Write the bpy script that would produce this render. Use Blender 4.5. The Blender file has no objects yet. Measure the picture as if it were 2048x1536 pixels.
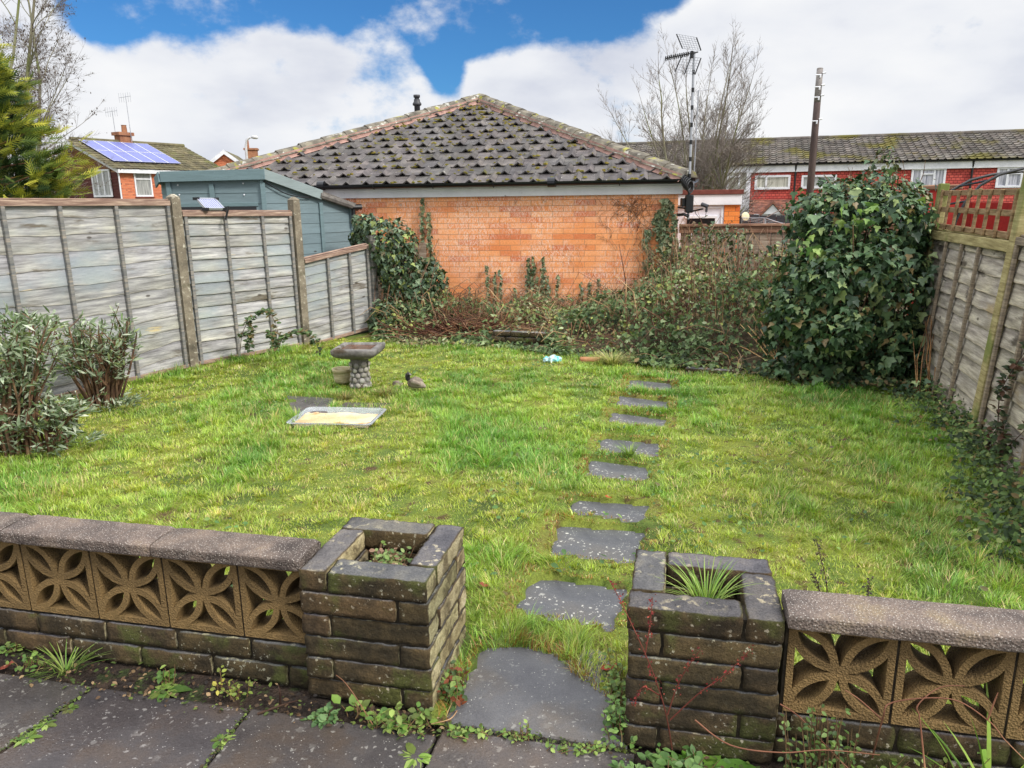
import bpy, bmesh, math, random
import numpy as np
from math import radians as R, sin, cos, pi
from mathutils import Vector, Matrix, noise as MN
from mathutils.geometry import tessellate_polygon

random.seed(7)
rng = np.random.default_rng(7)
scene = bpy.context.scene
col = scene.collection

# ---------------------------------------------------------------- camera
CAM_H = 1.70; FPX = 1500.0; PITCH = math.atan(368 / 1500.0); ROLL = R(0.7)
fw = Vector((0, cos(PITCH), -sin(PITCH))); up0 = Vector((0, sin(PITCH), cos(PITCH))); rt0 = Vector((1, 0, 0))
rt = rt0 * cos(ROLL) - up0 * sin(ROLL); up = rt0 * sin(ROLL) + up0 * cos(ROLL)
cd = bpy.data.cameras.new('camera'); cam = bpy.data.objects.new('camera', cd); col.objects.link(cam)
cd.sensor_width = 36.0; cd.lens = 36.0 * FPX / 2048.0; cd.clip_start = 0.05; cd.clip_end = 2000
cam.matrix_world = Matrix(((rt.x, up.x, -fw.x, 0), (rt.y, up.y, -fw.y, 0), (rt.z, up.z, -fw.z, CAM_H), (0, 0, 0, 1)))
scene.camera = cam
scene.render.resolution_x = 1024; scene.render.resolution_y = 768

def ray(x, y):
    return (fw + rt * ((x - 1024) / FPX) + up * (-(y - 768) / FPX))
def G(x, y, z=0.0):
    d = ray(x, y); t = (z - CAM_H) / d.z
    return Vector((d.x * t, d.y * t, z))
def P(x, y, Y):
    d = ray(x, y); t = Y / d.y
    return Vector((d.x * t, Y, CAM_H + d.z * t))

# ---------------------------------------------------------------- light
SUN_EL, SUN_AZ = 40.0, 124.0          # azimuth clockwise from +Y (view direction)
scene.view_settings.view_transform = 'Standard'; scene.view_settings.look = 'None'
scene.view_settings.exposure = 0.52; scene.view_settings.gamma = 1.0
sd = bpy.data.lights.new('sun', 'SUN'); sd.energy = 2.3; sd.angle = R(12); sd.color = (1.0, 0.965, 0.90)
so = bpy.data.objects.new('sun', sd); col.objects.link(so)
sdir = Vector((sin(R(SUN_AZ)) * cos(R(SUN_EL)), cos(R(SUN_AZ)) * cos(R(SUN_EL)), sin(R(SUN_EL))))
so.rotation_euler = sdir.to_track_quat('Z', 'Y').to_euler()
so.location = (20, -5, 30)

world = bpy.data.worlds.new('World'); scene.world = world; world.use_nodes = True
wt = world.node_tree; wt.nodes.clear()
def wn(t, **kw):
    n = wt.nodes.new(t)
    for k, v in kw.items(): setattr(n, k, v)
    return n
def wmath(op, a, b=None, c=None, clamp=False):
    n = wn('ShaderNodeMath', operation=op); n.use_clamp = clamp
    for i, v in enumerate((a, b, c)):
        if v is None: continue
        if hasattr(v, 'links'): wt.links.new(v, n.inputs[i])
        else: n.inputs[i].default_value = v
    return n.outputs[0]
tc = wn('ShaderNodeTexCoord')
sky = wn('ShaderNodeTexSky', sky_type='NISHITA', sun_disc=False)
sky.sun_elevation = R(SUN_EL); sky.sun_rotation = R(SUN_AZ); sky.air_density = 1.0; sky.dust_density = 0.3; sky.ozone_density = 3.0
nz = wn('ShaderNodeTexNoise'); nz.inputs['Scale'].default_value = 8.5; nz.inputs['Detail'].default_value = 10.0; nz.inputs['Roughness'].default_value = 0.60
mp = wn('ShaderNodeMapping'); mp.inputs['Scale'].default_value = (1, 1, 1.5)
wt.links.new(tc.outputs['Generated'], mp.inputs['Vector']); wt.links.new(mp.outputs[0], nz.inputs['Vector'])
# openings of clear sky between the cumulus: (centre direction given through the photo's own pixels, radius)
HOLES = [(420, -55, 92), (560, -75, 92), (690, -80, 92), (330, -25, 74), (215, 15, 66), (815, -5, 66), (868, 65, 52), (886, 125, 44), (895, 165, 34), (900, 20, 74), (190, -10, 66),
         (1010, 20, 84), (1120, 0, 92), (1235, -25, 84), (950, 55, 50), (1330, -40, 50), (600, -220, 260), (1000, -260, 260), (300, -200, 200), (1300, -240, 200)]
field = None
for (x, y, r_) in HOLES:
    d0 = ray(x, y).normalized()
    vm = wn('ShaderNodeVectorMath', operation='DISTANCE'); vm.inputs[1].default_value = d0
    wt.links.new(tc.outputs['Generated'], vm.inputs[0])
    mr = wn('ShaderNodeMapRange'); mr.interpolation_type = 'SMOOTHSTEP'
    wt.links.new(vm.outputs['Value'], mr.inputs['Value'])
    rr = r_ / FPX * 0.98
    mr.inputs['From Min'].default_value = rr * 1.55; mr.inputs['From Max'].default_value = 0
    mr.inputs['To Min'].default_value = 0; mr.inputs['To Max'].default_value = 0.8
    field = mr.outputs[0] if field is None else wmath('ADD', field, mr.outputs[0])
field = wmath('MINIMUM', field, 0.8)
nzc = wmath('MULTIPLY', wmath('SUBTRACT', nz.outputs['Fac'], 0.5), 2.2)
fld = wmath('ADD', field, nzc)
bl = wn('ShaderNodeMapRange'); bl.interpolation_type = 'SMOOTHSTEP'
wt.links.new(fld, bl.inputs['Value']); bl.inputs['From Min'].default_value = 0.18; bl.inputs['From Max'].default_value = 0.74
# cloud body: white with soft grey modelling, and the zenith brighter than the horizon as under a bright broken overcast
n2 = wn('ShaderNodeTexNoise'); n2.inputs['Scale'].default_value = 4.2; n2.inputs['Detail'].default_value = 6.0; n2.inputs['Roughness'].default_value = 0.5
mp2 = wn('ShaderNodeMapping'); mp2.inputs['Scale'].default_value = (1, 1, 2.4); mp2.inputs['Location'].default_value = (3.1, 0.4, 0.2)
wt.links.new(tc.outputs['Generated'], mp2.inputs['Vector']); wt.links.new(mp2.outputs[0], n2.inputs['Vector'])
cr = wn('ShaderNodeValToRGB'); e = cr.color_ramp.elements
e[0].position = 0.30; e[0].color = (0.45, 0.475, 0.545, 1); e[1].position = 0.62; e[1].color = (0.66, 0.665, 0.675, 1)
m_ = e.new(0.46); m_.color = (0.585, 0.60, 0.635, 1)
wt.links.new(n2.outputs['Fac'], cr.inputs['Fac'])
sx = wn('ShaderNodeSeparateXYZ'); wt.links.new(tc.outputs['Generated'], sx.inputs[0])
zb = wn('ShaderNodeMapRange'); zb.interpolation_type = 'SMOOTHSTEP'; wt.links.new(sx.outputs['Z'], zb.inputs['Value'])
zb.inputs['From Min'].default_value = 0.28; zb.inputs['From Max'].default_value = 0.9; zb.inputs['To Min'].default_value = 1.0; zb.inputs['To Max'].default_value = 2.7
SKY_STRENGTH = 0.1
skt = wn('ShaderNodeMix', data_type='RGBA', blend_type='MULTIPLY'); skt.inputs[0].default_value = 1.0
wt.links.new(sky.outputs[0], skt.inputs[6]); skt.inputs[7].default_value = (0.23, 0.50, 0.76, 1)
clb = wn('ShaderNodeVectorMath', operation='SCALE'); wt.links.new(cr.outputs[0], clb.inputs[0])
wt.links.new(wmath('MULTIPLY', zb.outputs[0], 1.0 / SKY_STRENGTH), clb.inputs['Scale'])
mx = wn('ShaderNodeMix', data_type='RGBA'); wt.links.new(bl.outputs[0], mx.inputs[0])
wt.links.new(clb.outputs[0], mx.inputs[6]); wt.links.new(skt.outputs[2], mx.inputs[7])
bg = wn('ShaderNodeBackground'); bg.inputs['Strength'].default_value = SKY_STRENGTH
wt.links.new(mx.outputs[2], bg.inputs['Color'])
wo = wn('ShaderNodeOutputWorld'); wt.links.new(bg.outputs[0], wo.inputs['Surface'])

# ---------------------------------------------------------------- helpers: objects
def tag(o, label=None, cat=None, group=None, kind=None):
    if label: o['label'] = label
    if cat: o['category'] = cat
    if group: o['group'] = group
    if kind: o['kind'] = kind
    return o
def thing(name, label, cat, loc=(0, 0, 0), rz=0.0, group=None):
    o = bpy.data.objects.new(name, None); col.objects.link(o); o.empty_display_size = 0.1
    o.location = loc; o.rotation_euler = (0, 0, rz)
    return tag(o, label, cat, group)
def link(name, me, mat, parent=None, smooth=False):
    o = bpy.data.objects.new(name, me); col.objects.link(o)
    for m in (mat if isinstance(mat, (list, tuple)) else [mat]): me.materials.append(m)
    if parent: o.parent = parent
    if smooth: me.polygons.foreach_set('use_smooth', np.ones(len(me.polygons), dtype=bool))
    return o
def copy_tree(o, parent=None):
    c = o.copy(); col.objects.link(c)
    if parent: c.parent = parent
    for ch in [x for x in bpy.data.objects if x.parent == o]: copy_tree(ch, c)
    return c
def np_mesh(name, V, Fs, tint=None):
    """V (n,3); Fs list of (m,k) index arrays; tint (n,3)"""
    me = bpy.data.meshes.new(name)
    V = np.asarray(V, dtype=np.float32); me.vertices.add(len(V)); me.vertices.foreach_set('co', V.ravel())
    Fs = [np.asarray(f, dtype=np.int32) for f in Fs if len(f)]
    loops = np.concatenate([f.ravel() for f in Fs]); tot = np.concatenate([np.full(len(f), f.shape[1], dtype=np.int32) for f in Fs])
    start = np.concatenate([[0], np.cumsum(tot)[:-1]]).astype(np.int32)
    me.loops.add(len(loops)); me.loops.foreach_set('vertex_index', loops)
    me.polygons.add(len(tot)); me.polygons.foreach_set('loop_start', start); me.polygons.foreach_set('loop_total', tot)
    a = me.attributes.new('tint', 'FLOAT_COLOR', 'POINT')
    t = np.ones((len(V), 4), dtype=np.float32)
    if tint is not None: t[:, :3] = tint
    a.data.foreach_set('color', t.ravel())
    me.update(calc_edges=True)
    return me

class MB:
    def __init__(s): s.v = []; s.f = []; s.t = []; s.mi = []
    def add(s, vs, fs, tint=(1, 1, 1), mi=0):
        o = len(s.v); s.v.extend([tuple(p) for p in vs])
        if isinstance(tint, list): s.t.extend(tint)
        else: s.t.extend([tint] * len(vs))
        s.f.extend([tuple(i + o for i in f) for f in fs]); s.mi.extend([mi] * len(fs)); return s
    def box(s, x0, x1, y0, y1, z0, z1, tint=(1, 1, 1), mi=0, M=None):
        vs = [Vector(p) for p in ((x0, y0, z0), (x1, y0, z0), (x1, y1, z0), (x0, y1, z0), (x0, y0, z1), (x1, y0, z1), (x1, y1, z1), (x0, y1, z1))]
        if M is not None: vs = [M @ p for p in vs]
        return s.add(vs, [(0, 3, 2, 1), (4, 5, 6, 7), (0, 1, 5, 4), (1, 2, 6, 5), (2, 3, 7, 6), (3, 0, 4, 7)], tint, mi)
    def cham(s, x0, x1, y0, y1, z0, z1, c=0.004, tint=(1, 1, 1), mi=0, M=None):
        """box with bevelled edges"""
        vs = []
        for sx_ in (0, 1):
            for sy in (0, 1):
                for sz in (0, 1):
                    X, Y, Z = (x0, x1)[sx_], (y0, y1)[sy], (z0, z1)[sz]
                    dx, dy, dz = (c if not sx_ else -c), (c if not sy else -c), (c if not sz else -c)
                    vs += [Vector((X, Y + dy, Z + dz)), Vector((X + dx, Y, Z + dz)), Vector((X + dx, Y + dy, Z))]
        if M is not None: vs = [M @ p for p in vs]
        def I(a, b, c_, k): return (a * 4 + b * 2 + c_) * 3 + k
        fs = []
        fs += [(I(0, 0, 0, 0), I(0, 0, 1, 0), I(0, 1, 1, 0), I(0, 1, 0, 0)), (I(1, 0, 0, 0), I(1, 1, 0, 0), I(1, 1, 1, 0), I(1, 0, 1, 0))]
        fs += [(I(0, 0, 0, 1), I(1, 0, 0, 1), I(1, 0, 1, 1), I(0, 0, 1, 1)), (I(0, 1, 0, 1), I(0, 1, 1, 1), I(1, 1, 1, 1), I(1, 1, 0, 1))]
        fs += [(I(0, 0, 0, 2), I(0, 1, 0, 2), I(1, 1, 0, 2), I(1, 0, 0, 2)), (I(0, 0, 1, 2), I(1, 0, 1, 2), I(1, 1, 1, 2), I(0, 1, 1, 2))]
        for a in (0, 1):
            for b in (0, 1):
                fs.append((I(a, b, 0, 0), I(a, b, 0, 1), I(a, b, 1, 1), I(a, b, 1, 0)))
                fs.append((I(a, 0, b, 0), I(a, 1, b, 0), I(a, 1, b, 2), I(a, 0, b, 2)))
                fs.append((I(0, a, b, 1), I(0, a, b, 2), I(1, a, b, 2), I(1, a, b, 1)))
                for c_ in (0, 1): fs.append((I(a, b, c_, 0), I(a, b, c_, 1), I(a, b, c_, 2)))
        return s.add(vs, fs, tint, mi)
    def tube(s, pts, rad, n=6, tint=(1, 1, 1), mi=0, cap=True):
        pts = [Vector(p) for p in pts]; m = len(pts)
        if not isinstance(rad, (list, tuple)): rad = [rad] * m
        vs = []; fs = []; prev = None
        for i, p in enumerate(pts):
            d = (pts[min(i + 1, m - 1)] - pts[max(i - 1, 0)])
            d = d.normalized() if d.length > 1e-9 else Vector((0, 0, 1))
            a = prev - d * prev.dot(d) if prev is not None else d.orthogonal()
            if a.length < 1e-6: a = d.orthogonal()
            a.normalize(); prev = a; b = d.cross(a)
            for k in range(n):
                th = 2 * pi * k / n; vs.append(p + (a * cos(th) + b * sin(th)) * rad[i])
        for i in range(m - 1):
            for k in range(n):
                k2 = (k + 1) % n; fs.append((i * n + k, i * n + k2, (i + 1) * n + k2, (i + 1) * n + k))
        if cap and n > 2: fs.append(tuple(reversed(range(n)))); fs.append(tuple((m - 1) * n + k for k in range(n)))
        return s.add(vs, fs, tint, mi)
    def prism(s, poly, z0, z1, tint=(1, 1, 1), mi=0, M=None):
        n = len(poly); vs = [Vector((p[0], p[1], z0)) for p in poly] + [Vector((p[0], p[1], z1)) for p in poly]
        if M is not None: vs = [M @ p for p in vs]
        fs = [tuple(reversed(range(n))), tuple(range(n, 2 * n))] + [(i, (i + 1) % n, n + (i + 1) % n, n + i) for i in range(n)]
        return s.add(vs, fs, tint, mi)
    def lathe(s, prof, n=20, tint=(1, 1, 1), mi=0, c=(0, 0, 0)):
        vs = []; fs = []
        for (r_, z) in prof:
            for k in range(n): vs.append((c[0] + r_ * cos(2 * pi * k / n), c[1] + r_ * sin(2 * pi * k / n), c[2] + z))
        for i in range(len(prof) - 1):
            for k in range(n):
                k2 = (k + 1) % n; fs.append((i * n + k, i * n + k2, (i + 1) * n + k2, (i + 1) * n + k))
        return s.add(vs, fs, tint, mi)
    def block(s, x0, x1, y0, y1, z0, z1, seg=0.03, amp=0.004, freq=28, tint=(1, 1, 1), seed=0, mi=0, rnd=0.008, M=None):
        """rough-faced masonry block: gridded box pushed about by 3-D noise, corners rounded off"""
        def steps(a, b): return max(2, int(round((b - a) / seg)))
        nx, ny, nz_ = steps(x0, x1), steps(y0, y1), steps(z0, z1)
        idx = {}; vs = []; fs = []
        C_ = Vector(((x0 + x1) / 2, (y0 + y1) / 2, (z0 + z1) / 2)); Hh = Vector(((x1 - x0) / 2, (y1 - y0) / 2, (z1 - z0) / 2))
        def vid(i, j, k):
            key = (i, j, k)
            if key in idx: return idx[key]
            p = Vector((x0 + (x1 - x0) * i / nx, y0 + (y1 - y0) * j / ny, z0 + (z1 - z0) * k / nz_))
            q = p - C_
            ex = [max(0, abs(q[a]) - (Hh[a] - rnd)) for a in range(3)]
            cnt = sum(1 for e_ in ex if e_ > 1e-9)
            if cnt >= 2:
                for a in range(3):
                    if ex[a] > 1e-9: q[a] -= math.copysign(rnd * (0.35 if cnt == 2 else 0.5), q[a])
            w = Vector((p.x * freq + seed * 7.3, p.y * freq, p.z * freq))
            nv = MN.noise_vector(w) * amp + MN.noise_vector(w * 2.7) * amp * 0.5
            p2 = C_ + q + nv
            if M is not None: p2 = M @ p2
            idx[key] = len(vs); vs.append(p2); return idx[key]
        for i in range(nx):
            for j in range(ny):
                fs.append((vid(i, j, 0), vid(i, j + 1, 0), vid(i + 1, j + 1, 0), vid(i + 1, j, 0)))
                fs.append((vid(i, j, nz_), vid(i + 1, j, nz_), vid(i + 1, j + 1, nz_), vid(i, j + 1, nz_)))
        for i in range(nx):
            for k in range(nz_):
                fs.append((vid(i, 0, k), vid(i + 1, 0, k), vid(i + 1, 0, k + 1), vid(i, 0, k + 1)))
                fs.append((vid(i, ny, k), vid(i, ny, k + 1), vid(i + 1, ny, k + 1), vid(i + 1, ny, k)))
        for j in range(ny):
            for k in range(nz_):
                fs.append((vid(0, j, k), vid(0, j, k + 1), vid(0, j + 1, k + 1), vid(0, j + 1, k)))
                fs.append((vid(nx, j, k), vid(nx, j + 1, k), vid(nx, j + 1, k + 1), vid(nx, j, k + 1)))
        return s.add(vs, fs, tint, mi)
    def build(s, name, mat, parent=None, smooth=False):
        me = bpy.data.meshes.new(name); me.from_pydata(s.v, [], s.f)
        a = me.attributes.new('tint', 'FLOAT_COLOR', 'POINT')
        t = np.ones((len(s.v), 4), dtype=np.float32); t[:, :3] = np.array(s.t, dtype=np.float32).reshape(-1, 3)
        a.data.foreach_set('color', t.ravel())
        if any(s.mi): me.polygons.foreach_set('material_index', np.array(s.mi, dtype=np.int32))
        me.update()
        return link(name, me, mat, parent, smooth)

def jit(a=0.1):
    k = 1 + random.uniform(-a, a); return (k * (1 + random.uniform(-a, a) * .3), k, k * (1 + random.uniform(-a, a) * .3))

# ---------------------------------------------------------------- helpers: scatter of many small shapes
def basis(nrm, upv, roll=None):
    """columns X (width), Y (along upv projected), Z = normal"""
    Z = nrm / np.linalg.norm(nrm, axis=1, keepdims=True)
    Yv = upv - Z * np.sum(upv * Z, axis=1, keepdims=True)
    l = np.linalg.norm(Yv, axis=1, keepdims=True); bad = (l < 1e-4)[:, 0]
    if bad.any():
        alt = np.array([1.0, 0.3, 0.2]); Yv[bad] = alt - Z[bad] * (Z[bad] @ alt)[:, None]; l = np.linalg.norm(Yv, axis=1, keepdims=True)
    Yv = Yv / l; X = np.cross(Yv, Z)
    if roll is not None:
        c, s_ = np.cos(roll)[:, None], np.sin(roll)[:, None]; X, Yv = X * c + Yv * s_, -X * s_ + Yv * c
    return np.stack([X, Yv, Z], axis=2)
def scatter(tv, tf, pos, B, size, tint):
    tv = np.asarray(tv, dtype=np.float64); M_ = len(pos); k = len(tv)
    size = np.asarray(size, dtype=np.float64)
    if size.ndim == 1: size = np.repeat(size[:, None], 3, axis=1)
    loc = tv[None] * size[:, None, :]
    V = np.einsum('mij,mkj->mki', B, loc) + pos[:, None, :]
    Fs = []
    for n in sorted(set(len(f) for f in tf)):
        a = np.array([f for f in tf if len(f) == n]); Fs.append((a[None] + (np.arange(M_) * k)[:, None, None]).reshape(-1, n))
    return V.reshape(-1, 3), Fs, np.repeat(np.asarray(tint), k, axis=0)
def merge(parts):
    Vs = []; Fd = {}; Ts = []; o = 0
    for V, Fs, T in parts:
        Vs.append(V); Ts.append(T)
        for f in Fs:
            if len(f): Fd.setdefault(f.shape[1], []).append(f + o)
        o += len(V)
    return np.concatenate(Vs), [np.concatenate(v) for v in Fd.values()], np.concatenate(Ts)
def rand_unit(n):
    v = rng.normal(size=(n, 3)); return v / np.linalg.norm(v, axis=1, keepdims=True)
def pal(n, colors, weights=None, var=0.18):
    c = np.array(colors); w = None if weights is None else np.array(weights) / np.sum(weights)
    i = rng.choice(len(c), size=n, p=w); return c[i] * (1 + rng.normal(0, var, size=(n, 1))).clip(0.45, 1.7)
# leaf shapes (unit length along Y, cupped along the midrib)
IVY_V = [(0, 0, 0), (-.34, -.05, .03), (-.52, .30, .10), (-.24, .42, .03), (-.20, .66, .02), (0, 1.0, -.06), (.20, .66, .02), (.24, .42, .03), (.52, .30, .10), (.34, -.05, .03), (0, .38, -.03)]
IVY_F = [(10, 0, 1), (10, 1, 2, 3), (10, 3, 4), (10, 4, 5), (10, 5, 6), (10, 6, 7), (10, 7, 8, 9), (10, 9, 0)]
OVAL_V = [(0, 0, 0), (-.30, .30, .07), (-.26, .66, .05), (0, 1, -.04), (.26, .66, .05), (.30, .30, .07), (0, .48, -.02)]
OVAL_F = [(6, 0, 1, 2), (6, 2, 3), (6, 3, 4), (6, 4, 5, 0)]
LANCE_V = [(0, 0, 0), (-.10, .30, .03), (-.08, .65, .0), (0, 1, -.12), (.08, .65, .0), (.10, .30, .03), (0, .35, -.01), (0, .68, -.05)]
LANCE_F = [(0, 6, 1), (0, 5, 6), (1, 6, 7, 2), (6, 5, 4, 7), (2, 7, 3), (7, 4, 3)]

def vnoise(x, y, s=1.0, seed=0):
    """smooth 2-D value noise, vectorised, 0..1"""
    r_ = np.random.default_rng(1000 + seed); g = r_.random((64, 64))
    x = np.asarray(x) / s + 17.3; y = np.asarray(y) / s + 11.7
    xi = np.floor(x).astype(int); yi = np.floor(y).astype(int); fx = x - xi; fy = y - yi
    fx = fx * fx * (3 - 2 * fx); fy = fy * fy * (3 - 2 * fy)
    g00 = g[xi % 64, yi % 64]; g10 = g[(xi + 1) % 64, yi % 64]; g01 = g[xi % 64, (yi + 1) % 64]; g11 = g[(xi + 1) % 64, (yi + 1) % 64]
    return (g00 * (1 - fx) + g10 * fx) * (1 - fy) + (g01 * (1 - fx) + g11 * fx) * fy
def inpoly(x, y, poly):
    c = np.zeros(len(x), dtype=bool); n = len(poly)
    for i in range(n):
        x0, y0 = poly[i][:2]; x1, y1 = poly[(i + 1) % n][:2]
        m = ((y0 > y) != (y1 > y)) & (x < (x1 - x0) * (y - y0) / ((y1 - y0) if abs(y1 - y0) > 1e-12 else 1e-12) + x0)
        c ^= m
    return c

# ---------------------------------------------------------------- helpers: materials
def S(r, g, b):
    f = lambda c: (c / 255 / 12.92) if c / 255 <= 0.04045 else ((c / 255 + 0.055) / 1.055) ** 2.4
    return (f(r), f(g), f(b))
class Mat:
    def __init__(s, name):
        s.m = bpy.data.materials.new(name); s.m.use_nodes = True; s.t = s.m.node_tree; s.t.nodes.clear()
        s.out = s.n('ShaderNodeOutputMaterial'); s.p = s.n('ShaderNodeBsdfPrincipled'); s.l(s.p.outputs[0], s.out.inputs[0])
        s.co = s.n('ShaderNodeTexCoord').outputs['Object']
    def n(s, t, **kw):
        n = s.t.nodes.new(t)
        for k, v in kw.items(): setattr(n, k, v)
        return n
    def l(s, a, b): s.t.links.new(a, b)
    def setin(s, sock, v):
        if hasattr(v, 'links'): s.l(v, sock)
        elif isinstance(v, tuple) and len(v) == 3 and sock.type == 'RGBA': sock.default_value = (*v, 1)
        else: sock.default_value = v
    def map(s, scale=(1, 1, 1), loc=(0, 0, 0), rot=(0, 0, 0), vec=None):
        m = s.n('ShaderNodeMapping'); s.l(vec or s.co, m.inputs[0]); m.inputs['Scale'].default_value = scale; m.inputs['Location'].default_value = loc; m.inputs['Rotation'].default_value = rot
        return m.outputs[0]
    def noise(s, scale, detail=5, rough=0.55, vec=None, dist=0.0):
        n = s.n('ShaderNodeTexNoise'); s.l(vec or s.co, n.inputs['Vector']); n.inputs['Scale'].default_value = scale; n.inputs['Detail'].default_value = detail
        n.inputs['Roughness'].default_value = rough; n.inputs['Distortion'].default_value = dist; return n.outputs['Fac']
    def vor(s, scale, vec=None, out='Distance', feature='F1', rnd=1.0):
        n = s.n('ShaderNodeTexVoronoi', feature=feature); s.l(vec or s.co, n.inputs['Vector']); n.inputs['Scale'].default_value = scale; n.inputs['Randomness'].default_value = rnd; return n.outputs[out]
    def ramp(s, fac, stops, interp='LINEAR'):
        r_ = s.n('ShaderNodeValToRGB'); r_.color_ramp.interpolation = interp; el = r_.color_ramp.elements
        while len(el) < len(stops): el.new(0.5)
        for e_, (p, c) in zip(el, stops): e_.position = p; e_.color = (*c, 1) if len(c) == 3 else c
        s.l(fac, r_.inputs[0]); return r_.outputs[0]
    def mr(s, v, a, b, c=0.0, d=1.0):
        m = s.n('ShaderNodeMapRange'); m.interpolation_type = 'SMOOTHSTEP'; s.l(v, m.inputs[0])
        for i, k in enumerate((a, b, c, d)): m.inputs[1 + i].default_value = k
        return m.outputs[0]
    def mix(s, fac, a, b, mode='MIX'):
        m = s.n('ShaderNodeMix', data_type='RGBA', blend_type=mode); s.setin(m.inputs[0], fac); s.setin(m.inputs[6], a); s.setin(m.inputs[7], b); return m.outputs[2]
    def math(s, op, a, b=0.0):
        m = s.n('ShaderNodeMath', operation=op); s.setin(m.inputs[0], a); s.setin(m.inputs[1], b); return m.outputs[0]
    def tint(s, c):
        a = s.n('ShaderNodeAttribute'); a.attribute_name = 'tint'; return s.mix(1.0, c, a.outputs['Color'], 'MULTIPLY')
    def xyz(s, vec=None):
        x = s.n('ShaderNodeSeparateXYZ'); s.l(vec or s.co, x.inputs[0]); return x.outputs
    def comb(s, x, y, z=0.0):
        c = s.n('ShaderNodeCombineXYZ'); s.setin(c.inputs[0], x); s.setin(c.inputs[1], y); s.setin(c.inputs[2], z); return c.outputs[0]
    def bump(s, h, strength=0.4, dist=0.01, prev=None):
        b = s.n('ShaderNodeBump'); b.inputs['Strength'].default_value = strength; b.inputs['Distance'].default_value = dist; s.l(h, b.inputs['Height'])
        if prev is not None: s.l(prev, b.inputs['Normal'])
        return b.outputs[0]
    def done(s, colr, rough=0.85, normal=None, spec=0.3, metal=0.0):
        s.setin(s.p.inputs['Base Color'], colr); s.setin(s.p.inputs['Roughness'], rough); s.p.inputs['Specular IOR Level'].default_value = spec; s.p.inputs['Metallic'].default_value = metal
        if normal is not None: s.l(normal, s.p.inputs['Normal'])
        return s.m
def mottled(name, stops, scale=4, detail=6, rough=0.85, bump=0.4, bscale=None, bdist=0.01, stretch=(1, 1, 1), spots=(), spec=0.3, metal=0.0, fine=0.25, tinted=True):
    """stops: colour ramp over noise; spots: (colour, scale, lo, hi) noise-thresholded patches laid over it"""
    m = Mat(name); v = m.map(stretch); f = m.noise(scale, detail, vec=v); c = m.ramp(f, stops)
    for (sc_, ss, lo, hi) in spots: c = m.mix(m.mr(m.noise(ss, 4, vec=v), lo, hi), c, sc_)
    if fine: c = m.mix(fine, c, m.ramp(m.noise(scale * 14, 3, vec=v), [(.3, (.35, .35, .35)), (.7, (1.3, 1.3, 1.3))]), 'MULTIPLY')
    b = m.bump(m.noise(bscale or scale * 6, 6, vec=v), bump, bdist) if bump else None
    return m.done(m.tint(c) if tinted else c, rough, b, spec, metal)
def leafmat(name, rough=0.45, trans=0.25, spec=0.35):
    m = Mat(name); c = m.tint(m.ramp(m.noise(30, 3), [(.3, (.75, .78, .75)), (.7, (1.15, 1.12, 1.1))]))
    m.done(c, rough, None, spec)
    tr = m.n('ShaderNodeBsdfTranslucent'); m.l(m.mix(1.0, c, (1.15, 1.2, .7), 'MULTIPLY'), tr.inputs['Color'])
    mixs = m.n('ShaderNodeMixShader'); mixs.inputs[0].default_value = trans; m.l(m.p.outputs[0], mixs.inputs[1]); m.l(tr.outputs[0], mixs.inputs[2]); m.l(mixs.outputs[0], m.out.inputs[0])
    return m.m
def plain(name, c, rough=0.6, spec=0.3, metal=0.0): return mottled(name, [(0.3, tuple(k * .88 for k in c)), (0.7, tuple(min(1, k * 1.08) for k in c))], 6, 4, rough, 0.0, spec=spec, metal=metal, fine=0.0)
GN = (190000, 170000, 130000)
# ================================================================ ground
WA = Vector((-2.044, 2.647, 0)); WRZ = R(-12.42); Wd = Vector((cos(WRZ), sin(WRZ), 0)); Wn = Vector((-sin(WRZ), cos(WRZ), 0))
def W(s, t, z=0.0): return WA + Wd * s + Wn * t + Vector((0, 0, z))
FB = [Vector((-4.093, 6.535, 0)), Vector((-3.416, 7.846, 0)), Vector((-2.52, 9.004, 0)), Vector((-1.870, 9.90, 0))]   # foot of the left fence
RF0 = Vector((3.245, 4.975, 0)); RFA = R(74.0); RFd = Vector((cos(RFA), sin(RFA), 0))                            # big post of the right fence
WALLA = R(-9.25); Bd = Vector((cos(WALLA), sin(WALLA), 0)); Bn = Vector((-sin(WALLA), cos(WALLA), 0)); B0 = Vector((0, 10.8, 0))
def BW(s, t, z=0.0): return B0 + Bd * s + Bn * t + Vector((0, 0, z))

m_ground = mottled('ground_soil', [(.3, S(70, 62, 48)), (.5, S(92, 96, 55)), (.7, S(105, 110, 62))], 1.5, 6, 0.95, 0.5)
gy = [-6, 0, 4, 8, 11.5, 13, 16, 20, 26, 40, 80, 200, 600]; gz = [-.08, -.08, -.08, -.08, -.08, -.25, -.7, -1.2, -1.6, -1.6, -1.6, -1.6, -1.6]
gx = [-500, -120, -60, -30, -15, -8, -4, 0, 4, 8, 15, 30, 60, 120, 500]
gb = MB(); gb.add([(x, y, z) for y, z in zip(gy, gz) for x in gx], [(j * 15 + i, j * 15 + i + 1, (j + 1) * 15 + i + 1, (j + 1) * 15 + i) for j in range(12) for i in range(14)])
tag(gb.build('ground', m_ground), kind='structure')

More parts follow.
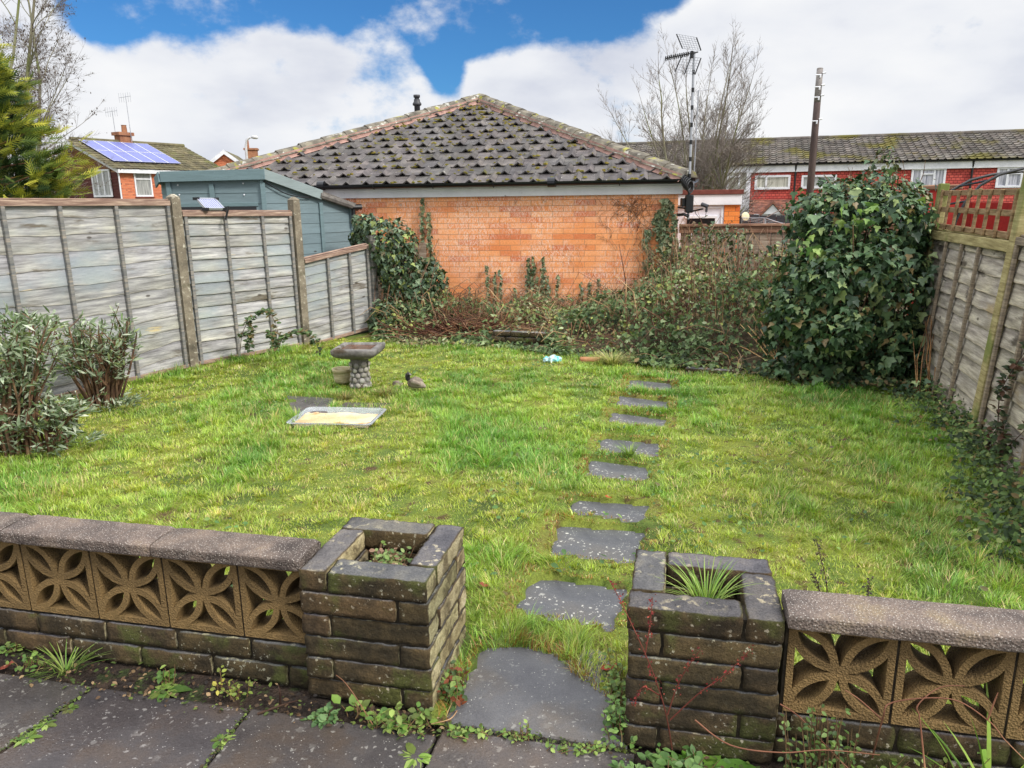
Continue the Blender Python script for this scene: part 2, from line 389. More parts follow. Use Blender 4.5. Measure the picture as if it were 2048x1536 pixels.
# lawn: a slightly uneven mossy sheet from the low wall to the planting bed
LAWN = [W(-3.6, .06), W(1.36, .06), W(1.80, .02), W(1.84, -.09), W(2.45, -.105), W(2.47, .02), W(3.0, .04), W(5.2, .04), Vector((3.5, 3.9, 0)), Vector((3.32, 5.0, 0)), Vector((4.1, 7.2, 0)),
        BW(4.2, -.02), BW(-2.6, -.02), Vector((-2.0, 9.95, 0)), Vector((-2.6, 9.05, 0)), Vector((-3.5, 7.9, 0)), Vector((-4.2, 6.55, 0)), Vector((-5.6, 3.8, 0))]
LPOLY = [(p.x, p.y) for p in LAWN]
m = Mat('lawn_moss'); f = m.noise(2.2, 7); c = m.ramp(f, [(.30, S(66, 80, 34)), (.45, S(92, 110, 44)), (.58, S(122, 130, 52)), (.72, S(104, 92, 54))])
c = m.mix(m.mr(m.noise(9, 5), .56, .68), c, S(84, 66, 44)); c = m.mix(.6, c, m.ramp(m.noise(120, 3), [(.3, (.4, .4, .4)), (.7, (1.35, 1.35, 1.3))]), 'MULTIPLY')
m_lawn = m.done(c, .95, m.bump(m.noise(70, 5), .9, .02))
lx = np.arange(-6, 5.2, .045); ly = np.arange(1.2, 11.6, .045); LX, LY = np.meshgrid(lx, ly)
SLABS = [[tuple(G(x_, y_)[:2]) for x_, y_ in q_] for q_ in (
    [(1262, 756), (1342, 765), (1344, 785), (1254, 776)], [(1241, 789), (1336, 801), (1335, 820), (1233, 809)], [(1222, 821), (1332, 837), (1330, 856), (1220, 845)],
    [(1206, 873), (1318, 884), (1318, 914), (1196, 899)], [(1184, 917), (1296, 932), (1294, 965), (1170, 951)], [(1149, 996), (1299, 1007), (1284, 1052), (1140, 1026)],
    [(1116, 1047), (1293, 1060), (1266, 1126), (1105, 1107)], [(1068, 1150), (1257, 1174), (1222, 1258), (1030, 1220)])]
def grow_poly(pts, k):
    c = np.mean(np.array(pts), axis=0); return [tuple(c + (np.array(p) - c) * k) for p in pts]
GAP = [tuple(G(*p_)[:2]) for p_ in ((925, 1390), (968, 1312), (1040, 1298), (1110, 1318), (1165, 1372), (1222, 1408), (1226, 1530), (895, 1470), (905, 1430))]      # bare part of the threshold slab
def lawn_z(x, y):
    z = .010 + .022 * (vnoise(x, y, .55, 3) - .5) + .014 * (vnoise(x, y, .17, 4) - .5)
    for pts in SLABS: z = np.where(inpoly(np.ravel(x), np.ravel(y), grow_poly(pts, 1.0)).reshape(np.shape(x)), -.06, z)
    z = np.where((np.abs(np.asarray(x) + 1.40) < .30) & (np.abs(np.asarray(y) - 5.78) < .195), -.07, z)
    return np.where(inpoly(np.ravel(x), np.ravel(y), GAP).reshape(np.shape(x)), -.06, z)
LZ = lawn_z(LX, LY); keep = inpoly((LX[:-1, :-1] + .022).ravel(), (LY[:-1, :-1] + .022).ravel(), LPOLY)
ii = np.arange(LX.size).reshape(LX.shape); q = np.stack([ii[:-1, :-1], ii[:-1, 1:], ii[1:, 1:], ii[1:, :-1]], -1).reshape(-1, 4)[keep]
o = link('lawn', np_mesh('lawn', np.stack([LX, LY, LZ], -1).reshape(-1, 3), [q]), m_lawn, smooth=True); tag(o, kind='structure')

# patio of weathered concrete flags with a strip of bare soil along the low wall
def concrete(name, base, dark, brown, lich, rough0, rough1, wet=0.5, lam=1.0):
    m = Mat(name); f = m.noise(3.2, 7, .6); c = m.ramp(f, [(.32, dark), (.5, base), (.68, brown)])
    c = m.mix(.55, c, m.ramp(m.noise(220, 3), [(.25, (.45, .45, .45)), (.75, (1.5, 1.5, 1.5))]), 'MULTIPLY')
    wv = m.n('ShaderNodeVectorMath', operation='ADD'); nc = m.n('ShaderNodeTexNoise'); m.l(m.co, nc.inputs['Vector']); nc.inputs['Scale'].default_value = 45; ncs = m.n('ShaderNodeVectorMath', operation='SCALE'); m.l(nc.outputs['Color'], ncs.inputs[0]); ncs.inputs['Scale'].default_value = .035; m.l(m.co, wv.inputs[0]); m.l(ncs.outputs[0], wv.inputs[1]); wv = wv.outputs[0]
    v = m.vor(34, vec=wv, out='Distance'); sp = m.math('MULTIPLY', m.mr(v, .26, .16), m.mr(m.noise(5.5, 3), .44, .56)); c = m.mix(m.math('MULTIPLY', sp, lam), c, lich)
    v = m.vor(13, vec=wv, out='Distance'); sp = m.math('MULTIPLY', m.mr(m.math('ADD', v, m.math('MULTIPLY', m.noise(60, 3), .25)), .34, .27), m.mr(m.noise(3.1, 3), .52, .6)); c = m.mix(m.math('MULTIPLY', sp, lam * lam), c, lich)
    v = m.vor(90, out='Distance'); c = m.mix(m.math('MULTIPLY', m.mr(v, .2, .12), m.mr(m.noise(40, 2), .5, .62)), c, tuple(min(1, k * 1.25) for k in lich))
    r_ = m.mr(m.noise(2.6, 5), .38, .62, rough0, rough1)
    return m.done(m.tint(c), r_, m.bump(m.noise(90, 5), .35, .006), .45)
m_patio = concrete('patio_concrete', S(74, 69, 67), S(54, 51, 52), S(84, 72, 62), S(156, 152, 144), .22, .6, lam=.55)
m_step = concrete('slab_concrete', S(84, 84, 86), S(64, 64, 68), S(94, 90, 86), S(186, 184, 174), .40, .75, lam=.9)
m_soil = mottled('soil', [(.3, S(34, 28, 24)), (.5, S(54, 44, 37)), (.7, S(78, 62, 50))], 12, 7, .75, 1.0, bdist=.025, spots=[(S(56, 64, 34), 9, .53, .62)])
sb = MB(); n_ = 46
for i in range(n_ + 1):
    for j in range(6):
        s_ = -4 + 9.5 * i / n_; t_ = -.26 + .34 * j / 5; p = W(s_, t_, -.022 + .03 * MN.noise(Vector((s_ * 6, t_ * 6, 1))) + (.012 if j > 2 else 0)); sb.v.append(tuple(p)); sb.t.append((1, 1, 1))
sb.f = [(i * 6 + j, (i + 1) * 6 + j, (i + 1) * 6 + j + 1, i * 6 + j + 1) for i in range(n_) for j in range(5)]; sb.mi = [0] * len(sb.f)
tag(sb.build('soil_strip', m_soil, smooth=True), kind='structure')
pb = MB()
def fl(p, q): return Vector((p.x, p.y)), Vector((q.x, q.y))
def to_w(p): v = p - WA; return v.dot(Wd), v.dot(Wn)
j1 = [to_w(G(185, 1375)), to_w(G(0, 1505))]; j2 = [to_w(G(500, 1420)), to_w(G(410, 1536))]
PT = -.135
def jx(j, t): return j[0][0] + (j[1][0] - j[0][0]) * (t - j[0][1]) / (j[1][1] - j[0][1])
def flag(s0a, s0b, s1a, s1b, t0, t1, tint):
    """concrete flag between two joints, t1 nearer the wall; a = at t0, b = at t1"""
    g = .006; pts = [W(s0a + g, t0 + g), W(s1a - g, t0 + g), W(s1b - g, t1 - g), W(s0b + g, t1 - g)]
    n0 = len(pb.v); ctr = sum(pts, Vector()) / 4
    top = [(p.x, p.y, random.uniform(-.003, .003)) for p in pts]; inn = []
    for k, p in enumerate(pts): d = (ctr - p).normalized() * .012; inn.append((p.x + d.x, p.y + d.y, top[k][2] + .004))
    vs = [(p.x, p.y, -.06) for p in pts] + top + inn
    pb.add(vs, [(8, 9, 10, 11)] + [(4 + k, 4 + (k + 1) % 4, 8 + (k + 1) % 4, 8 + k) for k in range(4)] + [(k, (k + 1) % 4, 4 + (k + 1) % 4, 4 + k) for k in range(4)], tint)
T1 = -.62; T2 = -1.3
sA = lambda t: jx(j1, t); sB = lambda t: jx(j2, t)
jf = to_w(G(905, 1452)); jg = to_w(G(1225, 1512)); TF = jf[1]
for (t0, t1) in ((-1.1, PT), (-2.0, -1.1)):
    flag(sA(t0) - 1.5, sA(t1) - 1.5, sA(t0), sA(t1), t0, t1, jit(.06))
    flag(sA(t0), sA(t1), sB(t0), sB(t1), t0, t1, (.92, .92, .98))
    if t1 == PT:
        flag(sB(t0), sB(t1), 1.86, 1.86, t0, t1, jit(.06)); flag(1.86, 1.86, 2.5, 2.5, t0, TF - .01, (1.08, 1.05, 1.02)); flag(2.5, 2.5, 3.3, 3.3, t0, t1, (.85, .85, .8))
    else:
        flag(sB(t0), sB(t1), 1.6, 1.86, t0, t1, jit(.06)); flag(1.6, 1.86, 2.5, 2.5, t0, t1, jit(.06)); flag(2.5, 2.5, 3.3, 3.3, t0, t1, jit(.06))
    flag(3.3, 3.3, 4.4, 4.4, t0, t1, jit(.06)); flag(sA(t0) - 3, sA(t1) - 3, sA(t0) - 1.5, sA(t1) - 1.5, t0, t1, jit(.06))
tag(pb.build('patio', m_patio), kind='structure')
jb = MB(); jb.add([W(-6, -2.2, -.03), W(6, -2.2, -.03), W(6, -.1, -.03), W(-6, -.1, -.03)], [(0, 1, 2, 3)])
tag(jb.build('patio_bedding', m_soil), kind='structure')

# stepping slabs across the lawn
SL_LAB = ['farthest dark stepping slab, half hidden by grass near the brambles', 'second stepping slab from the far end, a thin dark strip in grass', 'third stepping slab from the far end, with two white spots',
          'stepping slab with a grass tuft hanging over its front edge', 'plain grey stepping slab in the middle of the row', 'stepping slab with one large white lichen blotch at its left',
          'grey stepping slab speckled all over with pale lichen, beside the right pier top', 'large blotchy lichened stepping slab just past the brick piers']
def slab_obj(name, label, pts, z, mat, group=None):
    c = sum((Vector((p[0], p[1], 0)) for p in pts), Vector()) / 4; b = MB()
    loc = [Vector((p[0], p[1], 0)) - c for p in pts]; inn = [p * .965 for p in loc]
    vs = [(p.x, p.y, -.045) for p in loc] + [(p.x, p.y, z - .005) for p in loc] + [(p.x, p.y, z) for p in inn]
    b.add(vs, [(8, 11, 10, 9)] + [(4 + (k + 1) % 4, 4 + k, 8 + k, 8 + (k + 1) % 4) for k in range(4)] + [((k + 1) % 4, k, 4 + k, 4 + (k + 1) % 4) for k in range(4)], jit(.07))
    o = b.build(name, mat); o.location = c; tag(o, label, 'paving slab', group); return o
for pts, lab in zip(SLABS, SL_LAB): slab_obj('stepping_slab', lab, grow_poly(pts, 1.06), -.016, m_step, 'stepping slabs across the lawn')
TH = [G(985, 1302), G(1105, 1312), G(1200, 1392), G(1222, 1506), G(905, 1450), G(930, 1385)]
m_thr = concrete('threshold_concrete', S(92, 91, 92), S(74, 73, 76), S(98, 90, 82), S(170, 168, 160), .35, .65, lam=.35)
b = MB(); TH4 = [W(1.86, .44), W(2.47, .44), W(2.47, TF + .004), W(1.86, TF + .004)]; c0 = W(2.165, .1)
loc = [p - c0 for p in TH4]; inn = [p * .975 for p in loc]
b.add([(p.x, p.y, -.06) for p in loc] + [(p.x, p.y, .002) for p in loc] + [(p.x, p.y, .008) for p in inn], [(8, 11, 10, 9)] + [(4 + (k + 1) % 4, 4 + k, 8 + k, 8 + (k + 1) % 4) for k in range(4)] + [((k + 1) % 4, k, 4 + k, 4 + (k + 1) % 4) for k in range(4)])
o = b.build('threshold_slab', m_thr); o.location = c0; tag(o, 'wet grey concrete slab lying between the two brick piers', 'paving slab')

# ================================================================ low wall: two open brick piers, pierced screen blocks, copings
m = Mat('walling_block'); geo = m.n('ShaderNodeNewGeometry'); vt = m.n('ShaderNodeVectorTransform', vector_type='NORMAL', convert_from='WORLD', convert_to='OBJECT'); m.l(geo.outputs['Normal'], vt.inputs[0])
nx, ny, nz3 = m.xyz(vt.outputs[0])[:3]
body = m.ramp(m.noise(7, 7, .65), [(.28, S(40, 35, 26)), (.45, S(66, 56, 40)), (.6, S(94, 78, 54)), (.75, S(84, 76, 46))])  # algae-brown body, darkened in colour for the shade of the unseen house
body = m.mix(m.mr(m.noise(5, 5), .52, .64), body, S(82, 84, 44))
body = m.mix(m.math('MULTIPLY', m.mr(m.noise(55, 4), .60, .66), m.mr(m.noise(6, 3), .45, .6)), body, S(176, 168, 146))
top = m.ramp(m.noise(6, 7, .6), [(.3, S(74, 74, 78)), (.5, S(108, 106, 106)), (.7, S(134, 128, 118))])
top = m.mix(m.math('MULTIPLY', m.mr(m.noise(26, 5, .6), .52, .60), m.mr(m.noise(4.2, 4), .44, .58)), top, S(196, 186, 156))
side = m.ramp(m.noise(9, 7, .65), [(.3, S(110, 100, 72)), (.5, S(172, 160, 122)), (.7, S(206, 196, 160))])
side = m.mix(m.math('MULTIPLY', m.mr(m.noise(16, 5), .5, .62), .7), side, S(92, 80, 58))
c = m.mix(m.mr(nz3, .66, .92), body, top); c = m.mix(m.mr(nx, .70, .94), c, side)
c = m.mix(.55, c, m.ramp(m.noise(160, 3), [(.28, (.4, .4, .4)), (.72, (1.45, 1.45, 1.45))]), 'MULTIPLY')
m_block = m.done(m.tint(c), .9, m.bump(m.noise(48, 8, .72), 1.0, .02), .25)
m_mortar = mottled('dark_mortar', [(.3, S(30, 27, 22)), (.7, S(62, 54, 42))], 20, 5, .95, .6)
def crust(name, stops, sp, vs_=120, amt=.8):
    m = Mat(name); c = m.ramp(m.noise(5, 7, .6), stops)
    c = m.mix(m.math('MULTIPLY', m.mr(m.vor(vs_), .30, .18), amt), c, sp); c = m.mix(.5, c, m.ramp(m.noise(190, 2), [(.3, (.4, .4, .4)), (.7, (1.4, 1.4, 1.4))]), 'MULTIPLY')
    return m.done(m.tint(c), .88, m.bump(m.vor(vs_ * .8), .7, .006), .25)
m_coping = crust('coping_aggregate', [(.3, S(64, 57, 54)), (.45, S(94, 84, 78)), (.58, S(118, 104, 94)), (.72, S(132, 116, 92))], S(192, 184, 174), 150, .65)
m_screen = crust('screen_block_cast', [(.25, S(70, 57, 38)), (.45, S(110, 89, 58)), (.6, S(132, 107, 70)), (.78, S(92, 76, 46))], S(156, 130, 92), 210, .35)

def pier(name, label, s0, t0, size, sizet, nc, mirror, side_moss):
    h = .0835; root = thing(name, label, 'brick pier', W(s0, t0), WRZ); th = .105; z = 0
    b = MB(); k = 0
    for i in range(nc):
        z0 = i * h + .003; z1 = (i + 1) * h - .005; alt = (i % 2 == (nc - 1) % 2) ^ mirror; g = .004
        if alt: R_ = [(0, th - g, 0, sizet - th - g), (th + g, size, 0, th), (size - th, size, th + 2 * g, sizet), (0, size - th - 2 * g, sizet - th, sizet)]
        else: R_ = [(0, size - th - 2 * g, 0, th), (size - th, size, 0, sizet - th - g), (th + g, size, sizet - th, sizet), (0, th, th + 2 * g, sizet)]
        for (a0, a1, b0, b1) in R_:
            k += 1; d = random.uniform(-.004, .004)
            b.block(a0 + random.uniform(-.003, .003), a1 + random.uniform(-.003, .003), b0 + d, b1 + d, z0, z1, .016, .0050, 34, jit(.2), k + s0 * 9, rnd=.0045)
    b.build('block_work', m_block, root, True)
    mo = MB(); gg = .010
    mo.box(gg, size - gg, gg, th - gg, 0, nc * h - .016); mo.box(gg, size - gg, sizet - th + gg, sizet - gg, 0, nc * h - .016); mo.box(gg, th - gg, th - gg, sizet - th + gg, 0, nc * h - .018); mo.box(size - th + gg, size - gg, th - gg, sizet - th + gg, 0, nc * h - .018)
    mo.build('mortar', m_mortar, root)
    so_ = MB(); n = 8; a0, a1, b0, b1 = th * .9, size - th * .9, th * .9, sizet - th * .9; zs = nc * h - .13
    for i in range(n + 1):
        for j in range(n + 1): so_.v.append((a0 + (a1 - a0) * i / n, b0 + (b1 - b0) * j / n, zs + .05 * MN.noise(Vector((i * .6, j * .6, s0))))); so_.t.append((1, 1, 1))
    so_.f = [(i * (n + 1) + j, (i + 1) * (n + 1) + j, (i + 1) * (n + 1) + j + 1, i * (n + 1) + j + 1) for i in range(n) for j in range(n)]; so_.mi = [0] * len(so_.f)
    so_.build('soil', m_soil, root, True); return root
pier('brick_pier', 'open topped walling block pier with leafy weeds inside, left of the gap', 1.351, -.043, .46, .445, 6, False, 0)
pier('brick_pier', 'darker open topped walling block pier with long grass inside, right of the gap', 2.462, -.068, .45, .40, 6, True, 0)

def arc_pts(cx, cy, r, a0, a1, n): return [(cx + r * cos(a0 + (a1 - a0) * i / n), cy + r * sin(a0 + (a1 - a0) * i / n)) for i in range(n + 1)]
def screen_block_mesh():
    """300 mm pierced block: frame, four almond loops on the diagonals, four curved openings between them; every opening tapers inwards"""
    Sz = .148; outer = [(-Sz, -Sz), (Sz, -Sz), (Sz, Sz), (-Sz, Sz)]
    holes = []
    # almond along +45 deg: two arcs through the points a (near the centre) and c (near the corner)
    def almond(r0, r1, hw, n=10):
        mid = (r0 + r1) / 2; L = (r1 - r0) / 2; rad = (L * L + hw * hw) / (2 * hw); half = math.asin(L / rad); pts = []
        for i in range(n + 1): a = -half + 2 * half * i / n; pts.append((mid + rad * sin(a), -(rad * cos(a) - (rad - hw))))
        for i in range(1, n): a = half - 2 * half * i / n; pts.append((mid + rad * sin(a), rad * cos(a) - (rad - hw)))
        return pts
    inner = almond(.036, .176, .0225)
    outerA = almond(.004, .2005, .0455, 18)        # outer edge of the rib round the almond
    for k in range(4):
        a = pi / 4 + k * pi / 2; holes.append([(x * cos(a) - y * sin(a), x * sin(a) + y * cos(a)) for x, y in inner])
    # side opening (towards +x): bounded by the ribs of the two neighbouring almonds and the frame
    up_ = [(x * cos(pi / 4) + y * sin(pi / 4) * -1, x * sin(pi / 4) + y * cos(pi / 4)) for x, y in outerA]
    a = pi / 4; low = [(x * cos(a) - y * sin(a), x * sin(a) + y * cos(a)) for x, y in outerA[:19]]      # lower-right edge of the +45 almond
    low = [(x, y) for x, y in low if x < .1275 and y > .0015 and x > .02]
    lower = [(x, -y) for x, y in low]
    Xe = .1275; ytop = low[-1][1]
    side = [(low[0][0] - .006, 0)] + low + [(Xe, ytop + .003)] + [(Xe, -ytop - .003)] + list(reversed(lower))
    for k in range(4):
        a = k * pi / 2; holes.append([(x * cos(a) - y * sin(a), x * sin(a) + y * cos(a)) for x, y in side])
    D = .085; b = MB()
    def face(yv, holes_, flip):
        loops = [outer] + holes_; flat = [p for lp in loops for p in lp]
        tris = tessellate_polygon([[Vector((x, y, 0)) for x, y in lp] for lp in loops])
        b.add([(x, yv, y) for x, y in flat], [tuple(t) if flip else tuple(reversed(t)) for t in tris])
    hin = []
    for h in holes:
        cx = sum(p[0] for p in h) / len(h); cy = sum(p[1] for p in h) / len(h); hin.append([(cx + (x - cx) * .86, cy + (y - cy) * .86) for x, y in h])
    face(0, holes, True); face(D, [[(sum(p[0] for p in h) / len(h) * .26 + x * .74, sum(p[1] for p in h) / len(h) * .26 + y * .74) for x, y in h] for h in holes], False)
    o0 = len(b.v); b.add([(x, 0, y) for x, y in outer] + [(x, D, y) for x, y in outer], [(i, (i + 1) % 4, 4 + (i + 1) % 4, 4 + i) for i in range(4)])
    for h, hi in zip(holes, hin):
        n = len(h); hb = [(cx_ + (x - cx_) * .74, cy_ + (y - cy_) * .74) for cx_, cy_ in [(sum(p[0] for p in h) / n, sum(p[1] for p in h) / n)] for x, y in h]; vs = [(x, 0, y) for x, y in h] + [(x, D * .5, y) for x, y in hi] + [(x, D, y) for x, y in hb]
        b.add(vs, [((i + 1) % n, i, n + i, n + (i + 1) % n) for i in range(n)] + [(n + (i + 1) % n, n + i, 2 * n + i, 2 * n + (i + 1) % n) for i in range(n)])
    bm = bmesh.new(); me = bpy.data.meshes.new('screen_block'); me.from_pydata(b.v, [], b.f); bm.from_mesh(me)
    bmesh.ops.remove_doubles(bm, verts=bm.verts, dist=1e-5); bmesh.ops.recalc_face_normals(bm, faces=bm.faces); bm.to_mesh(me); bm.free()
    a = me.attributes.new('tint', 'FLOAT_COLOR', 'POINT'); yv = np.zeros(len(me.vertices) * 3, dtype=np.float32); me.vertices.foreach_get('co', yv); yv = yv.reshape(-1, 3)[:, 1]; tt = np.ones((len(yv), 4), dtype=np.float32); tt[:, :3] = np.where(yv > .02, .50, 1.0)[:, None] * np.array([1, 1, .96]); a.data.foreach_set('color', tt.ravel()); me.materials.append(m_screen)  # shade inside the openings painted in: tint halved behind the front face
    return me
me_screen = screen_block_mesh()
def coping(b, s0, s1, zt):
    """weathered coping length: rounded top, running along the wall"""
    prof = [(-.030, .480), (-.0325, .486), (-.034, .514), (-.0325, .521), (-.027, .5255), (-.015, .528), (.05, .532), (.115, .528), (.126, .5255), (.131, .520), (.132, .513), (.131, .480)]
    n = max(4, int((s1 - s0) / .02)); vs = []; fs = []; m_ = len(prof)
    for i in range(n + 1):
        s_ = s0 + (s1 - s0) * i / n; e_ = .004 if i in (0, n) else 0
        for (t_, z_) in prof:
            v = Vector((s_, t_, z_ + zt)) + MN.noise_vector(Vector((s_ * 25, t_ * 30, z_ * 30))) * .002
            vs.append((v.x, v.y + (e_ if t_ < 0 else -e_ if t_ > .1 else 0), v.z - (e_ if z_ > .5 else 0)))
    for i in range(n):
        for k in range(m_): fs.append((i * m_ + k, (i + 1) * m_ + k, (i + 1) * m_ + (k + 1) % m_, i * m_ + (k + 1) % m_))
    fs.append(tuple(range(m_))); fs.append(tuple(n * m_ + k for k in reversed(range(m_))))
    b.add(vs, fs, jit(.06))
def low_wall(label, s_first, nblk, s_lo, s_hi, off, copes, nb_rows):
    root = thing('screen_block_wall', label, 'garden wall', W(s_lo, off), WRZ)
    L = s_hi - s_lo
    for k in range(nblk):
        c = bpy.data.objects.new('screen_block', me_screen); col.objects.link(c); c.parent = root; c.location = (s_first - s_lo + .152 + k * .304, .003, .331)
    b = MB(); k = 0
    for r_ in range(2):
        x = -(.16 if r_ else .02) - .1
        while x < L:
            x1 = x + .292; b.block(max(x, 0), min(x1, L), -.004 + random.uniform(-.003, .003), .095, r_ * .088 + .006, r_ * .088 + .083, .018, .005, 30, jit(.2), k + s_lo * 5, rnd=.005) if min(x1, L) - max(x, 0) > .03 else None
            x = x1 + .012; k += 1
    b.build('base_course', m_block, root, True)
    mo = MB(); mo.box(0, L, .010, .085, -.02, .172); mo.box(0, L, .012, .075, .172, .182); mo.box(0, L, .012, .075, .477, .482)
    for k in range(nblk + 1):
        x = s_first - s_lo + k * .304
        if 0 <= x - .004 and x + .004 <= L: mo.box(x - .005, x + .005, .008, .078, .182, .477)
    mo.build('mortar', m_mortar, root)
    for (a, c_) in copes:
        cb = MB(); coping(cb, a - s_lo, c_ - s_lo, 0); cb.build('coping', m_coping, root)
low_wall('long low wall of pierced flower blocks left of the open topped pier', .18 - .304 * 4, 8, -1.05, 1.352, 0.0, [(-1.05, -.51), (-.504, .13), (.136, .77), (.776, 1.354)], 2)
low_wall('short low wall of pierced flower blocks right of the darker pier', 2.928, 5, 2.914, 4.46, -.045, [(2.922, 3.69), (3.696, 4.46)], 2)
# ================================================================ fences
def wood(name, stops, edge=None, sc=3.0, amt=.5, spots=(), rough=.85, knots=True):
    m = Mat(name); v = m.map((1, 1, 12)); f = m.noise(sc, 7, .62, vec=v, dist=.2); c = m.ramp(f, stops)
    for (sc_, ss, lo, hi, st) in spots: c = m.mix(m.mr(m.noise(ss, 5, .6, vec=m.map(st, (3, 1, 2))), lo, hi), c, sc_)
    g = m.noise(11, 6, .7, vec=m.map((1, 1, 30)), dist=.35); c = m.mix(amt, c, m.ramp(g, [(.30, (.38, .38, .38)), (.52, (1, 1, 1)), (.72, (1.3, 1.3, 1.3))]), 'MULTIPLY')
    g2 = m.noise(16, 5, .7, vec=m.map((1, 1, 75), (5, 2, 1))); c = m.mix(amt * .9, c, m.ramp(g2, [(.34, (.45, .44, .43)), (.5, (1, 1, 1)), (.68, (1.22, 1.22, 1.22))]), 'MULTIPLY')
    if knots:
        k = m.vor(2.6, vec=m.map((1, 1, 2.2))); c = m.mix(m.math('MULTIPLY', m.mr(k, .085, .045), .75), c, S(58, 48, 40))
    return m.done(m.tint(c), rough, m.bump(g, .35, .006), .25)
m_fenceL = wood('faded_blue_grey_boards', [(.28, S(104, 101, 103)), (.45, S(146, 144, 148)), (.6, S(182, 180, 183)), (.76, S(208, 204, 200))], sc=2.6, amt=.45,
                spots=[(S(146, 152, 160), 1.1, .48, .66, (1, 1, 2)), (S(190, 174, 144), 2.2, .66, .76, (1, 1, 6)), (S(106, 98, 90), 1.7, .60, .72, (1, 1, 5))])
m_fenceR = wood('grey_weathered_boards', [(.28, S(112, 104, 99)), (.45, S(154, 145, 138)), (.6, S(188, 179, 171)), (.76, S(210, 202, 190))], sc=2.6, amt=.55,
                spots=[(S(160, 142, 116), 1.3, .58, .72, (1, 1, 3)), (S(84, 76, 70), 1.9, .56, .68, (1, 1, 4))])
m_frame = wood('peeling_brown_rail', [(.3, S(116, 92, 80)), (.5, S(150, 124, 110)), (.66, S(186, 162, 142)), (.8, S(210, 198, 180))], sc=5, amt=.5, knots=False)
m_batL = wood('grey_batten', [(.3, S(96, 98, 100)), (.5, S(128, 126, 122)), (.7, S(164, 152, 138))], sc=5, amt=.4, knots=False)
m_batR = wood('brown_batten', [(.3, S(106, 94, 82)), (.5, S(138, 124, 108)), (.7, S(168, 152, 132))], sc=5, amt=.4, knots=False)
m_green = wood('green_treated_timber', [(.3, S(122, 110, 72)), (.5, S(164, 150, 106)), (.7, S(194, 182, 134))], sc=4, amt=.4, knots=False, spots=[(S(116, 124, 66), 2.2, .5, .66, (1, 1, 1))])
m_trel = wood('olive_brown_lattice', [(.3, S(104, 84, 60)), (.5, S(140, 114, 84)), (.7, S(168, 144, 110))], sc=4, amt=.4, knots=False, spots=[(S(118, 116, 74), 2.2, .54, .68, (1, 1, 1))])
m_conc = mottled('concrete_post', [(.3, S(92, 86, 74)), (.5, S(128, 118, 102)), (.7, S(154, 144, 126))], 6, 7, .9, .6, 50, spots=[(S(186, 180, 162), 20, .58, .66), (S(74, 76, 52), 4, .58, .7)])

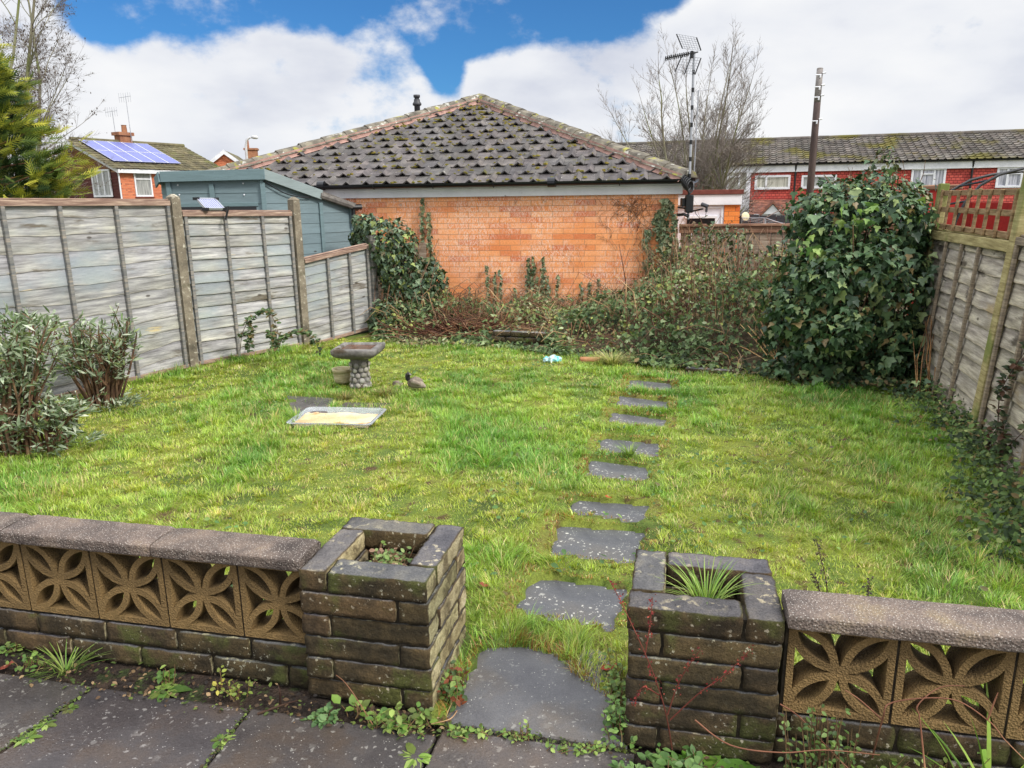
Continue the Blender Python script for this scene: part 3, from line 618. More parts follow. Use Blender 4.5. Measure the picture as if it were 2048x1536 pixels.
def fence_panel(label, a, b, z0, z1, z0b, z1b, nb, mat, mfr, mbat, battens, face, seed, group, bow=.0, wav=.012, rail_h=.05, lap=.022, lean=0.0):
    """waney-edged panel from a to b; z0..z1 at a, z0b..z1b at b; face = +1/-1 picks the side the battens are on (towards -normal)"""
    d = (b - a); L = d.length; rz = math.atan2(d.y, d.x); root = thing('timber_fence', label, 'fence panel', a, rz, group); root.rotation_euler.x = lean; rr = random.Random(seed)
    mb = MB(); nx = 36; fs = -face
    for i in range(nb):
        u0 = i / nb; u1 = min(1.0, (i + 1) / nb + .022 ); ph = rr.uniform(0, 9); tn = rr.uniform(.86, 1.12); tc_ = (tn, tn * rr.uniform(.98, 1.02), tn * rr.uniform(.96, 1.03))
        o0 = len(mb.v)
        for k in range(nx + 1):
            x = L * k / nx; za = z0 + (z0b - z0) * k / nx; zb_ = z1 + (z1b - z1) * k / nx; H_ = zb_ - za
            sag = -bow * math.sin(pi * k / nx) * (1 - u0)
            w0 = wav * (MN.noise(Vector((x * 2.1 + ph, i * 3.1, seed))) + .45 * MN.noise(Vector((x * 7 + ph, i * 3.1, seed + 4))))
            bot = za + H_ * u0 + w0 + sag; top_ = za + H_ * u1 + sag
            if i == 0: bot = za + .004
            yb = fs * (lap + .003 * MN.noise(Vector((x * 3, i, seed)))); yt = fs * .003
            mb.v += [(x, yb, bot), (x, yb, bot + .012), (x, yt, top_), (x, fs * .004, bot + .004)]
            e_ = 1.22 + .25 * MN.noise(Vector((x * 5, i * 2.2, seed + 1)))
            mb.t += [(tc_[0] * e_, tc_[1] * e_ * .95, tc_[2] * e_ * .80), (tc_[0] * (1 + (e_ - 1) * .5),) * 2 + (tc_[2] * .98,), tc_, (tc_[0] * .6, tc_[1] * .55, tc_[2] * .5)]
        for k in range(nx):
            for (p, q_) in ((0, 1), (1, 2), (3, 0)):
                f = (o0 + 4 * k + p, o0 + 4 * k + 4 + p, o0 + 4 * k + 4 + q_, o0 + 4 * k + q_); mb.f.append(f if face > 0 else tuple(reversed(f))); mb.mi.append(0)
    mb.box(0, L, fs * 0.0 - .002, fs * 0.0 + .0005, min(z0, z0b) + .02, min(z1, z1b) - .02, (.5, .5, .5))
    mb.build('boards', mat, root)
    ang = math.atan2(z1b - z1, L)
    t = MB(); Mx = Matrix.Translation((0, 0, z1)) @ Matrix.Rotation(-ang, 4, 'Y')
    t.cham(0, L, min(fs * .029, fs * .050), max(fs * .029, fs * .050), -rail_h, 0, .003, M=Mx); t.cham(0, L, -.024, .024, .001, .016, .003, M=Mx); t.build('top_rail', mfr, root)
    ang2 = math.atan2(z0b - z0, L); t = MB(); Mx = Matrix.Translation((0, 0, z0)) @ Matrix.Rotation(-ang2, 4, 'Y'); t.cham(0, L, min(fs * .033, fs * .049), max(fs * .033, fs * .049), 0, .04, .003, M=Mx); t.build('bottom_rail', mfr, root)
    for x in battens:
        u = x / L; za = z0 + (z0b - z0) * u + .04; zb_ = z1 + (z1b - z1) * u - rail_h - .002; t = MB()
        t.cham(x - .017, x + .017, min(fs * .029, fs * .052), max(fs * .029, fs * .052), za - .03, zb_, .003); t.build('batten', mbat, root)
    return root
def along(a, b, d0, d1):
    d = (b - a).normalized(); return a + d * d0, b - d * d1
LG = 'weathered blue grey waney fence panels along the left side'
a0 = FB[0] + (FB[0] - FB[1]).normalized() * .74
pa, pb_ = along(a0, FB[1], 0, .075); Lp = (pb_ - pa).length
fence_panel('tallest faded fence panel at the left, behind the two grey leaved bushes', pa, pb_, .02, 1.755, .02, 1.735, 12, m_fenceL, m_frame, m_batL, [Lp - 1.62, Lp - 1.14, Lp - .60, Lp - .03], 1, 3, LG, .06, .022, lap=.012)
pa, pb_ = along(FB[1], FB[2], .06, .065); Lp = (pb_ - pa).length
fence_panel('middle fence panel between two concrete posts, with a small solar panel on top', pa, pb_, .02, 1.625, .02, 1.600, 13, m_fenceL, m_frame, m_batL, [.03, Lp * .36, Lp * .70, Lp - .03], 1, 11, LG, .01, .008, lap=.024)
pa, pb_ = along(FB[2], FB[3], .06, .0); Lp = (pb_ - pa).length
fence_panel('low tilted fence panel beside the shed, rising towards the ivy', pa, pb_, -.01, 1.045, .06, 1.165, 10, m_fenceL, m_frame, m_batL, [Lp * .34, Lp * .68, Lp - .025], 1, 23, LG, .0, .010, lap=.014)
def conc_post(label, p, h, lean=0):
    root = thing('concrete_post', label, 'fence post', p, R(56)); b = MB(); M_ = Matrix.Rotation(lean, 4, 'Y')
    b.block(-.052, .052, -.052, .052, -.05, h - .03, .05, .0015, 20, rnd=.008, M=M_)
    b.add([M_ @ Vector(q) for q in ((-.05, -.05, h - .032), (.05, -.05, h - .032), (.05, .05, h - .032), (-.05, .05, h - .032), (-.012, -.012, h), (.012, -.012, h), (.012, .012, h), (-.012, .012, h))], [(0, 1, 5, 4), (1, 2, 6, 5), (2, 3, 7, 6), (3, 0, 4, 7), (4, 5, 6, 7)])
    b.build('shaft', m_conc, root); return root
conc_post('tall concrete fence post nearest the two grey leaved bushes', FB[1], 1.80)
conc_post('tall concrete fence post in front of the blue shed', FB[2], 1.765)
b = MB(); b.cham(-.045, .045, -.045, .045, -.05, 1.27, .004); o = b.build('timber_post', m_batL); o.location = FB[3] + Vector((.05, .07, 0)); o.rotation_euler = (0, 0, R(54)); tag(o, 'grey timber post at the ivy covered end of the low tilted panel', 'fence post')

# right-hand fence
d_ = RFd; RG = 'dark grey waney fence panels along the right side'
pa = RF0 - d_ * 2.3; pb_ = RF0 - d_ * .05
fence_panel('grey fence panel running out of view right of the big green post', pb_, pa, .02, 1.43, .02, 1.42, 10, m_fenceR, m_batR, m_batR, [.03, .42, .84, 1.26, 1.7, 2.1], 1, 31, RG, .0, .016, lean=-R(3.3))
pa = RF0 + d_ * .05; pb_ = RF0 + d_ * 2.25
fence_panel('dark grey fence panel under the trellis, partly hidden by the ivy bush', pb_, pa, .05, 1.385, .02, 1.40, 11, m_fenceR, m_green, m_batR, [2.2 - .62, 2.2 - 1.06, 2.2 - 1.52, .05], 1, 41, RG, .0, .016, .075, lean=-R(3.3))
b = MB(); b.cham(-.05, .05, -.05, .05, -.1, 1.86, .006); o = b.build('timber_post', m_green); o.location = RF0 + Vector((-.02, 0, 0)); o.rotation_euler = (R(3.8), 0, RFA); tag(o, 'tall yellow green timber post at the right, between the two grey panels', 'fence post')
b = MB(); b.cham(-.04, .04, -.04, .04, -.1, 1.80, .006); o = b.build('timber_post', m_green); o.location = RF0 + d_ * 2.12 + Vector((0, 0, 0)); o.rotation_euler = (R(3.0), 0, RFA); tag(o, 'short mossy post at the far end of the trellis, next to the ivy bush', 'fence post')
root = thing('trellis', 'mossy square lattice trellis on top of the right fence', 'trellis', RF0 + d_ * .06, RFA); root.rotation_euler.x = R(3.3)
for z, nm in ((1.715, 'rail'), (1.575, 'rail'), (1.43, 'rail')):
    b = MB(); b.cham(0, 2.02, .012, .030, z - .022, z + .022, .003); b.build(nm, m_trel, root)
for k in range(8):
    x = .06 + k * .268; b = MB(); b.cham(x - .016, x + .016, .032, .052, 1.405, 1.735, .003, M=Matrix.Rotation(R(random.uniform(-.6, .6)), 4, 'Y')); b.build('slat', m_trel, root)

# fences at the back
m_old = wood('old_pale_boards', [(.3, S(112, 96, 82)), (.5, S(150, 132, 116)), (.7, S(186, 172, 156))], sc=3, amt=.6)
def close_board(label, a, b, z0, z1, cap, mat, mcap, w=.15):
    d = b - a; L = d.length; root = thing('board_fence', label, 'fence', a, math.atan2(d.y, d.x)); mb = MB(); x = 0
    while x < L:
        t = random.uniform(.78, 1.15); h = random.uniform(-.012, .012); mb.box(x + .004, min(x + w - .004, L), -.008 + random.uniform(-.004, .004), .008, z0, z1 + h, (t, t * .98, t * .95)); x += w
    mb.build('boards', mat, root)
    if cap: t = MB(); t.cham(-.02, L + .02, -.055, .04, z1 + .015, z1 + .05, .005); t.cham(-.02, L + .02, -.03, -.009, z1 - .07, z1 + .014, .004); t.build('capping', mcap, root)
    return root
m_cap = wood('brown_capping', [(.3, S(104, 74, 60)), (.5, S(140, 104, 84)), (.7, S(168, 138, 114))], sc=4, amt=.4, knots=False)
for o_ in (m_old,):
    pass
close_board('old boarded back fence with a brown capping, right of the orange wall', BW(2.36, .1), BW(5.6, .1), -.3, 1.30, True, m_old, m_cap)
close_board('short piece of pale boarded fence between the left ivy and orange wall', BW(-2.1, -.52), BW(-1.12, -.42), -.1, 1.14, False, m_old, m_cap, .11)
m_dark = wood('dark_fence', [(.3, S(44, 44, 50)), (.5, S(62, 62, 68)), (.7, S(80, 80, 86))], sc=3, amt=.4, knots=False)
close_board('dark grey boarded fence in the yard behind the back fence', Vector((3.6, 15.2, 0)), Vector((10.2, 14.0, 0)), -1.2, 1.36, False, m_dark, m_cap, .16)
m_red = mottled('red_paint', [(.3, S(146, 34, 30)), (.7, S(182, 52, 44))], 3, 5, .7, .2)
a_ = P(1862, 455, 9.6); b_ = P(2075, 455, 8.0)
close_board('red painted boarded fence behind the trellis', Vector((a_.x, a_.y, 0)), Vector((b_.x, b_.y, 0)), -.5, 1.60, False, m_red, m_cap, .22)
a_ = P(1863, 370, 8.9); b = MB(); b.cham(-.17, .17, -.16, .16, -.5, a_.z - .06, .008); root = thing('gate_post', 'red square post with a brown cap beside the trellis', 'post', (a_.x + .1, 8.9, 0), R(-20)); b.build('shaft', m_red, root)
b = MB(); b.cham(-.20, .20, -.19, .19, a_.z - .055, a_.z + .0, .01); b.build('cap', m_cap, root)

# ================================================================ shed
def paintwood(name, c, var=.12):
    return wood(name, [(.3, tuple(k * (1 - var) for k in c)), (.5, c), (.7, tuple(k * (1 + var) for k in c))], sc=3.0, amt=.25, knots=True)
m_shed = paintwood('blue_grey_shed_paint', S(116, 133, 138)); m_shedt = paintwood('blue_grey_trim', S(110, 130, 134)); m_shedg = paintwood('pale_green_bargeboard', S(138, 150, 150))
m_felt = mottled('grey_roof_felt', [(.3, S(86, 82, 78)), (.7, S(126, 120, 114))], 14, 5, .95, .5)
m_glass = plain('dark_glass', S(26, 26, 30), .08, .6)
root = thing('garden_shed', 'blue grey painted timber shed behind the left fence, with a sloping roof', 'shed', (0, 0, 0))
SF = [Vector((-4.53, 10.10, 0)), Vector((-4.35, 9.92, 0)), Vector((-3.145, 9.88, 0)), Vector((-2.27, 11.0, 0)), Vector((-3.8, 12.3, 0))]
SHZ = P(530, 339, 9.83).z - .075
def roofz(p): return SHZ - .37 * (p.y - 9.9)
def wallface(mb, a, b, zt0, zt1, skip=None, board=.135, zb=-.2):
    d = b - a; L = d.length; d = d / L; nrm = Vector((d.y, -d.x, 0)); z = zb; i = 0
    while z < max(zt0, zt1):
        z1_ = z + board; pts = []
        t = random.uniform(.93, 1.07); tt = (t, t, t)
        # clip the board under the roof line
        def top_at(u): return min(z1_, zt0 + (zt1 - zt0) * u)
        us = [k / 12 for k in range(13)]
        for u0, u1 in zip(us[:-1], us[1:]):
            if skip and skip[0] < (u0 + u1) / 2 < skip[1] and skip[2] < z + board / 2 < skip[3]: continue
            h0, h1 = top_at(u0), top_at(u1)
            if h0 <= z + .002 and h1 <= z + .002: continue
            h0 = max(h0, z + .001); h1 = max(h1, z + .001)
            p0 = a + d * L * u0; p1 = a + d * L * u1; o_ = nrm * .006
            mb.add([p0 + o_ + Vector((0, 0, z + .004)), p1 + o_ + Vector((0, 0, z + .004)), p1 + Vector((0, 0, h1)), p0 + Vector((0, 0, h0)), p0 + Vector((0, 0, z)), p1 + Vector((0, 0, z))], [(0, 1, 2, 3), (4, 5, 1, 0)], tt)
        z = z1_; i += 1
mb = MB()
wallface(mb, SF[0], SF[1], roofz(SF[0]), roofz(SF[1])); wallface(mb, SF[1], SF[2], roofz(SF[1]), roofz(SF[2]), (.06, .94, 1.2, 1.70)); wallface(mb, SF[2], SF[3], roofz(SF[2]), roofz(SF[3])); wallface(mb, SF[3], SF[4], roofz(SF[3]), roofz(SF[4])); wallface(mb, SF[4], SF[0], roofz(SF[4]), roofz(SF[0]))
mb.build('wall_cladding', m_shed, root)
def post_trim(p, w, zt, rz): b = MB(); b.cham(-w / 2, w / 2, -w / 2, w / 2, -.2, zt, .004, M=Matrix.Translation(p) @ Matrix.Rotation(rz, 4, 'Z')); return b
for p, rz in ((SF[1], 0), (SF[2], R(20)), (SF[3], R(50))): post_trim(p, .06, roofz(p) - .01, rz).build('corner_trim', m_shedt, root)
for (a, b_, u) in ((SF[1], SF[2], .46), (SF[2], SF[3], .62)):
    p = a.lerp(b_, u); b = MB(); d = b_ - a; b.cham(-.03, .03, -.03, -.008, 1.71 if a is SF[1] else .2, roofz(p) - .09, .003, M=Matrix.Translation(p) @ Matrix.Rotation(math.atan2(d.y, d.x), 4, 'Z')); b.build('batten', m_shedt, root)
def board_along(name, a, b, za, zb, h, th, mat, out=.03):
    d = b - a; L = d.length; M_ = Matrix.Translation(Vector((a.x, a.y, za))) @ Matrix.Rotation(math.atan2(d.y, d.x), 4, 'Z') @ Matrix.Rotation(-math.atan2(zb - za, L), 4, 'Y')
    Lr = math.hypot(L, zb - za); t = MB(); t.cham(-.01, Lr + .01, -out - th, -out, -h, .015, .003, M=M_); t.build(name, mat, root)
board_along('fascia', SF[1] + Vector((-.06, 0, 0)), SF[2] + Vector((.05, 0, 0)), roofz(SF[1]) + .06, roofz(SF[2]) + .06, .115, .022, m_shedt, .05)
board_along('fascia', SF[0], SF[1] + Vector((-.05, .0, 0)), roofz(SF[0]) + .06, roofz(SF[1]) + .055, .115, .022, m_shedt, .055)
mid = SF[2].lerp(SF[3], .62); board_along('bargeboard', SF[2], mid, roofz(SF[2]) + .06, roofz(mid) + .06, .11, .022, m_shedg, .05)
rb = MB(); rp = [SF[0] + Vector((-.05, .0, 0)), SF[1] + Vector((-.04, -.045, 0)), SF[2] + Vector((.04, -.045, 0)), SF[3] + Vector((.08, -.02, 0)), SF[4] + Vector((0, .1, 0))]
rb.add([Vector((p.x, p.y, roofz(p) + .045)) for p in rp] + [Vector((p.x, p.y, roofz(p) + .005)) for p in rp], [(0, 1, 2, 3, 4), (9, 8, 7, 6, 5)] + [(i, 5 + i, 5 + (i + 1) % 5, (i + 1) % 5) for i in range(5)])
rb.build('roof', m_felt, root)
b = MB(); p = SF[2].lerp(SF[3], .60); q_ = SF[3] + Vector((.06, .03, 0)); d = q_ - p; nr = Vector((d.y, -d.x, 0)).normalized() * .05
b.tube([Vector((p.x, p.y, roofz(p) + .0)) + nr, Vector((q_.x, q_.y, roofz(q_) + .0)) + nr], .045, 8); b.build('felt_edge', m_felt, root)
d = SF[2] - SF[1]; wroot = root
wb = MB(); M_ = Matrix.Translation(SF[1]) @ Matrix.Rotation(math.atan2(d.y, d.x), 4, 'Z'); L = d.length
wb.box(L * .06, L * .94, .02, .03, 1.2, 1.72, M=M_); win = wb.build('window', m_glass, root)
fb = MB(); fb.cham(L * .06, L * .94, -.012, .018, 1.66, 1.71, .003, M=M_); fb.cham(L * .48, L * .51, -.010, .016, 1.2, 1.66, .003, M=M_); fb.build('frame', m_shedt, win)
m_white = mottled('white_paint', [(.3, S(206, 208, 214)), (.7, S(232, 232, 236))], 4, 5, .5, .08, fine=.06, spec=.4)
for (x, z) in ((L * .10, SHZ - .10), (L * .105, SHZ - .22), (L * .80, SHZ - .09), (L * .80, SHZ - .23)):
    b = MB(); b.add([M_ @ Vector((x + .011 * cos(k * pi / 4), -.013, z + .011 * sin(k * pi / 4))) for k in range(8)] + [M_ @ Vector((x, -.018, z))], [(k, (k + 1) % 8, 8) for k in range(8)]); b.build('screw_cover', m_white, root)
b = MB(); p = SF[2] + Vector((.05, -.03, 0)); pts = []
for k in range(13):
    u = k / 12; q_ = SF[2].lerp(SF[3], u * .5); pts.append(Vector((q_.x + .03, q_.y - .035, roofz(q_) - .07 - .08 * math.sin(pi * u) * .8)))
m_black = plain('black_plastic', S(24, 24, 26), .4, .5)
b.tube(pts, .008, 6); b.build('cable', m_black, root)
b = MB(); q_ = SF[3] + Vector((.05, -.06, 0)); b.tube([Vector((q_.x - .02, q_.y - .02, 1.63)), Vector((q_.x + .10, q_.y + .06, 1.63))], .04, 10); b.tube([Vector((q_.x, q_.y, 1.6)), Vector((q_.x, q_.y, 1.40))], .028, 8); b.build('gutter_end', m_black, root)

# small solar panel clipped on the fence top
root = thing('solar_panel', 'small tilted solar panel perched on the middle fence panel', 'solar panel')
a = P(383, 396, 8.15); b_ = P(420, 396, 8.3); c_ = P(450, 417, 8.25); d_2 = P(411, 417, 8.05)
ux = (c_ - d_2); uy = (a - d_2); n_ = ux.cross(uy).normalized()
root.location = d_2; ux = ux; uy = uy + Vector((0, .12, 0)); n_ = ux.cross(uy).normalized()
fr = MB(); th = .02
for (u0, u1, v0, v1) in ((0, 1, 0, .06), (0, 1, .94, 1), (0, .05, .06, .94), (.95, 1, .06, .94)):
    q = [ux * u0 + uy * v0, ux * u1 + uy * v0, ux * u1 + uy * v1, ux * u0 + uy * v1]; fr.add([p - n_ * th for p in q] + [p + n_ * .004 for p in q], [(0, 3, 2, 1), (4, 5, 6, 7), (0, 1, 5, 4), (1, 2, 6, 5), (2, 3, 7, 6), (3, 0, 4, 7)])
m_alu = plain('brushed_aluminium', S(186, 188, 194), .35, .5, .6); fr.build('frame', m_alu, root)
m = Mat('solar_cells'); uv = m.n('ShaderNodeAttribute'); uv.attribute_name = 'tint'; sp = m.n('ShaderNodeSeparateColor'); m.l(uv.outputs['Color'], sp.inputs[0])
def gridline(m, s, n, w):
    fr_ = m.math('FRACT', m.math('MULTIPLY', s, n)); return m.math('MAXIMUM', m.math('LESS_THAN', fr_, w), m.math('GREATER_THAN', fr_, 1 - w))
g = m.math('MAXIMUM', gridline(m, sp.outputs[0], 9, .09), gridline(m, sp.outputs[1], 9, .09)); m_cells = m.done(m.mix(g, S(60, 68, 120), S(206, 208, 220)), .15, None, .6)
ce = MB(); q = [ux * u + uy * v for u, v in ((.05, .06), (.95, .06), (.95, .94), (.05, .94))]; ce.add([p for p in q], [(0, 1, 2, 3)], [(0, 0, 0), (1, 0, 0), (1, 1, 0), (0, 1, 0)]); ce.build('cells', m_cells, root)
for (u, v) in ((0, 0), (1, 0), (0, 1), (1, 1)):
    cb_ = MB(); p = ux * u + uy * v; cb_.box(p.x - .03, p.x + .03, p.y - .02, p.y + .02, p.z - .022, p.z + .008); cb_.build('corner_clip', m_black, root)
br = MB(); br.tube([(.2, .12, .02), (.16, .10, -.12)], .012, 6); br.build('bracket', m_black, root)
# ================================================================ brick bungalow behind the garden
def brickmat(name, c1, c2, c3, mort, bw=.3, rh=.077, scar=None, ms=.0036, rough=.8):
    m = Mat(name); x, y, z = m.xyz()[:3]; v = m.comb(x, z)
    b = m.n('ShaderNodeTexBrick'); m.l(v, b.inputs['Vector']); b.inputs['Scale'].default_value = 1; b.inputs['Brick Width'].default_value = bw; b.inputs['Row Height'].default_value = rh; b.inputs['Mortar Size'].default_value = ms
    b.inputs['Mortar Smooth'].default_value = .3; b.offset = .5; b.inputs['Color1'].default_value = (0, 0, 0, 1); b.inputs['Color2'].default_value = (1, 1, 1, 1); b.inputs['Mortar'].default_value = (.5, .5, .5, 1); b.inputs['Bias'].default_value = 0
    c = m.ramp(b.outputs['Color'], [(.05, c3), (.3, c1), (.7, c2), (.97, c1)])
    c = m.mix(.55, c, m.ramp(m.noise(42, 5, .65), [(.28, (.62, .58, .55)), (.5, (1, 1, 1)), (.7, (1.25, 1.3, 1.35))]), 'MULTIPLY')
    c = m.mix(m.math('MULTIPLY', m.mr(m.noise(5.2, 5), .64, .72), .6), c, S(132, 72, 50))
    if scar:
        rip = m.noise(20, 4, .6, vec=m.map((1.9, 1, .55), (0, 0, 0), (0, R(14), 0)), dist=1.3)
        ln = m.math('MULTIPLY', m.mr(m.math('ABSOLUTE', m.math('SUBTRACT', rip, .5)), .045, .014), m.mr(m.noise(1.35, 4), .36, .54))
        c = m.mix(m.math('MULTIPLY', ln, .75), c, scar); wash = m.math('MULTIPLY', m.mr(m.noise(1.1, 5, vec=m.map((1, 1, .7), (4, 0, 2))), .50, .72), .30)
        c = m.mix(wash, c, S(226, 168, 138))
    c = m.mix(b.outputs['Fac'], c, mort); h = m.math('SUBTRACT', m.math('MULTIPLY', m.noise(60, 4), .25), b.outputs['Fac'])
    return m.done(m.tint(c), rough, m.bump(h, .6, .008), .25)
m_orange = brickmat('orange_brick', S(234, 148, 90), S(242, 166, 110), S(210, 120, 76), S(176, 130, 100), scar=S(244, 224, 208))
m_fascia = mottled('white_fascia', [(.3, S(214, 214, 218)), (.7, S(236, 236, 240))], 3, 5, .5, .05, fine=.05, spots=[(S(150, 148, 142), 9, .66, .78)])
m_tile = mottled('dark_roof_tile', [(.28, S(66, 62, 62)), (.5, S(90, 86, 85)), (.72, S(116, 110, 106))], 5, 6, .8, .35, 60, spots=[(S(92, 88, 40), 7, .60, .70), (S(188, 184, 176), 24, .68, .74), (S(150, 92, 36), 3.3, .74, .80)])
m_moss = mottled('roof_moss', [(.3, S(74, 68, 24)), (.5, S(104, 98, 36)), (.7, S(134, 112, 44))], 30, 4, .98, .6)
m_hip = mottled('hip_tile_grey', [(.3, S(84, 78, 70)), (.5, S(114, 108, 96)), (.7, S(142, 134, 116))], 7, 7, .9, .6, 40, spots=[(S(186, 184, 174), 9, .60, .68), (S(150, 146, 70), 6, .58, .68), (S(76, 68, 60), 13, .6, .68)])
m_pink = mottled('pink_mortar', [(.3, S(146, 114, 104)), (.6, S(178, 142, 130)), (.8, S(160, 130, 120))], 6, 5, .9, .5)
m_gutter = plain('black_gutter', S(20, 22, 28), .3, .5)

bung = thing('brick_bungalow', 'orange brick building with a hipped dark tiled roof at the end of the garden', 'building', B0, WALLA)
def local_b(p): v = p - B0; return Vector((v.dot(Bd), v.dot(Bn), v.z))
WL, WR_, WT = -4.72, 2.307, 1.755
b = MB(); b.box(WL, WR_, 0, 7.2, -.7, WT); b.build('wall', m_orange, bung)
b = MB(); b.cham(WL - .05, WR_ + .05, -.045, -.012, WT - .005, 1.865, .004); b.cham(WR_ + .004, WR_ + .05, -.010, 7.2, WT - .005, 1.865, .004); b.cham(WL - .05, WL - .004, -.010, 7.2, WT - .005, 1.865, .004); b.build('fascia', m_fascia, bung)
b = MB(); b.box(WL - .16, WR_ + .14, -.085, 7.3, 1.866, 1.884); b.build('soffit', m_fascia, bung)
apex = local_b(P(960, 203, 14.55)); EZ = 1.93; ET = -.105; EL, ER = -4.95, 2.42
def gutter(b, p0, p1, r_=.058):
    pts = [p0.lerp(p1, k / 30) for k in range(31)]; d = (p1 - p0).normalized(); side = d.cross(Vector((0, 0, 1)))
    n = 9; o0 = len(b.v)
    for p in pts:
        for k in range(n): a = pi + pi * k / (n - 1); b.v.append(tuple(p + side * cos(a) * r_ + Vector((0, 0, sin(a) * r_)))); b.t.append((1, 1, 1))
    for i in range(len(pts) - 1):
        for k in range(n - 1): b.f.append((o0 + i * n + k, o0 + (i + 1) * n + k, o0 + (i + 1) * n + k + 1, o0 + i * n + k + 1)); b.mi.append(0)
b = MB(); gutter(b, Vector((EL, -.145, 1.925)), Vector((ER + .05, -.145, 1.945))); gutter(b, Vector((ER + .08, -.22, 1.945)), Vector((ER + .10, 6, 1.935)))
for x in np.arange(-4.5, 2.4, .86): b.tube([(x, -.145 + .062 * cos(a), 1.932 + .004 + .064 * sin(a)) for a in np.linspace(pi, 2 * pi, 9)], .008, 5); b.box(x - .02, x + .02, -.10, -.05, 1.885, 1.90)
for x in (-2.7, .6): b.tube([(x - .05, -.145, 1.93), (x + .05, -.145, 1.93)], .066, 12)
b.build('gutter', m_gutter, bung)
def roof_plane(parent, name, p0, udir, vdir, width, length, tw, gauge, mat, clip=(), lift=.028, rib=.055, seed=1, stag=True, over=.03, hj=.006, u_from=0):
    """courses of single-rib interlocking tiles laid from the eave (p0, along udir) up the slope vdir; clip = planes (co, normal pointing outwards)"""
    nrm = udir.cross(vdir).normalized(); rr = random.Random(seed); b = MB(); nr = int(length / gauge) + 1; prof = [(0, 0), (.58, 0), (.80, rib), (.985, -.004)]
    for r_ in range(nr):
        v0 = r_ * gauge - over; v1 = min(v0 + gauge + .06, length); off = (tw * .5 if (stag and r_ % 2) else 0) - tw
        if v1 - v0 < .04: continue
        for c in range(int(width / tw) + 2):
            u0 = u_from + off + c * tw; t = rr.uniform(.78, 1.18); tt = (t * rr.uniform(.97, 1.05), t, t * rr.uniform(.95, 1.03)); l0 = lift + rr.uniform(-hj, hj); dv = rr.uniform(-.008, .008)
            vs = []
            for (pu, ph) in prof: vs.append(p0 + udir * (u0 + pu * tw) + vdir * (v0 + dv) + nrm * (l0 + ph))
            for (pu, ph) in prof: vs.append(p0 + udir * (u0 + pu * tw) + vdir * v1 + nrm * (ph * .85 + .001))
            for (pu, ph) in prof: vs.append(p0 + udir * (u0 + pu * tw) + vdir * (v0 + dv + .004) + nrm * (l0 + ph - .022))
            b.add(vs, [(k, k + 1, 5 + k, 4 + k) for k in range(3)] + [(8 + k, 9 + k, 1 + k, k) for k in range(3)], tt)
    me = bpy.data.meshes.new(name); me.from_pydata(b.v, [], b.f); a = me.attributes.new('tint', 'FLOAT_COLOR', 'POINT'); t = np.ones((len(b.v), 4), dtype=np.float32); t[:, :3] = np.array(b.t); a.data.foreach_set('color', t.ravel())
    if clip:
        bm = bmesh.new(); bm.from_mesh(me)
        for co, no in clip: bmesh.ops.bisect_plane(bm, geom=bm.verts[:] + bm.edges[:] + bm.faces[:], plane_co=co, plane_no=no, clear_outer=True)
        bm.to_mesh(me); bm.free()
    return link(name, me, mat, parent)
E0 = Vector((EL, ET, EZ)); E1 = Vector((ER, ET, EZ)); ap = Vector((apex.x, apex.y, apex.z))
foot = Vector((ap.x, ET, EZ)); vd = (ap - foot); SL = vd.length; vd.normalize()
def vclip(a, c_, inside):
    d = c_ - a; n = Vector((d.y, -d.x, 0)).normalized()
    if (inside - a).dot(n) > 0: n = -n
    return (a, n)
ins = Vector((ap.x, .5, 2.2))
roof = roof_plane(bung, 'roof', E0, Vector((1, 0, 0)), vd, ER - EL, SL, .298, .318, m_tile, [vclip(E0, ap, ins), vclip(E1, ap, ins)], seed=5, rib=.046, lift=.024, hj=.007)
# other slopes and the deck under the tiles
BK = ap.y + 3.2; ridge2 = Vector((ap.x, ap.y + .6, ap.z)); E2 = Vector((ER, 7.4, EZ)); E3 = Vector((EL, 7.4, EZ))
b = MB(); b.add([E0, E1, E2, E3, ap, ridge2], [(0, 1, 4), (1, 2, 5, 4), (2, 3, 5), (3, 0, 4, 5), (3, 2, 1, 0)]); 
b.build('roof_deck', m_tile, bung)
mb = MB()
for k in range(420):
    u = random.random(); v = random.random() ** 1.15
    p = E0.lerp(E1, u); p = p + (ap - p) * v * .985; r_ = int((p - foot).dot(vd) / .318); p = p - vd * ((p - foot).dot(vd) - (r_ * .318 - .012 + random.choice((0, .10, .2)) * random.random()))
    q = E0 + (ap - E0) * ((p.z - EZ) / (ap.z - EZ)); q2 = E1 + (ap - E1) * ((p.z - EZ) / (ap.z - EZ))
    if not (q.x + .12 < p.x < q2.x - .12): continue
    r0 = random.uniform(.012, .034); nn = Vector((0, -vd.z, vd.y)); pp = p + nn * random.uniform(.028, .045); n = 7; t = jit(.25)
    vs = [pp + nn * r0 * .55]
    for k2 in range(n): a = 2 * pi * k2 / n; rr_ = r0 * random.uniform(.75, 1.3); vs.append(pp + Vector((1, 0, 0)) * cos(a) * rr_ * 1.4 + vd * sin(a) * rr_ * .7 - nn * .006)
    vs += [pp + nn * r0 * .3 + Vector((1, 0, 0)) * cos(2 * pi * k2 / n) * r0 * .8 + vd * sin(2 * pi * k2 / n) * r0 * .5 for k2 in range(n)]
    mb.add(vs, [(1 + k2, 1 + (k2 + 1) % n, 1 + n + (k2 + 1) % n, 1 + n + k2) for k2 in range(n)] + [(0, 1 + n + k2, 1 + n + (k2 + 1) % n) for k2 in range(n)], t)
o = mb.build('moss', m_moss, bung, True); o['kind'] = 'stuff'
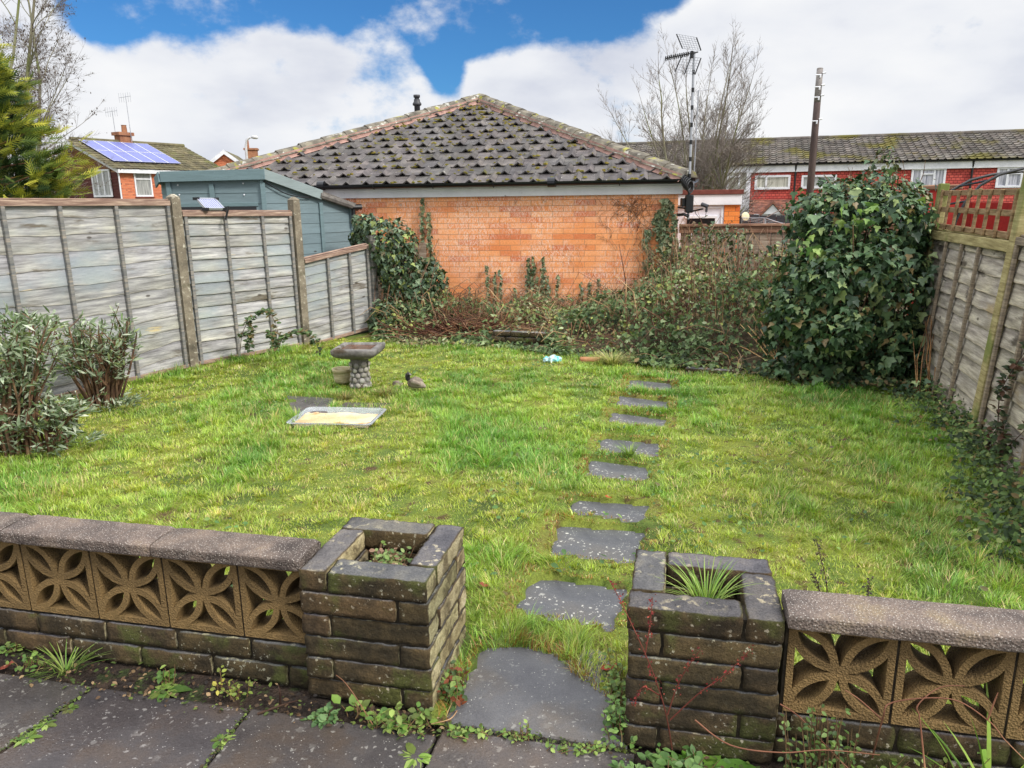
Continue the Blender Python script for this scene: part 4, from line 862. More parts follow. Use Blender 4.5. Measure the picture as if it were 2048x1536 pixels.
def hip_run(a, c_, name='hip_tiles', step=.40):
    d = c_ - a; L = d.length; d.normalize(); side = d.cross(Vector((0, 0, 1))).normalized(); upn = side.cross(d).normalized(); b = MB(); pk = MB(); n = int(L / step); rr = random.Random(3)
    for i in range(n + 1):
        u0 = i * step - .02; u1 = min(L + .05, u0 + step + .03); li = .012 * rr.random() + (.018)
        t = rr.uniform(.85, 1.12); prof = [(-.155, -.030), (-.085, .046), (0, .072), (.085, .046), (.155, -.030)]; vs = []
        for u, ad in ((u0, li + .018), ((u0 + u1) / 2, li + .012), (u1, li)):
            for (w, h) in prof: vs.append(a + d * u + side * w + upn * (h + ad) + MN.noise_vector(Vector((u * 9, w * 20, h * 9))) * .006)
        n0 = 5; fs = [(r_ * 5 + k, (r_ + 1) * 5 + k, (r_ + 1) * 5 + k + 1, r_ * 5 + k + 1) for r_ in range(2) for k in range(4)] + [(4, 3, 2, 1, 0)]
        b.add(vs, fs, (t, t, t))
    n2 = int(L / .05); o0 = 0
    for sgn in (-1, 1):
        vs = []; 
        for i in range(n2 + 1):
            u = L * i / n2; w = .135 + .006 * MN.noise(Vector((u * 7, sgn, 2))); w2 = .166 + .014 * MN.noise(Vector((u * 4, sgn, 5))) + .02 * MN.noise(Vector((u * 14, sgn, 5)))
            vs += [a + d * u + side * sgn * w + upn * .045, a + d * u + side * sgn * (w2 - .02) + upn * (-.03), a + d * u + side * sgn * w2 + upn * (-.055)]
        fs = []
        for i in range(n2):
            for k in range(2): f = (i * 3 + k, i * 3 + 3 + k, i * 3 + 4 + k, i * 3 + k + 1); fs.append(f if sgn > 0 else tuple(reversed(f)))
        pk.add(vs, fs)
    h = b.build(name, m_hip, bung); pk.build('mortar_bedding', m_pink, h)
hip_run(E0 + Vector((0, 0, .03)), ap + Vector((0, 0, .03))); hip_run(E1 + Vector((0, 0, .03)), ap + Vector((0, 0, .03)))
root = thing('flue_pipe', 'dark grey flue pipe with a cowl behind the left slope of the hipped roof', 'flue'); root.location = P(835, 232, 15.2); root.location.z -= .6
zs = .6; b = MB(); b.lathe([(.055, 0), (.055, zs + .18), (.075, zs + .19), (.085, zs + .20), (.085, zs + .225), (.06, zs + .26), (.058, zs + .30)], 14); m_flue = plain('flue_grey', S(62, 62, 66), .5, .4); b.build('pipe', m_flue, root, True)
b = MB(); b.lathe([(.045, zs + .30), (.045, zs + .33), (.062, zs + .335), (.064, zs + .38), (.0, zs + .385)], 14); b.build('cowl', m_flue, root, True)

# aerial on its banded mast, bracket with satellite arm
m_mast = mottled('mast_silver', [(.3, S(150, 152, 158)), (.7, S(188, 190, 196))], 6, 4, .4, 0, metal=.5, fine=.1)
root = thing('tv_aerial', 'tall aerial with mesh reflectors on a black banded mast at the orange wall corner', 'aerial'); mb_ = P(1377, 420, 10.25); mt = P(1388.5, 103, 10.25); root.location = mb_
o_ = mb_; b = MB(); b.tube([(0, 0, -.12), mt - o_], .0165, 8); b.build('mast', m_mast, root)
for u in np.linspace(.10, .86, 8): b = MB(); p = (mt - o_) * u; b.tube([p, p + (mt - o_) * .028], .0185, 8); b.build('black_band', m_black, root)
def grid_panel(A, Bq, C_, D_, nu, nv, r_=.0028):
    b = MB()
    for i in range(nu + 1): u = i / nu; b.tube([A.lerp(Bq, u) - o_, D_.lerp(C_, u) - o_], r_, 4)
    for j in range(nv + 1): v = j / nv; b.tube([A.lerp(D_, v) - o_, Bq.lerp(C_, v) - o_], r_, 4)
    return b
g1 = grid_panel(P(1353, 68, 10.5), P(1393, 75, 10.1), P(1402, 101, 10.1), P(1365, 97, 10.5), 7, 6); g1.build('reflector', m_mast, root)
g2 = grid_panel(P(1363, 113, 10.5), P(1402, 116, 10.1), P(1390, 149, 10.1), P(1350, 144, 10.5), 7, 6); g2.build('reflector', m_mast, root)
for (p, q) in (((1353, 68, 10.5), (1365, 97, 10.5)), ((1393, 75, 10.1), (1402, 101, 10.1)), ((1363, 113, 10.5), (1350, 144, 10.5)), ((1402, 116, 10.1), (1390, 149, 10.1)), ((1382, 114, 10.3), (1369, 148, 10.3))): b = MB(); b.tube([P(*p) - o_, P(*q) - o_], .008, 5); b.build('reflector_bar', m_black, root)
b = MB(); p0 = P(1396, 104, 10.25) - o_; p1 = P(1331, 117, 10.05) - o_; b.tube([p0, p1], .008, 6)
for k in range(13):
    p = p0.lerp(p1, .30 + .7 * k / 12); w_ = .05 + .012 * (k % 2); d = Vector((.10, 1, -.1)).normalized(); b.tube([p - d * w_ + Vector((0, 0, .012)), p + d * w_ + Vector((0, 0, -.012))], .0065, 5); b.tube([p + Vector((0, 0, -.022)), p + Vector((0, 0, .022))], .0065, 5)
b.build('boom', m_black, root)
b = MB(); p = P(1383, 108, 10.24) - o_; b.cham(p.x - .018, p.x + .018, p.y - .03, p.y + .02, p.z - .05, p.z + .035, .006); b.build('dipole_box', m_black, root)
root = thing('satellite_bracket', 'black bracket and satellite receiver arm fixed at the corner of the orange wall', 'bracket'); o_ = P(1378, 410, 10.2); root.location = o_
b = MB(); b.cham(-.05, .05, -.05, .05, -.10, .13, .012); b.cham(-.095, -.052, -.02, .12, -.02, .09, .01); b.tube([(-.12, .1, -.13), (-.06, 0, -.12), (.0, -.02, -.15)], .02, 8); b.tube([(-.12, .12, -.03), (-.06, .02, -.04), (.0, .0, -.06)], .012, 6); b.build('clamp', m_black, root)
b = MB(); q = P(1406, 413, 10.0) - o_; b.tube([(0, -.02, -.09), q + Vector((0, 0, -.03))], .011, 6); b.build('arm', m_black, root)
b = MB(); b.tube([q + Vector((-.02, 0, .03)), q + Vector((.05, -.05, .0))], .026, 10); b.tube([q + Vector((.04, -.04, 0)), q + Vector((.035, -.04, -.07))], .016, 8); b.build('receiver', m_flue, root)
b = MB(); b.tube([q + Vector((.035, -.04, -.07)), q + Vector((.03, -.03, -.13)), q + Vector((-.04, -.02, -.15)), q + Vector((-.09, 0, -.09)), q + Vector((-.10, 0, -.04))], .004, 5); b.build('cable', m_black, root)
root = thing('cable_coil', 'loops of black cable hanging at the end of the gutter by the mast', 'cable coil'); root.location = P(1369, 362, 10.2); b = MB()
for k in range(5):
    c = Vector((.015 * k, -.02 * k, -.02 * k)); b.tube([c + Vector((.07 * cos(a) * .7, .05 * cos(a), .075 * sin(a))) for a in np.linspace(0, 2 * pi, 15)], .010, 5)
b.build('loops', m_black, root)

# flat-roofed garage in the yard behind
m_rwhite = plain('white_boards', S(214, 212, 220), .6)
m_brownf = mottled('brown_roof_edge', [(.3, S(96, 50, 44)), (.7, S(124, 72, 62))], 8, 5, .9, .3)
gO = P(1340, 400, 14.4); root = thing('flat_roofed_garage', 'white fronted garage with a flat brown edged roof behind the orange wall', 'garage', Vector((gO.x, gO.y, 0)), R(-6))
def gl(x, y): 
    n = Vector((sin(R(-6)), -cos(R(-6)), 0)); d = ray(x, y); o2 = Vector((0, 0, CAM_H)); t = (Vector((gO.x, gO.y, 0)) - o2).dot(n) / d.dot(n); p = o2 + d * t - Vector((gO.x, gO.y, 0)); return p.x * cos(R(-6)) + p.y * sin(R(-6)), p.z
xr = gl(1480, 420)[0]; xw = gl(1449, 420)[0]; xe = gl(1486, 385)[0]; z0, z1 = gl(1449, 410)[1], gl(1430, 389)[1]; z2 = gl(1430, 379.5)[1]
b = MB(); b.box(xw, xr, 0, 4.0, -1.6, z0 - .002); b.build('brick_wall', brickmat('orange_brick_small', S(216, 122, 58), S(228, 138, 70), S(196, 100, 50), S(120, 84, 58), .24, .085), root)
b = MB(); b.box(-.6, xw - .003, .02, .05, -1.6, z0); b.box(-.6, .2, .051, 4, -1.6, z0); b.build('front_boards', m_rwhite, root)
b = MB(); b.cham(-.6, xe - .02, -.05, 4, z0 + .002, z1, .006); b.build('fascia', m_fascia, root); b = MB(); b.cham(-.62, xe, -.08, 4.1, z1 + .002, z2, .006); b.build('roof', m_brownf, root)
x0, zt = gl(1374, 437); x1, zb_ = gl(1429, 448); b = MB(); b.box(x0, x1, -.004, .018, zb_ - .02, zt); w_ = b.build('window', m_glass, root)
b = MB(); b.cham(x0 - .04, x1 + .05, -.015, .019, zt + .001, zt + .05, .004); b.cham(x1 + .002, x1 + .05, -.015, .019, zb_ - .2, zt, .004); b.build('frame', m_white, w_)
x0, zt = gl(1372, 414); x1, _ = gl(1443, 414); b = MB(); b.cham(x0 - .3, x1, .002, .019, zt - .03, zt, .003); b.cham(x1, x1 + .03, .002, .019, -1, zt, .003); b.build('door_frame', m_white, root)
p = P(1490, 433, 14.0); root = thing('satellite_dish', 'small round cream dish beside the white fronted garage', 'satellite dish', p, R(10)); b = MB(); b.lathe([(0, 0), (.04, .004), (.07, .012), (.078, .02), (.075, .024), (.0, .01)], 20); o = b.build('dish', plain('cream_plastic', S(220, 206, 168), .5), root, True); o.rotation_euler = (R(80), 0, 0); b = MB(); b.tube([(0, .02, 0), (-.06, .12, -.02)], .01, 6); b.build('bracket', m_black, root)
root = thing('washing_line', 'rotary washing line with thin white cords above the dark yard fence', 'washing line'); o_ = P(1530, 440, 12.8); root.location = Vector((o_.x, 12.8, -1.0)); q = lambda x, y, Y: P(x, y, Y) - root.location; b = MB(); b.tube([(0, 0, 0), q(1530, 436, 12.8)], .02, 6); b.build('pole', m_mast, root)
b = MB()
for (x, y) in ((1484, 436), (1560, 420), (1580, 452)): b.tube([q(1530, 436, 12.8), q(x, y, 12.4 if x > 1500 else 13.2)], .007, 5)
b.build('arms', m_mast, root); b = MB()
for y in (434, 437, 440): b.tube([q(1484, y, 13.2), q(1580, y + 14, 12.5)], .003, 4)
b.build('cords', m_white, root)

# ================================================================ terrace of red tile-hung houses
T0 = Vector((5.7, 38, 0)); TRZ = R(-17); Td = Vector((cos(TRZ), sin(TRZ), 0)); Tn = Vector((-sin(TRZ), cos(TRZ), 0))
def TP(x, y, off=0.0):
    n = Tn; d = ray(x, y); o2 = Vector((0, 0, CAM_H)); t = (T0 + Tn * off - o2).dot(n) / d.dot(n); p = o2 + d * t - T0; return p.dot(Td), p.z
m = Mat('red_hung_tiles'); x_, y_, z_ = m.xyz()[:3]; v = m.comb(x_, z_); b_ = m.n('ShaderNodeTexBrick'); m.l(v, b_.inputs['Vector']); b_.inputs['Scale'].default_value = 1; b_.inputs['Brick Width'].default_value = .17; b_.inputs['Row Height'].default_value = .115; b_.inputs['Mortar Size'].default_value = .012; b_.inputs['Mortar Smooth'].default_value = .6
b_.inputs['Color1'].default_value = (*S(168, 62, 54), 1); b_.inputs['Color2'].default_value = (*S(196, 84, 70), 1); b_.inputs['Mortar'].default_value = (*S(112, 32, 32), 1)
saw = m.math('FRACT', m.math('DIVIDE', z_, .115)); m_hung = m.done(m.mix(.35, b_.outputs['Color'], m.ramp(m.noise(2.2, 5), [(.3, (.7, .7, .7)), (.7, (1.2, 1.2, 1.2))]), 'MULTIPLY'), .65, m.bump(m.math('SUBTRACT', m.math('MULTIPLY', saw, -1.0), b_.outputs['Fac']), .9, .02), .35)
m_troof = mottled('brown_terrace_tile', [(.28, S(68, 63, 58)), (.5, S(94, 88, 82)), (.72, S(122, 116, 108))], 1.2, 6, .85, .3, 20, spots=[(S(98, 92, 40), .55, .5, .64), (S(100, 90, 54), 1.9, .62, .72)])
terr = thing('terrace_of_houses', 'long red tile hung terrace with a brown roof beyond the right fence', 'terraced houses', T0, TRZ)
TL, TR_ = -3.5, 34; TE = 3.12; TRISE = 1.33
b = MB(); b.box(TL, TR_, 0, 7.6, -1.7, TE - .02); b.build('wall', m_hung, terr)
b = MB(); b.cham(TL, TR_, -.11, -.002, TE - .32, TE, .006); b.build('fascia', m_white, terr)
b = MB(); gutter(b, Vector((TL, -.17, TE + .03)), Vector((TR_, -.17, TE + .03)), .06); b.build('gutter', m_gutter, terr)
rz_ = math.hypot(3.9, TRISE); tvd = Vector((0, 3.9, TRISE)).normalized()
roof_plane(terr, 'roof', Vector((TL, -.14, TE + .05)), Vector((1, 0, 0)), tvd, TR_ - TL, rz_, .30, .33, m_troof, seed=9, stag=False, lift=.035, rib=.05, hj=.008)
b = MB(); b.add([(TL, -.1, TE), (TR_, -.1, TE), (TR_, 3.76, TE + TRISE + .03), (TL, 3.76, TE + TRISE + .03), (TL, 7.7, TE), (TR_, 7.7, TE)], [(0, 1, 2, 3), (3, 2, 5, 4), (0, 3, 4), (1, 5, 2)]); b.build('roof_deck', m_troof, terr)
b = MB()
for k in range(84): x = TL + k * .445; b.tube([(x, 3.77, TE + TRISE + .05 + random.uniform(-.01, .01)), (x + .45, 3.77, TE + TRISE + .05)], .11, 8, jit(.12))
b.build('ridge_tiles', m_troof, terr)
m_pane = mottled('window_pane', [(.3, S(96, 98, 102)), (.5, S(150, 152, 150)), (.7, S(190, 190, 184))], 3, 3, .12, 0, stretch=(9, 1, .4), spec=.6, fine=0)
m_blind = mottled('vertical_blind', [(.38, S(150, 148, 136)), (.62, S(198, 196, 184))], 5, 2, .5, 0, stretch=(5, 1, .05), spec=.4, fine=0)
m_curt = mottled('net_curtain', [(.35, S(120, 122, 134)), (.65, S(206, 206, 214))], 4, 4, .5, 0, stretch=(4, 1, .3), spec=.4, fine=0)
def window(parent, x0, x1, z0, z1, bars=(), transoms=(), fr=.07, mat=None, dep=.05, yoff=0.0, mfr=None):
    mfr = mfr or m_white
    b = MB(); b.box(x0 + fr * .5, x1 - fr * .5, yoff - .012, yoff + .01, z0 + fr * .5, z1 - fr * .5); w = b.build('window', mat or m_pane, parent)
    f = MB(); y0, y1 = yoff - dep, yoff - .003
    f.cham(x0, x1, y0, y1, z1 - fr, z1, .006); f.cham(x0, x1, y0, y1, z0, z0 + fr, .006); f.cham(x0, x0 + fr, y0, y1, z0 + fr + .001, z1 - fr - .001, .006); f.cham(x1 - fr, x1, y0, y1, z0 + fr + .001, z1 - fr - .001, .006)
    for bx in bars: f.cham(bx - fr * .45, bx + fr * .45, y0 + .004, y1, z0 + fr + .001, z1 - fr - .001, .005)
    for (a, c_, z) in transoms: f.cham(a, c_, y0 + .006, y1, z - fr * .4, z + fr * .4, .005)
    f.build('frame', mfr, w); return w
def tx(x, y=370): return TP(x, y)[0]
def tz(x, y): return TP(x, y)[1]
# white panelled bay with a tall window, then the others from left to right
x0, x1 = tx(1431), tx(1501); b = MB(); b.box(x0, x1, -.05, -.003, -1.6, TE - .325); b.build('white_panel', m_rwhite, terr)
window(terr, x0 + .12, x1 - .12, tz(1465, 384), tz(1465, 342), (tx(1455), tx(1478)), ((tx(1455) + .03, tx(1478) - .03, tz(1466, 354)),), .09, m_blind, .10, -.05)
window(terr, tx(1509), tx(1580), tz(1540, 379), tz(1540, 350.5), (tx(1532),), (), .10, m_blind, .06)
window(terr, tx(1602), tx(1672), tz(1640, 377), tz(1640, 350), (tx(1622),), (), .09, m_pane, .06)
window(terr, tx(1820), tx(1889), tz(1850, 376.5), tz(1850, 336), (tx(1840), tx(1866)), ((tx(1841), tx(1865), tz(1850, 348)),), .09, m_curt, .06)
window(terr, tx(1990), tx(2062), tz(2010, 375.5), tz(2010, 334), (tx(2012), tx(2040)), ((tx(2013), tx(2039), tz(2020, 347)),), .09, m_curt, .06)
window(terr, tx(2110), tx(2180), tz(2100, 372), tz(2100, 340), (tx(2130),), (), .09, m_pane, .06)
for xp, yb in ((1589, 402), (1940, 420)): b = MB(); x = tx(xp); b.tube([(x, -.12, TE), (x, -.07, TE - .3), (x, -.06, -1.5)], .045, 8); b.build('drainpipe', m_black, terr)
# tiled porch roof with a little white gable
m_porch = mottled('porch_tile', [(.3, S(92, 62, 56)), (.5, S(124, 84, 72)), (.7, S(156, 102, 80))], 3, 5, .8, .6, 14, stretch=(1, 1, 4))
s0, s1 = tx(1513), tx(1650); zt, zb_ = TP(1550, 399)[1], TP(1550, 428, -1.2)[1]
rp = roof_plane(terr, 'porch_roof', Vector((s0, -1.2, zb_)), Vector((1, 0, 0)), Vector((0, 1.2, zt - zb_)).normalized(), s1 - s0, math.hypot(1.2, zt - zb_), .26, .16, m_porch, seed=2, stag=True, lift=.02, rib=.006)
b = MB(); b.add([(s0, -1.2, zb_ - .02), (s1, -1.2, zb_ - .02), (s1, 0, zt - .02), (s0, 0, zt - .02)], [(0, 1, 2, 3)]); b.cham(s0 - .05, s1 + .1, -1.27, -1.2, zb_ - .12, zb_ - .0, .005, mi=1); b.build('porch_fascia', [m_porch, m_white], terr)
g0, zg0 = TP(1527, 428, -1.3); g1, _ = TP(1563, 428, -1.3); gm, zg1 = TP(1546, 404, -1.3); gw = (g1 - g0) / 2
b = MB(); b.add([(gm - gw, -1.32, zb_), (gm + gw, -1.32, zb_), (gm, -1.32, zg1 - .1), (gm - gw, -.2, zb_), (gm + gw, -.2, zb_), (gm, -.2, zg1 - .1)], [(0, 1, 2), (1, 4, 5, 2), (3, 0, 2, 5)]); b.build('porch_gable', m_white, terr)
b = MB(); r2 = .16
for sgn in (-1, 1):
    b.add([(gm, -1.4, zg1 + .06), (gm + sgn * (gw + .2), -1.4, zb_ - .04), (gm + sgn * (gw + .2), -.1, zb_ - .04), (gm, -.1, zg1 + .06), (gm, -1.4, zg1 - .06), (gm + sgn * (gw + .1), -1.4, zb_ - .08), (gm + sgn * (gw + .1), -.1, zb_ - .08), (gm, -.1, zg1 - .06)], [(0, 1, 2, 3), (0, 4, 5, 1), (7, 6, 5, 4), (1, 5, 6, 2)])
b.build('porch_gable_roof', m_porch, terr)
root = thing('aerial', 'thin white aerial on a slender mast in front of the brown terrace roof', 'aerial'); o_ = P(1386, 392, 19.0); root.location = o_; tp = P(1409, 168, 19.0) - o_; b = MB(); b.tube([(0, 0, -1.5), (0, 0, 0), P(1397, 180, 19.0) - o_], .014, 5); b.build('mast', m_mast, root); b = MB()
b.tube([P(1393, 183, 19.2) - o_, P(1430, 176, 18.8) - o_], .008, 5)
for k in range(9): p = (P(1393, 183, 19.2).lerp(P(1430, 176, 18.8), k / 8)) - o_; b.tube([p + Vector((0, 0, -.13)), p + Vector((0, 0, .13))], .005, 4)
for k in range(5): p = P(1428 - 3 * k, 165 + 5 * k, 18.8) - o_; b.tube([p + Vector((-.17, .1, 0)), p + Vector((.1, -.1, 0))], .004, 4)
b.build('elements', m_white, root)

# telegraph pole
m_pole = mottled('creosoted_pole', [(.3, S(60, 50, 48)), (.5, S(84, 70, 66)), (.7, S(108, 96, 90))], 3, 6, .9, .4, stretch=(1, 1, .15))
p0 = P(1613, 470, 26); p1 = P(1640, 137, 26.4); root = thing('telegraph_pole', 'dark wooden telegraph pole standing in front of the red terrace', 'telegraph pole', p0); b = MB(); L_ = p1 - p0; b.tube([L_ * -.25, L_ * .55, L_ * .80], [.135, .115, .110], 14); b.build('shaft', m_pole, root, True)
b = MB(); b.tube([L_ * .80, L_ * 1.0], [.110, .10], 14); b.tube([L_ * .997, L_ * 1.003], [.104, .08], 14); b.build('pole_top', mottled('grey_pole_sheath', [(.3, S(112, 106, 104)), (.7, S(150, 144, 140))], 4, 5, .8, .2), root, True)
for u in (.96, .89, .83, .69): b = MB(); p = L_ * u; b.tube([p + Vector((-.16, -.10, 0)), p + Vector((.02, -.13, 0))], .02, 5); b.cham(p.x - .04, p.x + .0, p.y - .17, p.y - .11, p.z - .10, p.z - .02, .01); b.tube([p + Vector((.06, -.1, .05)), p + Vector((.16, -.12, .07))], .03, 6); b.build('step_bracket', m_white, root)

# ================================================================ houses to the left
m_hroof = mottled('mossy_brown_tile', [(.28, S(72, 66, 52)), (.5, S(98, 92, 68)), (.72, S(122, 114, 86))], 1.2, 6, .9, .3, 20, spots=[(S(98, 102, 48), .5, .52, .68)])
m_hbrick = brickmat('house_brick', S(196, 108, 74), S(212, 126, 88), S(174, 92, 66), S(168, 130, 106), .23, .077, ms=.008)
m_dbrick = mottled('brown_gable_tile', [(.3, S(104, 70, 44)), (.7, S(140, 98, 62))], 3, 5, .8, .3)
m_clad = wood('dark_red_cladding', [(.3, S(70, 38, 36)), (.5, S(88, 50, 46)), (.7, S(106, 64, 58))], sc=2, amt=.3, knots=False)
C_ = Vector((-20.0, 40, 0)); HA = R(60); house = thing('house', 'brick house with solar panels on its mossy roof, beyond the left fence', 'house', C_, HA)   # local x = along the ridge, local y = into the gable width
HE, HR, HL, HW = P(250, 337, 40).z + .08, P(168, 281, 41.7).z, 6.4, 7.0
b = MB(); b.box(0, HL, 0, HW, -1.7, HE); b.add([(0, 0, HE), (0, HW, HE), (0, HW / 2, HR - .05), (HL, 0, HE), (HL, HW, HE), (HL, HW / 2, HR - .05)], [(0, 2, 1), (3, 4, 5)]); b.build('wall', m_hbrick, house)
b = MB(); zc = HE - .17
nb = 30
for k in range(nb): z = -1.6 + k * .17; b.add([(-.03, .15, z), (-.03, HW - .15, z), (-.012, HW - .15, z + .17), (-.012, .15, z + .17), (-.012, .15, z), (-.012, HW - .15, z)], [(1, 0, 3, 2), (0, 1, 5, 4)], jit(.08)) if z + .17 < zc else None
b.build('cladding', m_clad, house)
b = MB(); b.add([(-.012, .05, zc - .01), (-.012, HW - .05, zc - .01), (-.012, HW / 2, HR - .02)], [(0, 2, 1)]); b.build('gable', m_dbrick, house)
hv = Vector((0, HW / 2 + .25, HR - HE + .12)); 
roof_plane(house, 'roof', Vector((-.25, -.3, HE - .08)), Vector((1, 0, 0)), hv.normalized(), HL + .3, hv.length, .30, .34, m_hroof, seed=4, stag=False, lift=.03, rib=.03)
b = MB(); b.add([(-.25, -.3, HE - .09), (HL + .25, -.3, HE - .09), (HL + .25, HW / 2, HR + .02), (-.25, HW / 2, HR + .02), (-.25, HW + .3, HE - .09), (HL + .25, HW + .3, HE - .09)], [(0, 1, 2, 3), (3, 2, 5, 4)]); b.build('roof_deck', m_hroof, house)
b = MB(); b.tube([(-.25, HW / 2 - .05, HR + .07), (HL + .25, HW / 2 - .05, HR + .07)], .12, 8); b.build('ridge_tiles', m_hroof, house)
b = MB()
for sg in (0, 1):
    ya, yb = (-.3, HW / 2) if not sg else (HW + .3, HW / 2); d0 = Vector((0, yb - ya, HR - HE + .1)); pts = [Vector((-.29, ya, HE - .12)), Vector((-.29, yb, HR - .02))]
    b.add([pts[0], pts[1], pts[1] - Vector((0, 0, .22)), pts[0] - Vector((0, 0, .2))] + [p + Vector((.03, 0, 0)) for p in (pts[0], pts[1], pts[1] - Vector((0, 0, .22)), pts[0] - Vector((0, 0, .2)))], [(0, 1, 2, 3), (7, 6, 5, 4), (3, 2, 6, 7), (0, 4, 5, 1)])
b.cham(-.25, HL + .25, -.28, -.24, HE - .30, HE - .10, .005); b.tube([(-.1, -.06, HE - .3), (-.1, -.06, -1.5)], .04, 8); b.build('bargeboard', m_white, house)
window(house, .75, 1.75, 2.10, 3.42, (), ((.82, 1.68, 3.0),), .08, m_pane, .06)
w_ = window(house, .0, 1.6, 2.1, 3.5, (.5, 1.0), (), .10, m_pane, .07); w_.rotation_euler = (0, 0, R(-90)); w_.location = (-.05, 2.3, 0)
b = MB(); b.cham(.70, 1.80, -.1, 0, 2.04, 2.095, .006); b.build('window_sill', m_brownf, house)
sp_ = thing('roof_solar_panels', 'two rows of blue solar panels fixed on the mossy house roof', 'solar panels', C_, HA); hvn = hv.normalized(); hn = Vector((1, 0, 0)).cross(hvn)
O_ = Vector((-.25, -.3, HE - .08)) + hn * .12
for i in range(5):
    for j in range(2):
        u0 = .25 + i * .80; v0 = .75 + j * 1.52; q = [O_ + Vector((1, 0, 0)) * (u0 + a) + hvn * (v0 + c) for a, c in ((.02, .02), (.78, .02), (.78, 1.48), (.02, 1.48))]
        b = MB(); b.add(q + [p - hn * .04 for p in q], [(0, 1, 2, 3)] + [(k, 4 + k, 4 + (k + 1) % 4, (k + 1) % 4) for k in range(4)]); pn = b.build('panel', plain('solar_blue', S(104, 110, 164), .4, .25) if (i, j) == (0, 0) else bpy.data.materials['solar_blue'], sp_)
        b = MB(); e_ = .02
        for a0, a1, c0_, c1 in ((0, .8, 0, e_), (0, .8, 1.5 - e_, 1.5), (0, e_, e_, 1.5 - e_), (.8 - e_, .8, e_, 1.5 - e_)): qq = [O_ + hn * .006 + Vector((1, 0, 0)) * (u0 + a) + hvn * (v0 + c) for a, c in ((a0, c0_), (a1, c0_), (a1, c1), (a0, c1))]; b.add(qq, [(0, 1, 2, 3)])
        b.build('frame', m_white, pn)
ch = MB(); cx_ = HL * .44; ch.box(cx_ - .36, cx_ + .36, HW / 2 - .26, HW / 2 + .26, HR - .3, HR + .42); ch.box(cx_ - .46, cx_ + .46, HW / 2 - .35, HW / 2 + .35, HR + .425, HR + .60); ch.lathe([(.15, HR + .6), (.13, HR + .98), (.16, HR + 1.0), (.1, HR + 1.0)], 10, c=(cx_ + .12, HW / 2, 0)); ch.build('chimney', mottled('chimney_brick', [(.3, S(130, 84, 64)), (.7, S(172, 124, 92))], 3, 5, .9, .4), house)
root = thing('house_aerial', 'pair of thin aerials on the chimney of the house with solar panels', 'aerial', C_ + Vector((cos(HA) * cx_ - sin(HA) * HW / 2, sin(HA) * cx_ + cos(HA) * HW / 2, HR + .6)), 0); b = MB()
for (x, h) in ((-.4, 1.2), (.45, 1.95)):
    b.tube([(x, 0, -.5), (x - .03, 0, h)], .018, 5); b.tube([(x - .5, .2, h - .1), (x + .3, -.1, h - .05)], .012, 4)
    for k in range(6): b.tube([(x - .5 + .15 * k, .2 - .05 * k, h - .35), (x - .5 + .15 * k, .2 - .05 * k, h + .15)], .008, 4)
b.build('masts', m_mast, root)
root = thing('satellite_dish', 'grey dish on the orange side wall of the house with solar panels', 'satellite dish', C_ + Vector((cos(HA) * 2.75 + sin(HA) * .3, sin(HA) * 2.75 - cos(HA) * .3, 2.45)), HA); b = MB(); b.lathe([(0, 0), (.15, .02), (.28, .06), (.3, .08), (.28, .085), (0, .03)], 18); o = b.build('dish', m_mast, root, True); o.rotation_euler = (R(75), 0, R(-30)); b = MB(); b.tube([(0, 0, -.05), (.1, .25, -.3)], .03, 6); b.build('bracket', m_mast, root)
# second house further off
h2 = thing('house', 'far house with only its white edged brick gable and chimney above the shed', 'house', P(458, 400, 64) - Vector((0, 0, 0)), R(12)); h2.location.z = 0
b = MB(); ax = 5.85; b.box(-2.6, 2.6, 0, 7.2, -1.7, 3.9); b.add([(-2.6, 0, 3.9), (2.6, 0, 3.9), (0, 0, ax), (-2.6, 7, 3.9), (2.6, 7, 3.9), (0, 7, ax)], [(0, 1, 2)]); b.build('wall', m_hbrick, h2)
b = MB(); b.add([(-2.9, -.3, 3.72), (0, -.3, ax + .08), (0, 8.5, ax + .08), (-2.9, 8.5, 3.72), (2.9, -.3, 3.72), (2.9, 8.5, 3.72)], [(0, 1, 2, 3), (1, 4, 5, 2)]); b.build('roof', m_hroof, h2)
b = MB()
for sg in (-1, 1): b.add([(0, -.34, ax + .1), (sg * 2.95, -.34, 3.70), (sg * 2.95, -.34, 3.40), (0, -.34, ax - .25)], [(0, 1, 2, 3)] if sg > 0 else [(3, 2, 1, 0)])
b.build('bargeboard', m_white, h2)
b = MB(); b.box(1.0, 2.0, 5.2, 6.2, 4.6, ax + .42); b.box(.9, 2.1, 5.1, 6.3, ax + .425, ax + .58); b.lathe([(.16, ax + .58), (.14, ax + 1.3), (.0, ax + 1.3)], 10, c=(1.2, 5.7, 0)); b.build('chimney', bpy.data.materials['chimney_brick'], h2)
p0 = P(495, 330, 48); root = thing('street_lamp', 'white swan necked street lamp rising behind the shed', 'street lamp', Vector((p0.x, 48, -1.6))); zt = P(495, 276, 48).z + 1.6; b = MB(); m_lamp = plain('lamp_grey', S(196, 196, 198), .5)
b.tube([(0, 0, 0), (0, 0, zt - .5), (.08, 0, zt - .12), (.28, 0, zt + .02), (.42, 0, zt + .04)], [.09, .075, .07, .06, .055], 10); b.build('column', m_lamp, root, True); b = MB(); b.tube([(.36, 0, zt + .05), (.5, 0, zt + .05), (.72, 0, zt + .02), (.8, 0, zt)], [.05, .11, .10, .03], 10); b.build('lantern', m_lamp, root, True)
